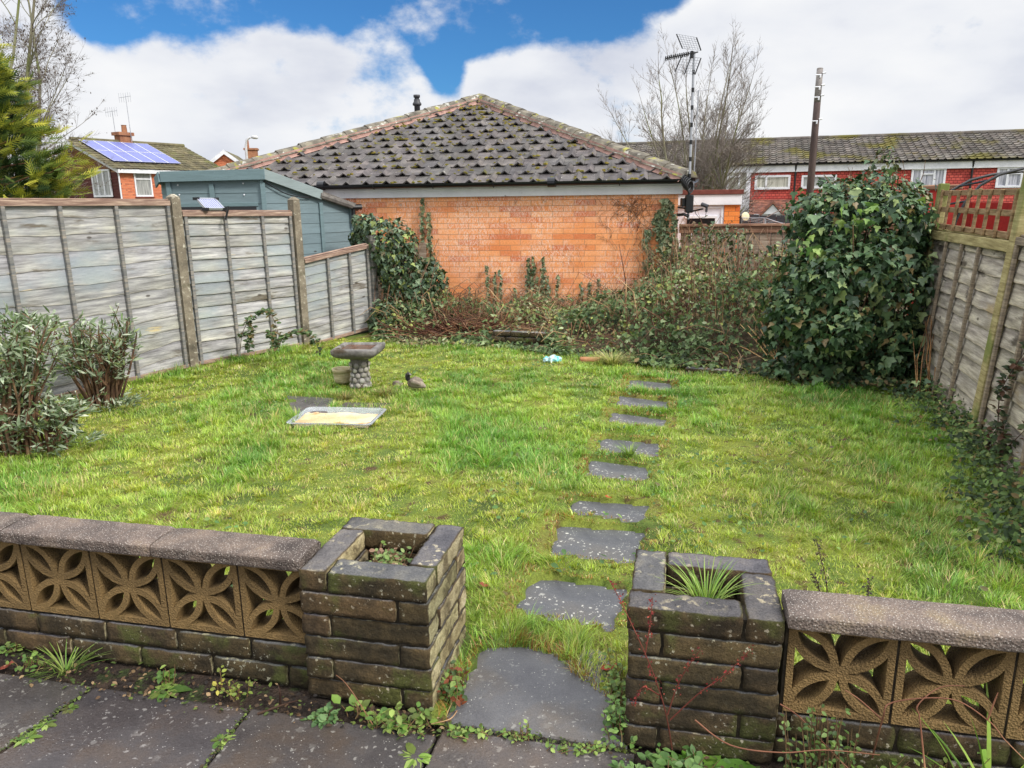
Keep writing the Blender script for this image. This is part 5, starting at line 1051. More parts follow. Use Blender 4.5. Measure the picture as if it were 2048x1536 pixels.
# black hoops of a garden frame behind the trellis
root = thing('hoop_frame', 'curved black tube frame standing behind the trellis', 'garden frame'); o_ = P(1905, 450, 7.0); root.location = Vector((o_.x, o_.y, 0)); q = lambda x, y, Y=7.0: P(x, y, Y) - root.location
for off in (0, 9):
    pts = [(1903, 470 + off), (1912, 440 + off * .5), (1930, 405 + off * .7), (1960, 371 + off), (2000, 349 + off), (2046, 337 + off), (2110, 330 + off), (2180, 345 + off), (2230, 420 + off)]; b = MB(); b.tube([Vector((q(*pts[0]).x, 0, 0))] + [q(*p) + Vector((0, off * .05, 0)) for p in pts], .013, 6); b.build('hoop', m_black, root, True)
b = MB(); b.tube([q(1935, 402), q(1936, 412) + Vector((0, .45, 0))], .010, 5); b.tube([q(1975, 361), q(1976, 371) + Vector((0, .45, 0))], .010, 5); b.build('cross_bar', m_black, root)
# ================================================================ vegetation
m_ivy = leafmat('ivy_leaf', .44, .12, .42); m_leaf = leafmat('soft_leaf', .6, .25, .25); m_con = leafmat('conifer_spray', .7, .2, .2); m_bram = leafmat('bramble_leaf', .6, .2, .25)
m_stem = mottled('woody_stem', [(.3, S(76, 56, 44)), (.5, S(112, 84, 64)), (.7, S(150, 120, 92))], 9, 5, .9, .4)
m_cane = mottled('bramble_cane', [(.3, S(84, 58, 48)), (.5, S(116, 88, 70)), (.7, S(168, 146, 116))], 2, 4, .85, .2)
m_bark = mottled('grey_green_bark', [(.3, S(96, 92, 76)), (.5, S(134, 130, 106)), (.7, S(164, 158, 136))], 3, 6, .95, .5, stretch=(1, 1, .3), spots=[(S(112, 118, 70), 1.5, .5, .65)])
m_twig = mottled('twig_bark', [(.3, S(98, 90, 84)), (.7, S(138, 128, 118))], 3, 4, .95, 0)

def tubes_np(segs, n=3):
    """many small tapered tubes; each seg is (points list, radii list)"""
    V = []; F = []; T = []; o = 0
    for pts, rad, t in segs:
        pts = np.array([tuple(p) for p in pts]); m_ = len(pts); d = np.gradient(pts, axis=0); d /= (np.linalg.norm(d, axis=1, keepdims=True) + 1e-9)
        ref = np.array([.31, .42, .85]) if abs(d[0] @ np.array([.31, .42, .85])) < .9 else np.array([1., 0, 0]); a = np.cross(d, ref); a /= (np.linalg.norm(a, axis=1, keepdims=True) + 1e-9); b = np.cross(d, a)
        th = 2 * np.pi * np.arange(n) / n; ring = pts[:, None] + (a[:, None] * np.cos(th)[None, :, None] + b[:, None] * np.sin(th)[None, :, None]) * np.asarray(rad)[:, None, None]
        V.append(ring.reshape(-1, 3)); T.append(np.tile(np.array(t), (m_ * n, 1))); i = np.arange(m_ - 1)[:, None] * n; k = np.arange(n)[None]; k2 = (k + 1) % n
        F.append(np.stack([i + k, i + k2, i + n + k2, i + n + k], -1).reshape(-1, 4) + o); o += m_ * n
    return np.concatenate(V), [np.concatenate(F)], np.concatenate(T)
def obj_np(name, data, mat, parent=None, smooth=False):
    V, Fs, T = data; return link(name, np_mesh(name, V, Fs, T), mat, parent, smooth)
def blob_leaves(blobs, n, size, colors, w, shape=(IVY_V, IVY_F), depth=.22, out=.75, rough=.16, var=.22, lo=-10, droop=(0, 0, -1), seed=0):
    vol = np.array([r[0] * r[2] + r[1] * r[2] + r[0] * r[1] for _, r in blobs]); cnt = rng.multinomial(n, vol / vol.sum()); P_ = []; N_ = []
    for (c, r), k in zip(blobs, cnt):
        u = rand_unit(k); r = np.array(r); c = np.array(tuple(c)); lump = 1 + rough * (vnoise(u[:, 0] * 3 + u[:, 2] * 2 + seed, u[:, 1] * 3 + u[:, 2] * 2.4 + seed, .55, seed) - .5) * 2 + rough * .6 * (vnoise(u[:, 0] * 7 + u[:, 2] * 3, u[:, 1] * 7 - u[:, 2] * 6, .6, seed + 1) - .5) * 2
        P_.append(c + u * r * (lump - depth * rng.random(k) ** 1.6)[:, None]); N_.append(u / r)
    Pp = np.concatenate(P_); N = np.concatenate(N_); N /= np.linalg.norm(N, axis=1, keepdims=True); keep = Pp[:, 2] > lo; 
    inside = np.zeros(len(Pp), bool)
    for c, r in blobs: inside |= (np.sum(((Pp - np.array(tuple(c))) / np.array(r)) ** 2, axis=1) < .55)
    keep &= ~inside; Pp = Pp[keep]; N = N[keep]; k = len(Pp)
    N = N * out + rand_unit(k) * .75 + np.array([0, 0, .28]); B = basis(N, np.tile(np.array(droop, float), (k, 1)) + rand_unit(k) * .45)
    sz = size * rng.uniform(.4, 1.45, k); return scatter(shape[0], shape[1], Pp, B, sz, pal(k, colors, w, var))

# --- big ivy bush at the right
IVG = [S(50, 74, 50), S(70, 98, 64), S(98, 122, 84), S(142, 160, 104), S(124, 108, 72)]
ivr = G(1722, 768); root = thing('ivy_bush', 'large dark glossy ivy bush in front of the right fence', 'ivy bush', (0, 0, 0))
rb_ = [(P(1712, 610, 7.2), (.70, .62, .66)), (P(1722, 480, 7.25), (.56, .5, .50)), (P(1640, 650, 7.0), (.38, .38, .5)), (P(1820, 640, 7.15), (.27, .36, .66)), (P(1660, 560, 6.75), (.22, .2, .24)), (P(1745, 540, 6.65), (.2, .16, .2)), (P(1690, 660, 6.55), (.22, .2, .2)), (P(1780, 690, 6.7), (.2, .2, .22)), (P(1600, 620, 6.9), (.2, .2, .26)), (P(1650, 440, 7.1), (.2, .2, .18)), (P(1790, 420, 7.1), (.2, .2, .18)), (P(1775, 480, 7.3), (.34, .34, .42)), (P(1700, 735, 6.95), (.62, .38, .22)), (P(1690, 420, 7.3), (.42, .36, .24))]
obj_np('foliage', blob_leaves(rb_, 24000, .060, IVG, [.30, .33, .22, .10, .05], lo=.01, seed=3, rough=.46, depth=.34), m_ivy, root)
tb = [(P(1752, 385, 7.3), (.30, .28, .24)), (P(1768, 340, 7.3), (.13, .12, .22)), (P(1690, 385, 7.3), (.24, .2, .14)), (P(1820, 400, 7.3), (.2, .2, .15))]
obj_np('large_leaves', blob_leaves(rb_, 2600, .088, IVG, [.25, .35, .25, .12, .03], lo=.05, seed=4, rough=.34, depth=.18), m_ivy, root)
obj_np('foliage', blob_leaves(tb, 1500, .05, [S(96, 104, 68), S(128, 124, 84), S(104, 80, 58), S(70, 88, 56)], [.3, .25, .2, .25], depth=.6, seed=5, shape=(OVAL_V, OVAL_F)), m_ivy, root)
yb = [(P(1690, 430, 6.75), (.07, .06, .13)), (P(1735, 455, 6.72), (.10, .07, .20)), (P(1625, 480, 6.75), (.10, .06, .14)), (P(1830, 420, 6.85), (.12, .06, .10)), (P(1645, 510, 6.7), (.08, .05, .1))]
obj_np('leaves', blob_leaves(yb, 110, .07, [S(122, 152, 84), S(142, 166, 96), S(100, 136, 84)], [.4, .3, .3], depth=.5, seed=6, rough=.3), m_leaf, root)
segs = []
for k in range(46):
    p0 = Vector((ivr.x + random.uniform(-.4, .4), ivr.y + random.uniform(-.05, .5), 0)); p1 = Vector(tuple(random.choice(rb_[:5])[0])) + Vector((random.uniform(-.35, .35), random.uniform(-.3, .3), random.uniform(-.2, .5))); mid = p0.lerp(p1, .5) + Vector((random.uniform(-.15, .15), random.uniform(-.15, .15), .1)); segs.append(([p0, p0.lerp(mid, .6), mid, p1], [.018, .014, .010, .005], jit(.2)))
for k in range(26):
    x, y = random.uniform(1640, 1860), random.uniform(315, 400); b0 = P(x, y + 60, 7.3); e_ = P(x + random.uniform(-25, 25), y, 7.25); segs.append(([b0, b0.lerp(e_, .5) + Vector((.02, 0, .02)), e_], [.006, .004, .002], (1.1, 1, .8)))
obj_np('stems', tubes_np(segs), m_stem, root)
# ivy hanging on the right fence beside it
root = thing('fence_ivy', 'ivy strands and bare yellowish stems trailing on the right fence beside the dark bush', 'ivy', (0, 0, 0)); fbl = [(P(1880, 600, 6.9), (.09, .10, .16)), (P(1893, 660, 6.55), (.09, .12, .18)), (P(1880, 720, 6.4), (.13, .14, .20)), (P(1925, 690, 6.1), (.06, .10, .08)), (P(1850, 780, 6.2), (.22, .2, .12))]
obj_np('foliage', blob_leaves(fbl, 900, .055, IVG, [.3, .35, .25, .08, .02], depth=.7, rough=.3, seed=8, lo=.01), m_ivy, root)
segs = []
for k in range(14):
    x = random.uniform(1835, 1895); pts = [P(x, 800, 6.1), P(x + random.uniform(-12, 12), 720, 6.25), P(x + random.uniform(-15, 25), 640 + random.uniform(-20, 30), 6.5)]; segs.append((pts, [.006, .005, .003], (1.6, 1.5, 1.1)))
obj_np('stems', tubes_np(segs), m_stem, root)
# --- ivy over the end of the left fence
root = thing('fence_ivy', 'round mound of ivy over the end post of the left fence', 'ivy', (0, 0, 0))
lb = [(P(775, 490, 10.1), (.36, .32, .34)), (P(730, 445, 10.3), (.17, .2, .12)), (P(800, 545, 10.05), (.30, .28, .36)), (P(850, 560, 10.2), (.26, .25, .30)), (P(778, 650, 9.75), (.24, .26, .34)), (P(835, 590, 10.0), (.26, .24, .25)), (P(725, 480, 10.5), (.16, .2, .2))]
obj_np('foliage', blob_leaves(lb, 6200, .06, [S(58, 78, 56), S(84, 104, 76), S(116, 134, 104), S(128, 140, 74), S(100, 92, 64)], [.3, .32, .2, .12, .06], lo=.01, seed=11), m_ivy, root)
segs = []
for k in range(30):
    p1 = P(random.uniform(740, 880), random.uniform(450, 640), 10.0); p0 = P(random.uniform(750, 850), 690, 9.8); segs.append(([p0, p0.lerp(p1, .5) + Vector((random.uniform(-.08, .08), -.05, 0)), p1], [.008, .006, .003], jit(.3)))
obj_np('stems', tubes_np(segs), m_stem, root)
# --- ivy on the back fence
root = thing('fence_ivy', 'ragged ivy climbing the boarded back fence right of the orange wall', 'ivy', (0, 0, 0))
fb = [(P(1410, 480, 10.05), (.22, .14, .22)), (P(1460, 500, 9.9), (.26, .18, .30)), (P(1375, 530, 10.0), (.30, .18, .30)), (P(1500, 540, 9.8), (.30, .2, .26)), (P(1440, 560, 9.7), (.4, .25, .3)), (P(1555, 520, 9.5), (.18, .15, .18)), (P(1590, 560, 9.0), (.25, .25, .35))]
obj_np('foliage', blob_leaves(fb, 4200, .048, [S(62, 82, 54), S(90, 110, 74), S(124, 136, 96), S(146, 150, 90), S(100, 82, 62)], [.28, .3, .22, .1, .1], depth=.55, rough=.35, seed=14), m_ivy, root)
segs = []
for k in range(60):
    x = random.uniform(1350, 1590); p1 = P(x, random.uniform(450, 520), 9.9); p0 = P(x + random.uniform(-30, 30), 640, 9.3); segs.append(([p0, p0.lerp(p1, .5) + Vector((random.uniform(-.1, .1), -.08, .05)), p1 + Vector((random.uniform(-.1, .1), -.05, 0))], [.007, .005, .002], jit(.3)))
obj_np('stems', tubes_np(segs), m_cane, root)
# --- ivy climbing the orange wall
def wall_pt(x, y):
    d = ray(x, y); n = -Bn; o2 = Vector((0, 0, CAM_H)); t = (B0 - Bn * .02 - o2).dot(n) / d.dot(n); return o2 + d * t
def climber(label, x, y0, y1, w, n, group, size=.05, lean=0, cols=None):
    a = wall_pt(x, y1); b_ = wall_pt(x + lean, y0); root = thing('climbing_ivy', label, 'ivy', a, 0, group); L = b_ - a; u = rng.random(n) ** .85; wig = (vnoise(u * 6 + x, u * 0 + x, 1.0, 5) - .5) * w * 1.6
    Pp = np.array(tuple(L))[None] * u[:, None] + np.array(tuple(Bd))[None] * (wig + rng.normal(0, 1, n) * w * (.62 - .4 * u))[:, None] + np.array(tuple(-Bn))[None] * (.01 + .045 * rng.random(n))[:, None]
    N = np.tile(np.array(tuple(-Bn)), (n, 1)) + rand_unit(n) * .6 + np.array([0, 0, .2]); B = basis(N, np.tile(np.array([0, 0, -1.0]), (n, 1)) + rand_unit(n) * .8)
    obj_np('foliage', scatter(IVY_V, IVY_F, Pp, B, size * rng.uniform(.6, 1.25, n), pal(n, cols or [S(74, 92, 62), S(104, 120, 84), S(132, 142, 106), S(118, 112, 78)], None, .2)), m_ivy, root)
    obj_np('stem', tubes_np([([tuple(L * k + Bd * float((vnoise([k * 6 + x], [x], 1.0, 5)[0] - .5) * w * 1.6)) for k in np.linspace(0, 1, 7)], list(np.linspace(.006, .002, 7)), (1, 1, 1))]), m_stem, root)
climber('tallest thin ivy strand on the orange wall, nearly reaching the white fascia', 846, 396, 600, .035, 190, None)
climber('second tall ivy strand on the orange wall, just right of the tallest', 862, 424, 605, .04, 190, None)
for (x, y0, w, n) in ((895, 553, .02, 45), (976, 531, .022, 80), (991, 543, .02, 60), (1001, 538, .022, 70), (1056, 515, .035, 130), (1067, 513, .03, 110), (1087, 513, .035, 150), (1075, 552, .02, 50), (1097, 552, .02, 55), (1116, 548, .025, 60), (1163, 563, .02, 45), (1179, 562, .022, 50), (1197, 557, .022, 60), (1030, 575, .02, 40), (940, 570, .02, 35)):
    climber('short upright ivy sprig rising from the brambles against the orange wall', x, y0, 620, w, n, 'ivy sprigs along the foot of the orange wall', .042)
climber('narrow ivy column on the right part of the orange wall', 1301, 459, 590, .07, 330, None, .05, -10)
climber('broad ivy column at the right corner of the orange wall, below the bracket', 1334, 398, 560, .13, 700, None, .055, -6)
climber('thin ivy strand at the very corner of the orange wall', 1352, 408, 560, .05, 200, None, .05, -4)
# dead ivy stems spread over the wall top
root = thing('dead_ivy_stems', 'dark web of dead ivy stems on the upper right of the orange wall', 'dead ivy', wall_pt(1300, 480)); segs = []
def creep(x, y, ang, L, r_, dep):
    pts = []; p = [x, y]
    for k in range(7):
        w_ = wall_pt(p[0], p[1]) + Bn * .012 - root.location; pts.append(w_); ang += random.uniform(-.5, .5); p = [p[0] + cos(ang) * L / 6, p[1] - sin(ang) * L / 6]
        if p[1] < 391: break
        if k in (2, 4) and dep > 0: creep(p[0], p[1], ang + random.choice((-.8, .8)), L * .6, r_ * .7, dep - 1)
    if len(pts) > 2: segs.append((pts, list(np.linspace(r_, r_ * .4, len(pts))), jit(.25)))
for k in range(44): creep(random.gauss(1270, 38), random.uniform(405, 500), random.uniform(.7, 2.4), random.uniform(30, 60), .0028, 2)
for k in range(5): creep(random.uniform(1090, 1180), random.uniform(520, 560), random.uniform(1.2, 1.9), 50, .0015, 1)
obj_np('stems', tubes_np(segs), m_stem, root)
tag(obj_np('bare_shoot', tubes_np([([wall_pt(1257, 595) - Bn * .1, wall_pt(1251, 560) - Bn * .06, wall_pt(1244, 520) - Bn * .03, wall_pt(1238, 488) - Bn * .02], [.009, .008, .006, .004], (.55, .4, .45))]), m_stem), 'single dark bare shoot leaning against the orange wall', 'shoot')

# --- brambles and dead growth in the bed
fpoly = [(-1.75, 9.3), (-1.30, 8.95), (-.2, 8.75), (.45, 8.3), (1.0, 8.05), (1.25, 7.75), (1.8, 7.45), (2.5, 7.05), (3.1, 6.95), (4.3, 7.0)]
def front_y(x): return np.interp(x, [p[0] for p in fpoly], [p[1] for p in fpoly])
def wall_y(x): return 10.76 - .163 * np.asarray(x)
def sst(x, a, b): u = np.clip((np.asarray(x) - a) / (b - a), 0, 1); return u * u * (3 - 2 * u)
def bed_h(x, y):
    df = y - front_y(x); base = .27 + .50 * sst(x, .9, 2.1) + .12 * sst(x, -1.0, -1.7); near = sst(df, -.02, .75 + .5 * sst(x, 1, 2)); return np.clip(near * base * (.55 + .9 * vnoise(x, y, .42, 21)) + .06, 0, 2) + .1 * (vnoise(x, y, .15, 22) - .5) * near
nL = 38000; x = rng.uniform(-1.75, 4.0, nL); y = rng.uniform(6.9, 11.0, nL); k = (y > front_y(x) - .04 - .15 * rng.random(nL)) & (y < wall_y(x) - .02); k &= ~((x > -1.1) & (x < -.05) & (y > 9.05) & (y < 9.75) & (rng.random(nL) < .85)); x = x[k]; y = y[k]; hh = bed_h(x, y); z = hh * (1 - .75 * rng.random(len(x)) ** 2.2) + .01
zone = vnoise(x, y, .42, 31) + rng.normal(0, .09, len(x)); bare = vnoise(x, y, .33, 33) > .60
drop = bare & (rng.random(len(x)) < .62); x, y, z, zone = x[~drop], y[~drop], z[~drop], zone[~drop]; fy_ = y - front_y(x)
cls = np.where(zone > .56, 0, np.where(zone > .33, 1, 2)); parts_ = []
for ci, (shp, sz_, cols, ww) in enumerate((((IVY_V, IVY_F), .052, [S(104, 126, 80), S(78, 98, 62), S(138, 152, 110), S(60, 76, 50)], [.35, .3, .2, .15]), ((OVAL_V, OVAL_F), .050, [S(124, 138, 84), S(96, 116, 66), S(158, 166, 92), S(132, 112, 78), S(150, 160, 124)], [.3, .3, .12, .14, .14]), ((OVAL_V, OVAL_F), .034, [S(124, 104, 76), S(108, 120, 76), S(150, 142, 106), S(84, 82, 58), S(172, 164, 128)], [.2, .36, .18, .14, .12]))):
    mk = cls == ci; n = int(mk.sum()); N = rand_unit(n) * .75 + np.array([0, -.3, .8]); B = basis(N, rand_unit(n) + np.array([0, -.3, -.3])); parts_.append(scatter(shp[0], shp[1], np.stack([x[mk], y[mk], z[mk]], -1), B, sz_ * rng.uniform(.4, 1.45, n), pal(n, cols, ww, .2)))
o = obj_np('undergrowth', merge(parts_), m_bram); tag(o, 'tangle of bramble and ivy leaves and dead growth filling the bed under the orange wall', 'brambles', kind='stuff')
segs = []
for k in range(640):
    x0 = random.uniform(-1.6, 3.4); y0 = float(front_y(x0)) + random.random() ** .8 * max(.2, float(wall_y(x0) - front_y(x0)) - .1); h = float(bed_h(np.array([x0]), np.array([y0]))[0]); a = random.uniform(0, 2 * pi); L = random.uniform(.25, .75); top_ = h * random.uniform(.7, 1.45) + .05
    p0 = Vector((x0, y0, .0)); p1 = p0 + Vector((cos(a) * L * .25, sin(a) * L * .2, top_ * .8)); p2 = p0 + Vector((cos(a) * L * .65, sin(a) * L * .4, top_)); p3 = p0 + Vector((cos(a) * L, sin(a) * L * .55, top_ * random.uniform(.45, .9)))
    if p3.y > wall_y(p3.x) - .03 or p2.y > wall_y(p2.x) - .03: continue
    t = random.choice(((1, 1, 1), (.85, .8, .75), (1.7, 1.6, 1.35), (1.3, 1.15, .95))); segs.append(([p0, p1, p2, p3], [.005, .0045, .0035, .002], t))
for (pa, pb_) in (((1545, 725, 7.15), (1480, 648, 7.9)), ((1545, 728, 7.15), (1450, 680, 7.9)), ((1550, 720, 7.2), (1505, 630, 7.7)), ((1556, 722, 7.2), (1520, 640, 7.7)), ((1552, 724, 7.2), (1495, 650, 7.7)), ((1560, 720, 7.2), (1530, 650, 7.6))): segs.append(([P(*pa), P(*pa).lerp(P(*pb_), .5) + Vector((0, 0, .02)), P(*pb_)], [.006, .005, .003], (2.0, 1.8, 1.3)))
o = obj_np('dead_canes', tubes_np(segs, 4), m_cane); tag(o, 'thin brown and straw coloured dead canes standing among the brambles', 'canes', kind='stuff')
ub = MB(); bedp = [(p[0], p[1]) for p in fpoly] + [(4.3, 10.05), (-1.75, 11.0)]
nx_, ny_ = 50, 34
for i in range(nx_ + 1):
    for j in range(ny_ + 1):
        xx = -1.75 + 5.8 * i / nx_; yf = float(front_y(xx)); yw = float(wall_y(xx)) + .05; yy = yf + (yw - yf) * j / ny_; ub.v.append((xx, yy, .012 + .30 * float(bed_h(np.array([xx]), np.array([yy]))[0]) * (1 if j > 1 else .2))); ub.t.append((1, 1, 1))
ub.f = [(i * (ny_ + 1) + j, (i + 1) * (ny_ + 1) + j, (i + 1) * (ny_ + 1) + j + 1, i * (ny_ + 1) + j + 1) for i in range(nx_) for j in range(ny_)]; ub.mi = [0] * len(ub.f)
m_bed = mottled('bed_litter', [(.3, S(52, 44, 34)), (.5, S(82, 70, 52)), (.7, S(112, 98, 70))], 9, 7, .95, 1.0, bdist=.03, spots=[(S(70, 82, 46), 6, .55, .65)])
tag(ub.build('planting_bed', m_bed, smooth=True), kind='structure')
# --- heap of cut twigs
root = thing('twig_pile', 'heap of cut reddish brown twigs in front of the orange wall', 'twig pile', P(940, 680, 9.35)); segs = []; o_ = root.location
for k in range(520):
    u = random.gauss(0, .30); v = random.gauss(0, .14); z = abs(random.gauss(0, .10)) * math.exp(-(u / .5) ** 2) + .02 + .16 * abs(u) ** 1.6; a = random.gauss(.25 if u > 0 else -.3, .45); L = random.uniform(.2, .6); d = Vector((cos(a), random.gauss(0, .35), sin(a) * (.55))).normalized(); c = Vector((u, v, z + .02)); bend = Vector((0, 0, random.uniform(-.01, .05)))
    p0 = c - d * L / 2; p1 = c + d * L / 2; p0.z = max(p0.z, .01); p1.z = max(p1.z, .01); t = random.choice(((.7, .56, .5), (.9, .68, .58), (.5, .42, .40), (1.2, 1.0, .8))); segs.append(([p0 + bend, c - bend * .5, p1 + bend], [.006, .005, .003], t))
for (pa, pb_) in (((985, 672, 9.2), (1068, 584, 9.9)), ((960, 680, 9.1), (1040, 625, 9.6)), ((930, 640, 9.4), (1010, 660, 9.3)), ((1000, 655, 9.3), (1020, 615, 9.5))): segs.append(([P(*pa) - o_, P(*pa).lerp(P(*pb_), .5) - o_ + Vector((.0, 0, -.02)), P(*pb_) - o_], [.008, .007, .004], (1.9, 1.6, 1.2)))
obj_np('twigs', tubes_np(segs, 4), m_cane, root)

# --- grey leaved shrubs at the left
m_bud = leafmat('grey_green_leaf', .65, .15, .25)
def grey_shrub(label, base, stems, hgt, rad, leafn, low_leaf, seed, lean=(0, 0)):
    root = thing('shrub', label, 'shrub', base); rr = random.Random(seed); segs = []; tips = []
    for k in range(stems):
        a = rr.uniform(0, 2 * pi); r0 = rad * .35 * rr.random() ** .5; p0 = Vector((cos(a) * r0, sin(a) * r0 * .7, 0)); h = hgt * rr.uniform(.45, .95); out = rr.uniform(.3, 1.0) * rad; p3 = Vector((cos(a) * out + lean[0] * h, sin(a) * out * .75 + lean[1] * h, h)); p1 = p0.lerp(p3, .4) + Vector((rr.uniform(-.04, .04), rr.uniform(-.04, .04), .06)); p2 = p0.lerp(p3, .75) + Vector((rr.uniform(-.03, .03), rr.uniform(-.03, .03), .05))
        r_ = rr.uniform(.006, .014); segs.append(([p0, p1, p2, p3], [r_, r_ * .9, r_ * .75, r_ * .5], jit(.3))); tips += [(p3, (p3 - p2).normalized(), 1.0), (p2, (p3 - p1).normalized(), .8)] * 2
        for j in range(2): q = p1.lerp(p3, rr.random()); e_ = q + Vector((rr.uniform(-.12, .12), rr.uniform(-.12, .12), rr.uniform(.03, .14))); segs.append(([q, q.lerp(e_, .5), e_], [.005, .004, .003], jit(.3))); tips.append((e_, (e_ - q).normalized(), .8))
    for k in range(int(stems * 1.2)):
        a = rr.uniform(0, 2 * pi); q = Vector((cos(a) * rad * rr.uniform(.4, 1.05), sin(a) * rad * .8 * rr.uniform(.4, 1), hgt * rr.uniform(.03, .35) * low_leaf + .03)); tips.append((q, Vector((cos(a), sin(a), .7)).normalized(), .9))
    obj_np('stems', tubes_np(segs, 5), m_stem, root, True); Pp = []; D = []; sz = []
    for _ in range(leafn):
        p, d, s_ = rr.choice(tips); Pp.append(tuple(p - d * rr.random() * .08 + Vector((rr.gauss(0, .018), rr.gauss(0, .018), rr.gauss(0, .02))))); v = Vector(tuple(rand_unit(1)[0])); D.append(tuple(d * .9 + v * .9)); sz.append(rr.uniform(.5, 1.2) * s_)
    Pp = np.array(Pp); D = np.array(D); n = len(Pp); N = np.cross(D, rand_unit(n)) + np.array([0, 0, .6]); B = basis(N, D); sz = np.array(sz)[:, None] * np.array([[.10, .085, .085]])
    obj_np('foliage', scatter(LANCE_V, LANCE_F, Pp, B, sz, pal(n, [S(122, 138, 108), S(152, 164, 138), S(94, 112, 76), S(186, 194, 172), S(128, 140, 88)], [.3, .28, .2, .12, .1], .15)), m_bud, root); return root
grey_shrub('grey leaved shrub with cut brown stems against the tallest fence panel', G(212, 815), 62, .80, .34, 2300, .25, 5)
grey_shrub('larger grey leaved shrub at the left edge of the photo', G(25, 905), 60, 1.02, .48, 4200, 1.0, 9, (.0, .06))
grey_shrub('low sprawling grey leaved shrub below the larger one at the left edge', G(95, 900), 30, .38, .40, 1100, 1.0, 13)

# --- bare trees
def bare_tree(label, base, height, spread, stems, seed, trunk_r, mat, lev=4, group=None, cut=None, twist=.25, up=.35, catkin=0, dens=1.0, fac=1.0, fan=False, rmin=.0042):
    rr = random.Random(seed); big = []; small = []; tips = []
    def grow(p, d, L, r_, lv):
        n = 5 if lv > 1 else 4; pts = [p]; dd = d.copy(); rads = [r_]
        for k in range(1, n):
            dd = (dd + Vector((rr.gauss(0, twist * .5), rr.gauss(0, twist * .5), up * .12 + rr.gauss(0, twist * .3)))).normalized(); pts.append(pts[-1] + dd * (L / (n - 1))); rads.append(r_ * (1 - .62 * k / (n - 1)))
        (big if lv >= 3 else small).append((pts, rads, jit(.12)))
        if lv <= 0: tips.append(pts[-1]); return
        nb = int({4: 11, 3: 8, 2: 6, 1: 4}.get(lv, 4) * dens)
        for k in range(nb):
            u = rr.uniform(.22 if lv < 4 else .12, .98); i = min(int(u * (n - 1)), n - 2); q = pts[i].lerp(pts[i + 1], u * (n - 1) - i); ax = Vector((rr.gauss(0, 1), rr.gauss(0, 1), rr.gauss(0, .35))); ax = (ax - dd * ax.dot(dd)).normalized(); ang = rr.uniform(.45, .95); nd = (dd * cos(ang) + ax * sin(ang) + Vector((0, 0, up * .5))).normalized(); grow(q, nd, L * rr.uniform(.42, .66) * (1.08 - .5 * u) * (fac if lv == 4 else 1), max(rmin, r_ * (1 - .6 * u) * .46), lv - 1)
        grow(pts[-1], dd, L * .42, rads[-1], lv - 1)
    for s_ in range(stems):
        a = 2 * pi * s_ / max(1, stems) + rr.uniform(-.4, .4); tilt = spread * rr.uniform(.25, 1.0) if stems > 1 else .05; d = Vector((cos(a) * tilt, sin(a) * tilt, 1)).normalized()
        if fan: a = 2.399 * s_; tilt = spread * ((s_ + .3) / stems) ** .6; d = Vector((cos(a) * tilt, sin(a) * tilt, 1)).normalized(); grow(Vector((cos(a), sin(a), 0)) * trunk_r * 1.3, d, height * (.80 - .16 * tilt / spread), trunk_r * rr.uniform(.6, 1.0), lev); continue
        grow(Vector((cos(a), sin(a), 0)) * trunk_r * 1.2 * (stems > 1), d, height * rr.uniform(.62, .8), trunk_r * rr.uniform(.7, 1.0), lev)
    root = thing('bare_tree', label, 'tree', base, 0, group); obj_np('trunk', tubes_np(big, 7), mat, root, True); obj_np('crown', tubes_np(small, 3), m_twig, root)
    if catkin:
        Pp = np.array([tuple(p) for p in rr.sample(tips, min(len(tips), catkin))]); n = len(Pp); obj_np('catkins', scatter([(0, 0, 0), (.3, 0, -.5), (-.15, .26, -.5), (-.15, -.26, -.5), (0, 0, -1)], [(0, 1, 2), (0, 2, 3), (0, 3, 1), (4, 2, 1), (4, 3, 2), (4, 1, 3)], Pp, np.tile(np.eye(3), (n, 1, 1)), .05 * rng.uniform(.6, 1.3, n), np.tile([[.45, .38, .35]], (n, 1))), m_twig, root)
    return root
b_ = P(1388, 400, 21); bare_tree('tall many stemmed bare tree behind the white fronted garage', (b_.x, 21, -.9), 5.6, .43, 12, 4, .075, m_bark, 4, up=.30, dens=.92, twist=.10, fac=.80, fan=True)
b_ = P(22, 380, 17.5); bare_tree('bare tree with dark catkins behind the evergreen at the left', (b_.x, 17.5, -1.0), 11.0, .12, 5, 8, .075, m_bark, 4, up=.12, catkin=2200, twist=.22, dens=1.12, fac=.44, rmin=.0030)
b_ = P(1235, 300, 75); bare_tree('distant bare tree showing just above the right slope of the hipped roof', (b_.x, 75, -1.6), 9.0, .4, 4, 15, .16, m_bark, 3, up=.5)

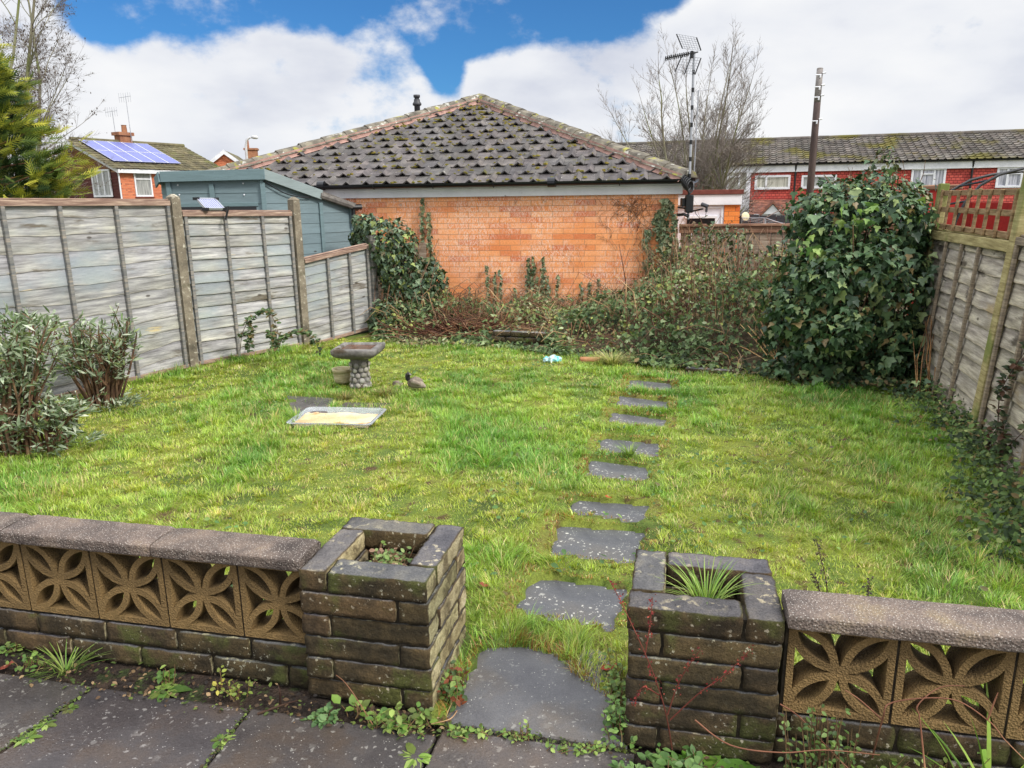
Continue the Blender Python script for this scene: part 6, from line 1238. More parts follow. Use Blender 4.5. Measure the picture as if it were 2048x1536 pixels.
# --- golden conifer at the left
def conifer(label, base, seed):
    root = thing('conifer', label, 'tree', base); rr = random.Random(seed); segs = [([(0, 0, 0), (.05, 0, 1.5), (0, 0, 3.2), (.05, 0, 4.9)], [.16, .13, .08, .03], (1, 1, 1))]; Pp = []; D = []; T = []; sz = []
    for k in range(230):
        h = rr.uniform(.7, 4.7); a = rr.uniform(0, 2 * pi); L = 1.95 * (1 - (h / 5.05) ** 2.2) * rr.uniform(.6, 1.1) + .12; p0 = Vector((0, 0, h)); pts = [p0]; 
        for j in range(1, 6): u = j / 5; pts.append(p0 + Vector((cos(a) * L * u, sin(a) * L * u, L * (.30 * u ** 1.6 - .06 * u) + rr.gauss(0, .02))))
        segs.append((pts, [.022, .018, .014, .010, .007, .004], (1, .9, .8)))
        for j in range(34):
            u = rr.uniform(.25, 1.04) ** .8; i = min(4, int(u * 5)); q = pts[i].lerp(pts[i + 1], min(1.05, u * 5 - i)); sp = .15 * (1.15 - u) + .05; q = q + Vector((rr.gauss(0, sp), rr.gauss(0, sp), rr.gauss(0, sp * .8))); Pp.append(tuple(q)); d = Vector((cos(a) + rr.gauss(0, .45), sin(a) + rr.gauss(0, .45), .45 + rr.gauss(0, .3))); D.append(tuple(d)); g = max(0, min(1, (u - .55) * 1.9 + rr.gauss(0, .22))); lo = np.array(S(52, 74, 40)); hi = np.array(S(176, 172, 66)); md = np.array(S(104, 122, 52)); c = lo * (1 - g * 2) + md * g * 2 if g < .5 else md * (2 - 2 * g) + hi * (2 * g - 1); T.append(c * rr.uniform(.8, 1.2)); sz.append(rr.uniform(.6, 1.25))
    fr = [(0, 0, 0), (0, 1, .05)]; V = []; F = []
    def blade(p, q, w):
        p = np.array(p); q = np.array(q); d = q - p; s_ = np.array([d[1], -d[0], 0]); s_ = s_ / (np.linalg.norm(s_) + 1e-9) * w; o_ = len(V); V.extend([tuple(p - s_), tuple(p + s_), tuple(q + s_ * .25), tuple(q - s_ * .25)]); F.append((o_, o_ + 1, o_ + 2, o_ + 3))
    blade((0, 0, 0), (0, 1, -.08), .045)
    for y in (.12, .28, .44, .6, .76):
        for s_ in (-1, 1): blade((0, y, 0), (s_ * .30 * (1.1 - y * .7), y + .30, -.03 + .05 * s_), .036)
    Pp = np.array(Pp); D = np.array(D); n = len(Pp); B = basis(np.cross(D, rand_unit(n)) + np.array([0, 0, .35]), D); obj_np('crown', scatter(V, F, Pp, B, .27 * np.array(sz), np.array(T)), m_con, root); obj_np('trunk', tubes_np(segs, 5), m_stem, root)
b_ = P(18, 400, 13.0); conifer('golden green conifer with feathery sprays behind the left fence', (b_.x - .55, 13.0, -.5), 3)
# --- bramble sprig against the left fence, and loose stems along it
def leafy_stems(name, label, cat, base, stems, leaf, size, cols, shape=(OVAL_V, OVAL_F), r_=.004, mat=None, every=.05, trip=True, stemtint=(1, 1, 1), group=None):
    base = Vector(base); root = thing(name, label, cat, base, 0, group); segs = []; Pp = []; D = []
    for pts in stems:
        pts = [Vector(p) - base for p in pts]; fine = []
        for i in range(len(pts) - 1):
            for k in range(5): u = k / 5; a = pts[max(i - 1, 0)]; b = pts[i]; c = pts[i + 1]; d = pts[min(i + 2, len(pts) - 1)]; fine.append(.5 * ((2 * b) + (c - a) * u + (2 * a - 5 * b + 4 * c - d) * u * u + (3 * b - a - 3 * c + d) * u ** 3))
        fine.append(pts[-1]); segs.append((fine, list(np.linspace(r_, r_ * .5, len(fine))), stemtint)); 
        L = sum((fine[i + 1] - fine[i]).length for i in range(len(fine) - 1)); nl = int(L / every * leaf)
        for _ in range(nl):
            i = random.randint(max(1, int(len(fine) * .2)), len(fine) - 1); p = fine[i]
            for t in range(3 if trip else 1): v = Vector(tuple(rand_unit(1)[0])); v.z = v.z * .4 + .1; Pp.append(tuple(p + v * size * .25)); D.append(tuple(v))
    obj_np('stems', tubes_np(segs, 4), m_cane, root)
    if Pp: Pp = np.array(Pp); D = np.array(D); n = len(Pp); B = basis(np.tile([[0, -.3, 1.0]], (n, 1)) + rand_unit(n) * .5, D); obj_np('leaves', scatter(shape[0], shape[1], Pp, B, size * rng.uniform(.6, 1.25, n), pal(n, cols, None, .15)), mat or m_leaf, root)
    return root
BC = [S(78, 100, 60), S(100, 122, 76), S(60, 78, 50), S(110, 96, 62)]
q = lambda x, y, Y: P(x, y, Y)
leafy_stems('bramble', 'small bramble arching in front of the middle fence panel', 'bramble', G(490, 705), [[G(480, 712), q(484, 670, 7.9), q(500, 640, 7.85), q(530, 622, 7.8), q(548, 640, 7.75), q(560, 680, 7.7)], [G(560, 705), q(563, 680, 7.6), q(590, 664, 7.6), q(622, 672, 7.7), q(640, 705, 7.8)], [G(500, 708), q(498, 680, 7.8), q(505, 655, 7.8)], [G(555, 704), q(548, 680, 7.7), q(540, 665, 7.7)]], 1.5, .055, BC)
leafy_stems('bramble', 'dark bramble with arching bare stems in front of the right hand grey panel', 'bramble', G(1985, 920), [[G(1985, 925), q(1995, 860, 4.55), q(2000, 790, 4.45), q(2025, 740, 4.4), q(2060, 690, 4.3)], [G(1990, 930), q(2010, 900, 4.4), q(2030, 880, 4.3), q(2060, 850, 4.2)], [G(1970, 915), q(1985, 870, 4.6), q(2005, 850, 4.6), q(2030, 860, 4.5)], [G(2010, 940), q(2012, 890, 4.4), q(2005, 845, 4.4)]], 2.2, .045, [S(58, 70, 50), S(84, 96, 62), S(96, 70, 56)], stemtint=(.6, .5, .5))
leafy_stems('wire', 'single loose dead stem trailing low across the right fence', 'dead stem', q(1890, 650, 6.4), [[q(1890, 715, 6.4), q(1930, 745, 5.6), q(1975, 775, 4.95), q(2045, 800, 4.5)]], 0, .02, BC, r_=.003)
# ground cover along the right fence and under the ivy
n = 4200; u = rng.random(n); w_ = np.abs(rng.normal(0, .15, n)) * (.5 + vnoise(u * 4, u * 0, .3, 61)); bx = 2.55 + (3.95 - 2.55) * u; by = np.interp(bx, [2.5, 2.95, 3.3, 3.7, 4.0], [3.1, 4.1, 5.05, 6.3, 6.9]); x = bx - w_ - .02; y = by - w_ * .15 + rng.normal(0, .05, n)
z = .015 + rng.random(n) ** 1.5 * (.06 + .16 * np.exp(-(w_ / .18) ** 2)); B = basis(rand_unit(n) * .6 + np.array([-.3, -.2, .8]), rand_unit(n)); o = obj_np('border_weeds', scatter(OVAL_V, OVAL_F, np.stack([x, y, z], -1), B, .034 * rng.uniform(.45, 1.5, n), pal(n, [S(74, 96, 54), S(98, 122, 66), S(54, 70, 44), S(116, 98, 62), S(136, 150, 90)], [.3, .28, .22, .1, .1], .2)), m_leaf); tag(o, 'low weeds and ivy leaves along the foot of the right fence', 'weeds', kind='stuff')
n = 1500; x = rng.uniform(2.3, 4.0, n); y = np.interp(x, [2.3, 2.8, 3.2, 4.0], [7.2, 6.75, 6.6, 6.1]) + rng.normal(0, .13, n); z = .01 + .12 * rng.random(n) ** 1.5; B = basis(rand_unit(n) * .6 + np.array([-.1, -.4, .8]), rand_unit(n)); o = obj_np('border_weeds', scatter(OVAL_V, OVAL_F, np.stack([x, y, z], -1), B, .05 * rng.uniform(.5, 1.3, n), pal(n, [S(70, 90, 58), S(96, 112, 72), S(52, 66, 46), S(112, 96, 66)], None, .2)), m_leaf); tag(o, 'low weeds in front of the dark ivy bush', 'weeds', kind='stuff')
# ================================================================ things on the lawn
m_bath = mottled('stained_cast_stone', [(.3, S(78, 76, 74)), (.5, S(118, 114, 110)), (.7, S(150, 146, 138))], 8, 7, .85, .7, 40, spots=[(S(72, 62, 48), 5, .52, .66), (S(176, 172, 160), 16, .6, .7)])
m_pebble = mottled('cast_pebbles', [(.3, S(120, 116, 108)), (.5, S(158, 152, 144)), (.7, S(184, 180, 170))], 12, 6, .85, .5, 60, spots=[(S(150, 136, 92), 5, .6, .7)])
bb = G(722, 776); bath = thing('bird_bath', 'square stone bird bath on a pebbled pedestal, with brown water in the bowl', 'bird bath', bb, R(-5)); bath.scale = (1.0, 1.0, 1.06)
# pedestal of cast pebbles
b = MB(); b.lathe([(.0, 0), (.105, 0), (.10, .02), (.085, .05), (.078, .10), (.074, .17), (.076, .225), (.092, .278), (.0, .278)], 20); ped = b.build('pedestal', m_bath, bath, True)
b = MB(); rr = random.Random(2)
for row, z in enumerate((.035, .082, .128, .174, .22)):
    for k in range(8):
        a = 2 * pi * (k + .5 * (row % 2)) / 8 + rr.uniform(-.08, .08); r0 = (.088, .082, .078, .077, .084)[row]; c = Vector((cos(a) * r0, sin(a) * r0, z + rr.uniform(-.005, .005))); su, sv = rr.uniform(.022, .03), rr.uniform(.02, .027); t = jit(.15); n1, n2 = 8, 4; vs = []; tv = Vector((-sin(a), cos(a), 0)); nv = Vector((cos(a), sin(a), 0))
        for i in range(n2 + 1):
            ph = pi / 2 * i / n2
            for j in range(n1): th = 2 * pi * j / n1; vs.append(c + tv * cos(th) * su * cos(ph) + Vector((0, 0, 1)) * sin(th) * sv * cos(ph) + nv * .017 * sin(ph))
        b.add(vs, [(i * n1 + j, i * n1 + (j + 1) % n1, (i + 1) * n1 + (j + 1) % n1, (i + 1) * n1 + j) for i in range(n2) for j in range(n1)], t)
b.build('pebbles', m_pebble, ped, True)
def sq(r_, cr, n=5):
    pts = []
    for (cx, cy, a0) in ((r_ - cr, r_ - cr, 0), (-r_ + cr, r_ - cr, pi / 2), (-r_ + cr, -r_ + cr, pi), (r_ - cr, -r_ + cr, 1.5 * pi)):
        for k in range(n): a = a0 + pi / 2 * k / (n - 1); pts.append((cx + cr * cos(a), cy + cr * sin(a)))
    return pts
def loft(b, rings, close=True):
    n = len(rings[0][0]); vs = []; 
    for pts, z in rings: vs += [Vector((p[0], p[1], z)) + MN.noise_vector(Vector((p[0] * 18, p[1] * 18, z * 18))) * .0035 for p in pts]
    fs = [(i * n + k, i * n + (k + 1) % n, (i + 1) * n + (k + 1) % n, (i + 1) * n + k) for i in range(len(rings) - 1) for k in range(n)]; fs += [tuple(reversed(range(n))), tuple((len(rings) - 1) * n + k for k in range(n))] if close else []
    b.add(vs, fs)
b = MB(); loft(b, [(sq(.085, .03), .272), (sq(.14, .03), .290), (sq(.186, .025), .312), (sq(.205, .022), .336), (sq(.208, .022), .366), (sq(.200, .018), .378), (sq(.158, .012), .380), (sq(.150, .012), .370), (sq(.142, .012), .345)]); b.build('bowl', m_bath, bath, True)
b = MB(); b.prism(sq(.150, .012), .352, .363); m_w = mottled('brown_water', [(.35, S(70, 44, 30)), (.6, S(104, 66, 44)), (.75, S(128, 90, 66))], 14, 5, .12, .06, spec=.5); b.build('water', m_w, bath)

p = G(686, 770); pot = thing('plant_pot', 'low cream ridged pot standing behind the bird bath pedestal', 'plant pot', p); pot.location.z = .03; b = MB(); b.lathe([(0, 0), (.072, 0), (.078, .02), (.082, .05), (.080, .056), (.085, .075), (.083, .082), (.088, .10), (.094, .102), (.097, .125), (.092, .135), (.082, .132), (.078, .09), (.0, .085)], 28)
b.v = [(x * (1 + .035 * MN.noise(Vector((x * 30, y * 30, z * 60)))), y * (1 + .035 * MN.noise(Vector((x * 30, y * 30, z * 60)))), z) for x, y, z in b.v]; b.build('body', mottled('cream_stone', [(.3, S(146, 134, 98)), (.5, S(186, 174, 136)), (.7, S(206, 198, 166))], 12, 6, .9, .6, stretch=(1, 1, 3)), pot, True)
# stone bird ornament: one continuous skinned body
p = G(824, 784); orn = thing('bird_ornament', 'weathered stone bird ornament with a dark head, in the grass by the bird bath', 'garden ornament', p + Vector((0, 0, .035)), 0); orn.scale = (1.25, 1.25, 1.25)
def skin_obj(name, chains, mat, parent, sub=2):
    vs = []; es = []; rad = []; idx = {}
    for ch in chains:
        prev = None
        for (pt, r_) in ch:
            key = tuple(round(c, 5) for c in pt)
            if key not in idx: idx[key] = len(vs); vs.append(pt); rad.append(r_)
            if prev is not None: es.append((prev, idx[key]))
            prev = idx[key]
    me = bpy.data.meshes.new(name); me.from_pydata(vs, es, []); o = link(name, me, mat, parent); s_ = o.modifiers.new('skin', 'SKIN')
    for i, r_ in enumerate(rad): me.skin_vertices[0].data[i].radius = (r_ if not isinstance(r_, tuple) else r_[0], r_ if not isinstance(r_, tuple) else r_[1])
    me.skin_vertices[0].data[0].use_root = True; s_.use_smooth_shade = True; d_ = o.modifiers.new('sub', 'SUBSURF'); d_.levels = sub; d_.render_levels = sub
    a = me.attributes.new('tint', 'FLOAT_COLOR', 'POINT'); a.data.foreach_set('color', np.ones(len(vs) * 4, dtype=np.float32)); return o
m_orn = mottled('weathered_ornament', tinted=False, stops= [(.3, S(88, 78, 68)), (.5, S(132, 120, 106)), (.7, S(168, 156, 140))], scale=18, bump=.6, bscale=60)
m_odark = mottled('dark_ornament', tinted=False, stops= [(.3, S(38, 38, 40)), (.7, S(70, 68, 66))], scale=18, bump=.5)
body = skin_obj('body', [[((-.03, 0, .045), .032), ((.01, -.01, .045), .042), ((.055, -.03, .042), .040), ((.09, -.05, .03), .020), ((.112, -.062, .022), .009)]], m_orn, orn)
skin_obj('head', [[((-.022, -.01, .06), .022), ((-.026, -.02, .09), .019), ((-.020, -.026, .115), .021), ((-.006, -.042, .117), .013)], ], m_odark, orn)
b = MB(); b.tube([(-.004, -.045, .116), (.008, -.06, .113)], [.009, .003], 6); b.build('beak', m_pebble, orn, True)
for s_, pts in ((1, [((-.012, -.035, .06), (.012, .02)), ((.03, -.06, .062), (.014, .022)), ((.075, -.078, .045), (.009, .013))]), (-1, [((.0, .028, .062), (.012, .02)), ((.045, .012, .066), (.014, .022)), ((.085, -.01, .05), (.009, .013))])): skin_obj('wing', [pts], m_orn, orn, 1)
p = G(795, 772); root = thing('stone', 'small rounded brown stone in the grass beside the bird ornament', 'stone', p); b = MB(); b.block(-.05, .05, -.04, .04, -.02, .055, .016, .008, 22, (.8, .75, .7), 4, rnd=.03); b.build('rock', m_orn, root, True)
# plastic tray of sand-coloured grit
m = Mat('clear_plastic'); m.p.inputs['Transmission Weight'].default_value = .75; m_plas = m.done(S(228, 233, 236), .25, None, .5); m.p.inputs['IOR'].default_value = 1.2
m_sand = mottled('wet_sand', [(.3, S(186, 152, 108)), (.5, S(216, 190, 146)), (.7, S(236, 218, 184))], 5, 7, .6, .7, 70, bdist=.012, spots=[(S(176, 122, 62), 3.4, .56, .66), (S(96, 78, 56), 42, .70, .73)])
trc = Vector((-1.40, 5.78, -.052)); tray = thing('plastic_tray', 'clear plastic storage tray filled with pale orange sand, lying in the lawn', 'tray', trc, R(-7))
def rr_(hx, hy, cr, n=5):
    pts = []
    for (cx, cy, a0) in ((hx - cr, hy - cr, 0), (-hx + cr, hy - cr, pi / 2), (-hx + cr, -hy + cr, pi), (hx - cr, -hy + cr, 1.5 * pi)):
        for k in range(n): a = a0 + pi / 2 * k / (n - 1); pts.append((cx + cr * cos(a), cy + cr * sin(a)))
    return pts
b = MB(); loft(b, [(rr_(.30, .20, .05), .0), (rr_(.325, .225, .05), .085), (rr_(.345, .245, .05), .088), (rr_(.345, .245, .05), .094), (rr_(.322, .222, .05), .094), (rr_(.297, .197, .05), .008), ], False); b.build('walls', m_plas, tray, True)
b = MB(); n1, n2 = 34, 24; base = []
for i in range(n1 + 1):
    for j in range(n2 + 1): x = -.315 + .63 * i / n1; y = -.215 + .42 * j / n2; b.v.append((x, y, .064 + .012 * MN.noise(Vector((x * 8, y * 8, 0))) + .005 * MN.noise(Vector((x * 30, y * 30, 0))) - .02 * max(0, (y - .13) / .1) ** 2)); b.t.append((1, 1, 1))
b.f = [(i * (n2 + 1) + j, (i + 1) * (n2 + 1) + j, (i + 1) * (n2 + 1) + j + 1, i * (n2 + 1) + j + 1) for i in range(n1) for j in range(n2)]; b.mi = [0] * len(b.f); b.build('sand', m_sand, tray, True)
slab_obj('paving_slab', 'dark wet slab in the lawn behind the left end of the plastic tray', [tuple(G(*p)[:2]) for p in ((572, 793), (668, 798), (655, 826), (590, 836))], .010, m_patio)
slab_obj('paving_slab', 'dark slab mostly sunk in grass at the left of the plastic tray', [tuple(G(*p)[:2]) for p in ((500, 830), (562, 825), (575, 842), (495, 850))], .008, m_patio)
slab_obj('paving_slab', 'gritty slab in the lawn between the bird bath and the plastic tray', [tuple(G(*p)[:2]) for p in ((690, 806), (800, 808), (778, 824), (672, 818))], .008, m_patio)
# carrier bag, brick, edging
p = G(1105, 726); m = Mat('thin_plastic_bag'); c = m.mix(m.mr(m.noise(16, 4), .46, .58), S(196, 220, 224), S(104, 204, 206)); m.p.inputs['Transmission Weight'].default_value = .15; m_bag = m.done(c, .3, m.bump(m.noise(40, 5), .6, .01), .5)
b = MB(); n1, n2 = 26, 16
for i in range(n1 + 1):
    for j in range(n2): u = i / n1; a = 2 * pi * j / n2; r0 = .052 * math.sin(pi * (.06 + .88 * u)) ** .55 * (1 + .55 * MN.noise(Vector((u * 7, cos(a) * 1.6, sin(a) * 1.6)))); b.v.append((-.10 + .20 * u, cos(a) * r0 * 1.1, max(.002, .035 + sin(a) * r0 * .85))); b.t.append((1, 1, 1))
b.f = [(i * n2 + j, i * n2 + (j + 1) % n2, (i + 1) * n2 + (j + 1) % n2, (i + 1) * n2 + j) for i in range(n1) for j in range(n2)]; b.mi = [0] * len(b.f); o = b.build('plastic_bag', m_bag); o.location = p; tag(o, 'crumpled white and turquoise plastic bag on the grass in front of the brambles', 'plastic bag')
p = G(1180, 724); b = MB(); b.block(-.11, .11, -.05, .05, -.01, .05, .02, .003, 20, rnd=.006); o = b.build('loose_brick', mottled('worn_brick', [(.3, S(150, 100, 68)), (.7, S(196, 146, 104))], 9, 6, .9, .5), None, True); o.location = p; o.rotation_euler = (0, 0, R(-6)); tag(o, 'single tan brick lying beside the pale grass tussock', 'brick')
def edging(label, a, b_, h, nrow):
    d = b_ - a; L = d.length; root = thing('brick_edging', label, 'edging', a, math.atan2(d.y, d.x)); b = MB(); k = 0
    for r_ in range(nrow):
        x = -.1 * (r_ % 2)
        while x < L: x1 = x + random.uniform(.2, .26); b.block(max(x, 0), min(x1 - .008, L), 0, .1, r_ * h + .003, (r_ + 1) * h - .004, .022, .005, 26, jit(.2), k, rnd=.008) if min(x1, L) - max(x, 0) > .05 else None; x = x1; k += 1
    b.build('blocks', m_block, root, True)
edging('low three course block edging in front of the twig pile', G(985, 694), G(1100, 700), .066, 3)
edging('nearly buried stone edging at the front of the brambles on the right', G(1370, 745), G(1475, 752), .05, 1)
# fallen leaves
m_dead = leafmat('dead_leaf', .7, .1, .2)
def dead_leaf(label, p, size, colr, rz, group=None):
    Pp = np.array([tuple(p)]); B = basis(np.array([[.3 * cos(rz), .3 * sin(rz), 1.0]]), np.array([[cos(rz), sin(rz), .1]])); V, F, T = scatter(IVY_V, IVY_F, Pp * 0, B, np.array([size]), np.array([colr])); o = obj_np('fallen_leaf', (V, F, T), m_dead); o.location = p; tag(o, label, 'leaf', group)
dead_leaf('brown fallen leaf on the lawn right of the stepping slabs', G(1775, 1005, .05), .075, S(150, 92, 54), 1.0)
dead_leaf('dark brown fallen leaf on the lawn in front of the right fence', G(1690, 880, .05), .07, S(88, 56, 48), 2.2)
dead_leaf('reddish brown leaf in the grass right of the left pier', G(962, 1170, .04), .05, S(134, 72, 52), .4)
dead_leaf('small russet leaf at the back edge of a stepping slab', G(1212, 993, .03), .04, S(170, 86, 50), .2)
dead_leaf('reddish leaf at the far end of the threshold slab beside the right pier', G(1222, 1338, .03), .07, S(150, 62, 44), 2.0)
dead_leaf('brown leaf on the bare soil at the bottom left corner', G(18, 1332, .01), .06, S(150, 80, 66), 2.9)

# ================================================================ small weeds on the patio and by the piers
GR = [S(112, 140, 62), S(88, 120, 56), S(140, 160, 84), S(96, 110, 52)]
m_weed = leafmat('weed_leaf', .5, .25, .35)
def rosette(label, p, r_, n, cols=GR, up=.35, shape=(LANCE_V, LANCE_F), wid=2.2, rings=2, cat='weed', name='weed', group=None):
    Pp = []; D = []; sz = []
    for k in range(n):
        a = 2.399 * k + random.uniform(-.3, .3); e_ = up * (1.3 - k / n) + random.uniform(-.05, .15); D.append((cos(a), sin(a), e_)); Pp.append((cos(a) * r_ * .08, sin(a) * r_ * .08, .004)); s_ = r_ * random.uniform(.6, 1.05) * (.55 + .45 * (1 - k / n)); sz.append((s_ * wid, s_, s_))
    Pp = np.array(Pp); D = np.array(D); B = basis(np.tile([[0, 0, 1.0]], (n, 1)) + rand_unit(n) * .12, D); o = obj_np(name, scatter(shape[0], shape[1], Pp, B, np.array(sz), pal(n, cols, None, .14)), m_weed); o.location = p; tag(o, label, cat, group); return o
def clump(label, p, rx, ry, h, n, size_, cols=GR, shape=(OVAL_V, OVAL_F), name='weed', cat='weed', stems=10):
    size = size_ * .78; h = h * .85; root = thing(name, label, cat, p); segs = []; Pp = []; D = []
    for k in range(stems):
        a = random.uniform(0, 2 * pi); q = Vector((cos(a) * rx * random.random(), sin(a) * ry * random.random(), 0)); t = q + Vector((random.uniform(-.5, .5) * rx, random.uniform(-.5, .5) * ry, h * random.uniform(.4, 1.1))); segs.append(([q, q.lerp(t, .5) + Vector((.004, 0, .004)), t], [.0022, .0018, .001], (1, 1.1, .8)))
        for j in range(max(1, n // stems)): u = random.uniform(.15, 1); c = q.lerp(t, u); v = Vector(tuple(rand_unit(1)[0])); v.z = abs(v.z) * .5; Pp.append(tuple(c + v * size * .3)); D.append(tuple(v))
    obj_np('stems', tubes_np(segs), m_cane, root); Pp = np.array(Pp); D = np.array(D); k = len(Pp); B = basis(np.tile([[0, -.25, 1.0]], (k, 1)) + rand_unit(k) * .45, D); obj_np('leaves', scatter(shape[0], shape[1], Pp, B, size * rng.uniform(.6, 1.3, k), pal(k, cols, None, .15)), m_weed, root); return root
def tuft(label, p, n, h, spread, cols, w=.006, name='grass_tuft', cat='grass tuft', lean=(0, 0)):
    V = []; F3 = []; F4 = []; T = []
    for k in range(n):
        a = random.uniform(0, 2 * pi); out = random.uniform(.15, 1) ** .7 * spread; L = h * random.uniform(.55, 1.1); d = Vector((cos(a), sin(a), 0)); s_ = Vector((-sin(a), cos(a), 0)); b0 = d * random.uniform(0, .25) * spread; c = pal(1, cols, None, .15)[0]; o = len(V); ns = 6
        for i in range(ns + 1): u = i / ns; q = b0 + d * out * u ** 1.5 * 1.1 + Vector((lean[0] * u, lean[1] * u, 0)) + Vector((0, 0, L * (u - .42 * (out / (spread + 1e-6)) * u * u))); ww = w * (1 - u) ** .6 * .5; V += [tuple(q - s_ * ww), tuple(q + s_ * ww)]; T += [c, c]
        for i in range(ns): F4.append((o + 2 * i, o + 2 * i + 1, o + 2 * i + 3, o + 2 * i + 2))
    o = obj_np(name, (np.array(V), [np.array(F4)], np.array(T)), m_weed); o.location = p; tag(o, label, cat); return o
rosette('leafy rosette weed at the foot of the wall, under the third flower block', G(333, 1382), .085, 17, up=.5)
clump('taller leafed sprout above the rosette at the foot of the wall', G(336, 1368), .03, .02, .09, 26, .035)
tuft('spreading tuft of grass at the foot of the long wall', G(133, 1345), 46, .13, .16, [S(120, 148, 66), S(150, 164, 90), S(96, 128, 54)], .006)
clump('small leafy weed left of the grass tuft at the foot of the wall', G(62, 1338), .05, .03, .06, 40, .028)
clump('small leafy weed at the left edge at the foot of the wall', G(32, 1302), .06, .03, .07, 40, .034)
clump('thin yellow green weed at the foot of the wall near the left pier', G(478, 1395), .06, .03, .08, 44, .022, [S(140, 150, 70), S(116, 134, 60)])
clump('single sprig by the soil edge between rosette and pier', G(436, 1380), .02, .02, .09, 14, .026, [S(168, 160, 72), S(140, 150, 70)], stems=4)
rosette('flat green rosette in the joint between two patio slabs', G(441, 1482), .060, 15, up=.25)
rosette('rosette in the left patio joint, middle of the three', G(92, 1450), .048, 14, up=.3); rosette('rosette in the left patio joint, nearest the corner', G(55, 1478), .055, 15, up=.3); rosette('rosette in the left patio joint, nearest the wall', G(138, 1420), .045, 13, [S(100, 124, 60), S(90, 92, 52)], up=.3)
clump('patch of round leaved weed in front of the left pier', G(640, 1443), .08, .03, .035, 70, .032, [S(84, 116, 70), S(106, 134, 84)])
clump('light green sprout in front of the left pier', G(715, 1432), .04, .02, .06, 18, .05)
clump('dense weed at the front right corner of the left pier', G(800, 1455), .12, .05, .075, 150, .034, stems=24); clump('weed growing beside the left pier at the edge of the gap', G(905, 1395), .04, .10, .10, 150, .030, [S(88, 116, 56), S(120, 140, 70), S(126, 70, 44), S(70, 94, 48)], stems=24)
clump('trailing weed along the joint in front of the threshold slab', G(930, 1472), .14, .02, .03, 70, .024); clump('weed sprig in the middle of the joint in front of the threshold slab', G(1040, 1482), .03, .015, .075, 46, .018); clump('trailing weed at the right end of the joint in front of the threshold slab', G(1145, 1505), .12, .02, .03, 60, .022)
clump('tangled weed in the left patio corner of the right pier', G(1240, 1470), .05, .10, .13, 240, .026, [S(96, 132, 62), S(128, 158, 84), S(76, 104, 52)], stems=36); clump('low weeds along the left side of the right pier', G(1228, 1380), .03, .10, .10, 150, .024, stems=24)
rosette('weed with ragged leaves at the very bottom edge left of the gap', G(830, 1515), .10, 16, up=.25)
rosette('large glossy dock leaves in front of the right pier', G(1405, 1556), .20, 9, [S(96, 140, 50), S(124, 164, 66)], .9, (OVAL_V, OVAL_F), .85, name='dock', cat='dock')
clump('round leaved ground weed in front of the right pier', G(1330, 1545), .16, .05, .07, 110, .042, [S(84, 116, 60), S(104, 134, 74)], stems=20)
clump('cleavers growing up in front of the short low wall', G(1630, 1578), .11, .05, .34, 300, .022, [S(86, 112, 54), S(114, 138, 72), S(66, 88, 46)], stems=40); clump('weeds at the foot of the short low wall', G(1770, 1600), .26, .05, .17, 240, .026, stems=36)
tuft('broad bladed grass clump at the bottom right corner', G(1980, 1640), 26, .42, .28, [S(120, 156, 58), S(148, 176, 76), S(96, 130, 50)], .016)
tuft('long grass growing inside the right pier', W(2.70, .12, .40), 90, .20, .15, [S(126, 156, 66), S(160, 182, 96), S(100, 134, 56)], .006)
clump('mat of leafy weeds inside the left pier', W(1.58, .18, .39), .12, .11, .10, 230, .028, [S(108, 132, 68), S(132, 150, 90), S(84, 108, 56), S(140, 110, 90)], stems=40)
rosette('withered pinkish rosette among the weeds inside the left pier', W(1.59, .15, .43), .09, 16, [S(176, 140, 116), S(150, 150, 96), S(196, 184, 140)], .9)
# dead stems and seed heads
def stalks(name, label, cat, base, paths, r_, tint, seed=None, seedcol=None, ss=.008, every=.012, mat=None):
    base = Vector(base); root = thing(name, label, cat, base); segs = []; Pp = []
    for pts in paths:
        pts = [Vector(p) - base for p in pts]; fine = []
        for i in range(len(pts) - 1):
            for k in range(6): u = k / 6; a = pts[max(i - 1, 0)]; b = pts[i]; c = pts[i + 1]; d = pts[min(i + 2, len(pts) - 1)]; fine.append(.5 * ((2 * b) + (c - a) * u + (2 * a - 5 * b + 4 * c - d) * u * u + (3 * b - a - 3 * c + d) * u ** 3))
        fine.append(pts[-1]); segs.append((fine, list(np.linspace(r_, r_ * .45, len(fine))), tint)); Pp = []
        if seed:
            for f in fine[int(len(fine) * seed):]:
                for _ in range(5): Pp.append(tuple(f + Vector((random.gauss(0, ss * .8), random.gauss(0, ss * .8), random.gauss(0, ss)))))
            Pp = np.array(Pp); n = len(Pp); obj_np('seed_head', scatter(OVAL_V, OVAL_F, Pp, basis(rand_unit(n), rand_unit(n)), ss * rng.uniform(.6, 1.3, n), pal(n, seedcol, None, .2)), m_dead, root)
    obj_np('stems', tubes_np(segs, 5), m_cane, root); return root
q = P
red = [S(126, 44, 44), S(96, 36, 38), S(150, 70, 56)]
stalks('dock_stalk', 'dark red dead dock stalk leaning across the front of the right pier', 'dead stalk', G(1330, 1500), [[G(1345, 1505), q(1330, 1420, 1.92), q(1300, 1330, 1.93), q(1250, 1220, 1.98), q(1222, 1165, 2.02)], [q(1340, 1440, 1.91), q(1400, 1385, 1.88), q(1450, 1350, 1.87), q(1500, 1300, 1.85)], [q(1335, 1430, 1.91), q(1360, 1360, 1.9), q(1400, 1300, 1.88)], [q(1318, 1390, 1.92), q(1285, 1375, 1.93), q(1268, 1410, 1.94)], [q(1290, 1310, 1.94), q(1300, 1250, 1.95), q(1305, 1195, 1.97)]], .0022, (1.0, .45, .45), .35, red, .0075)
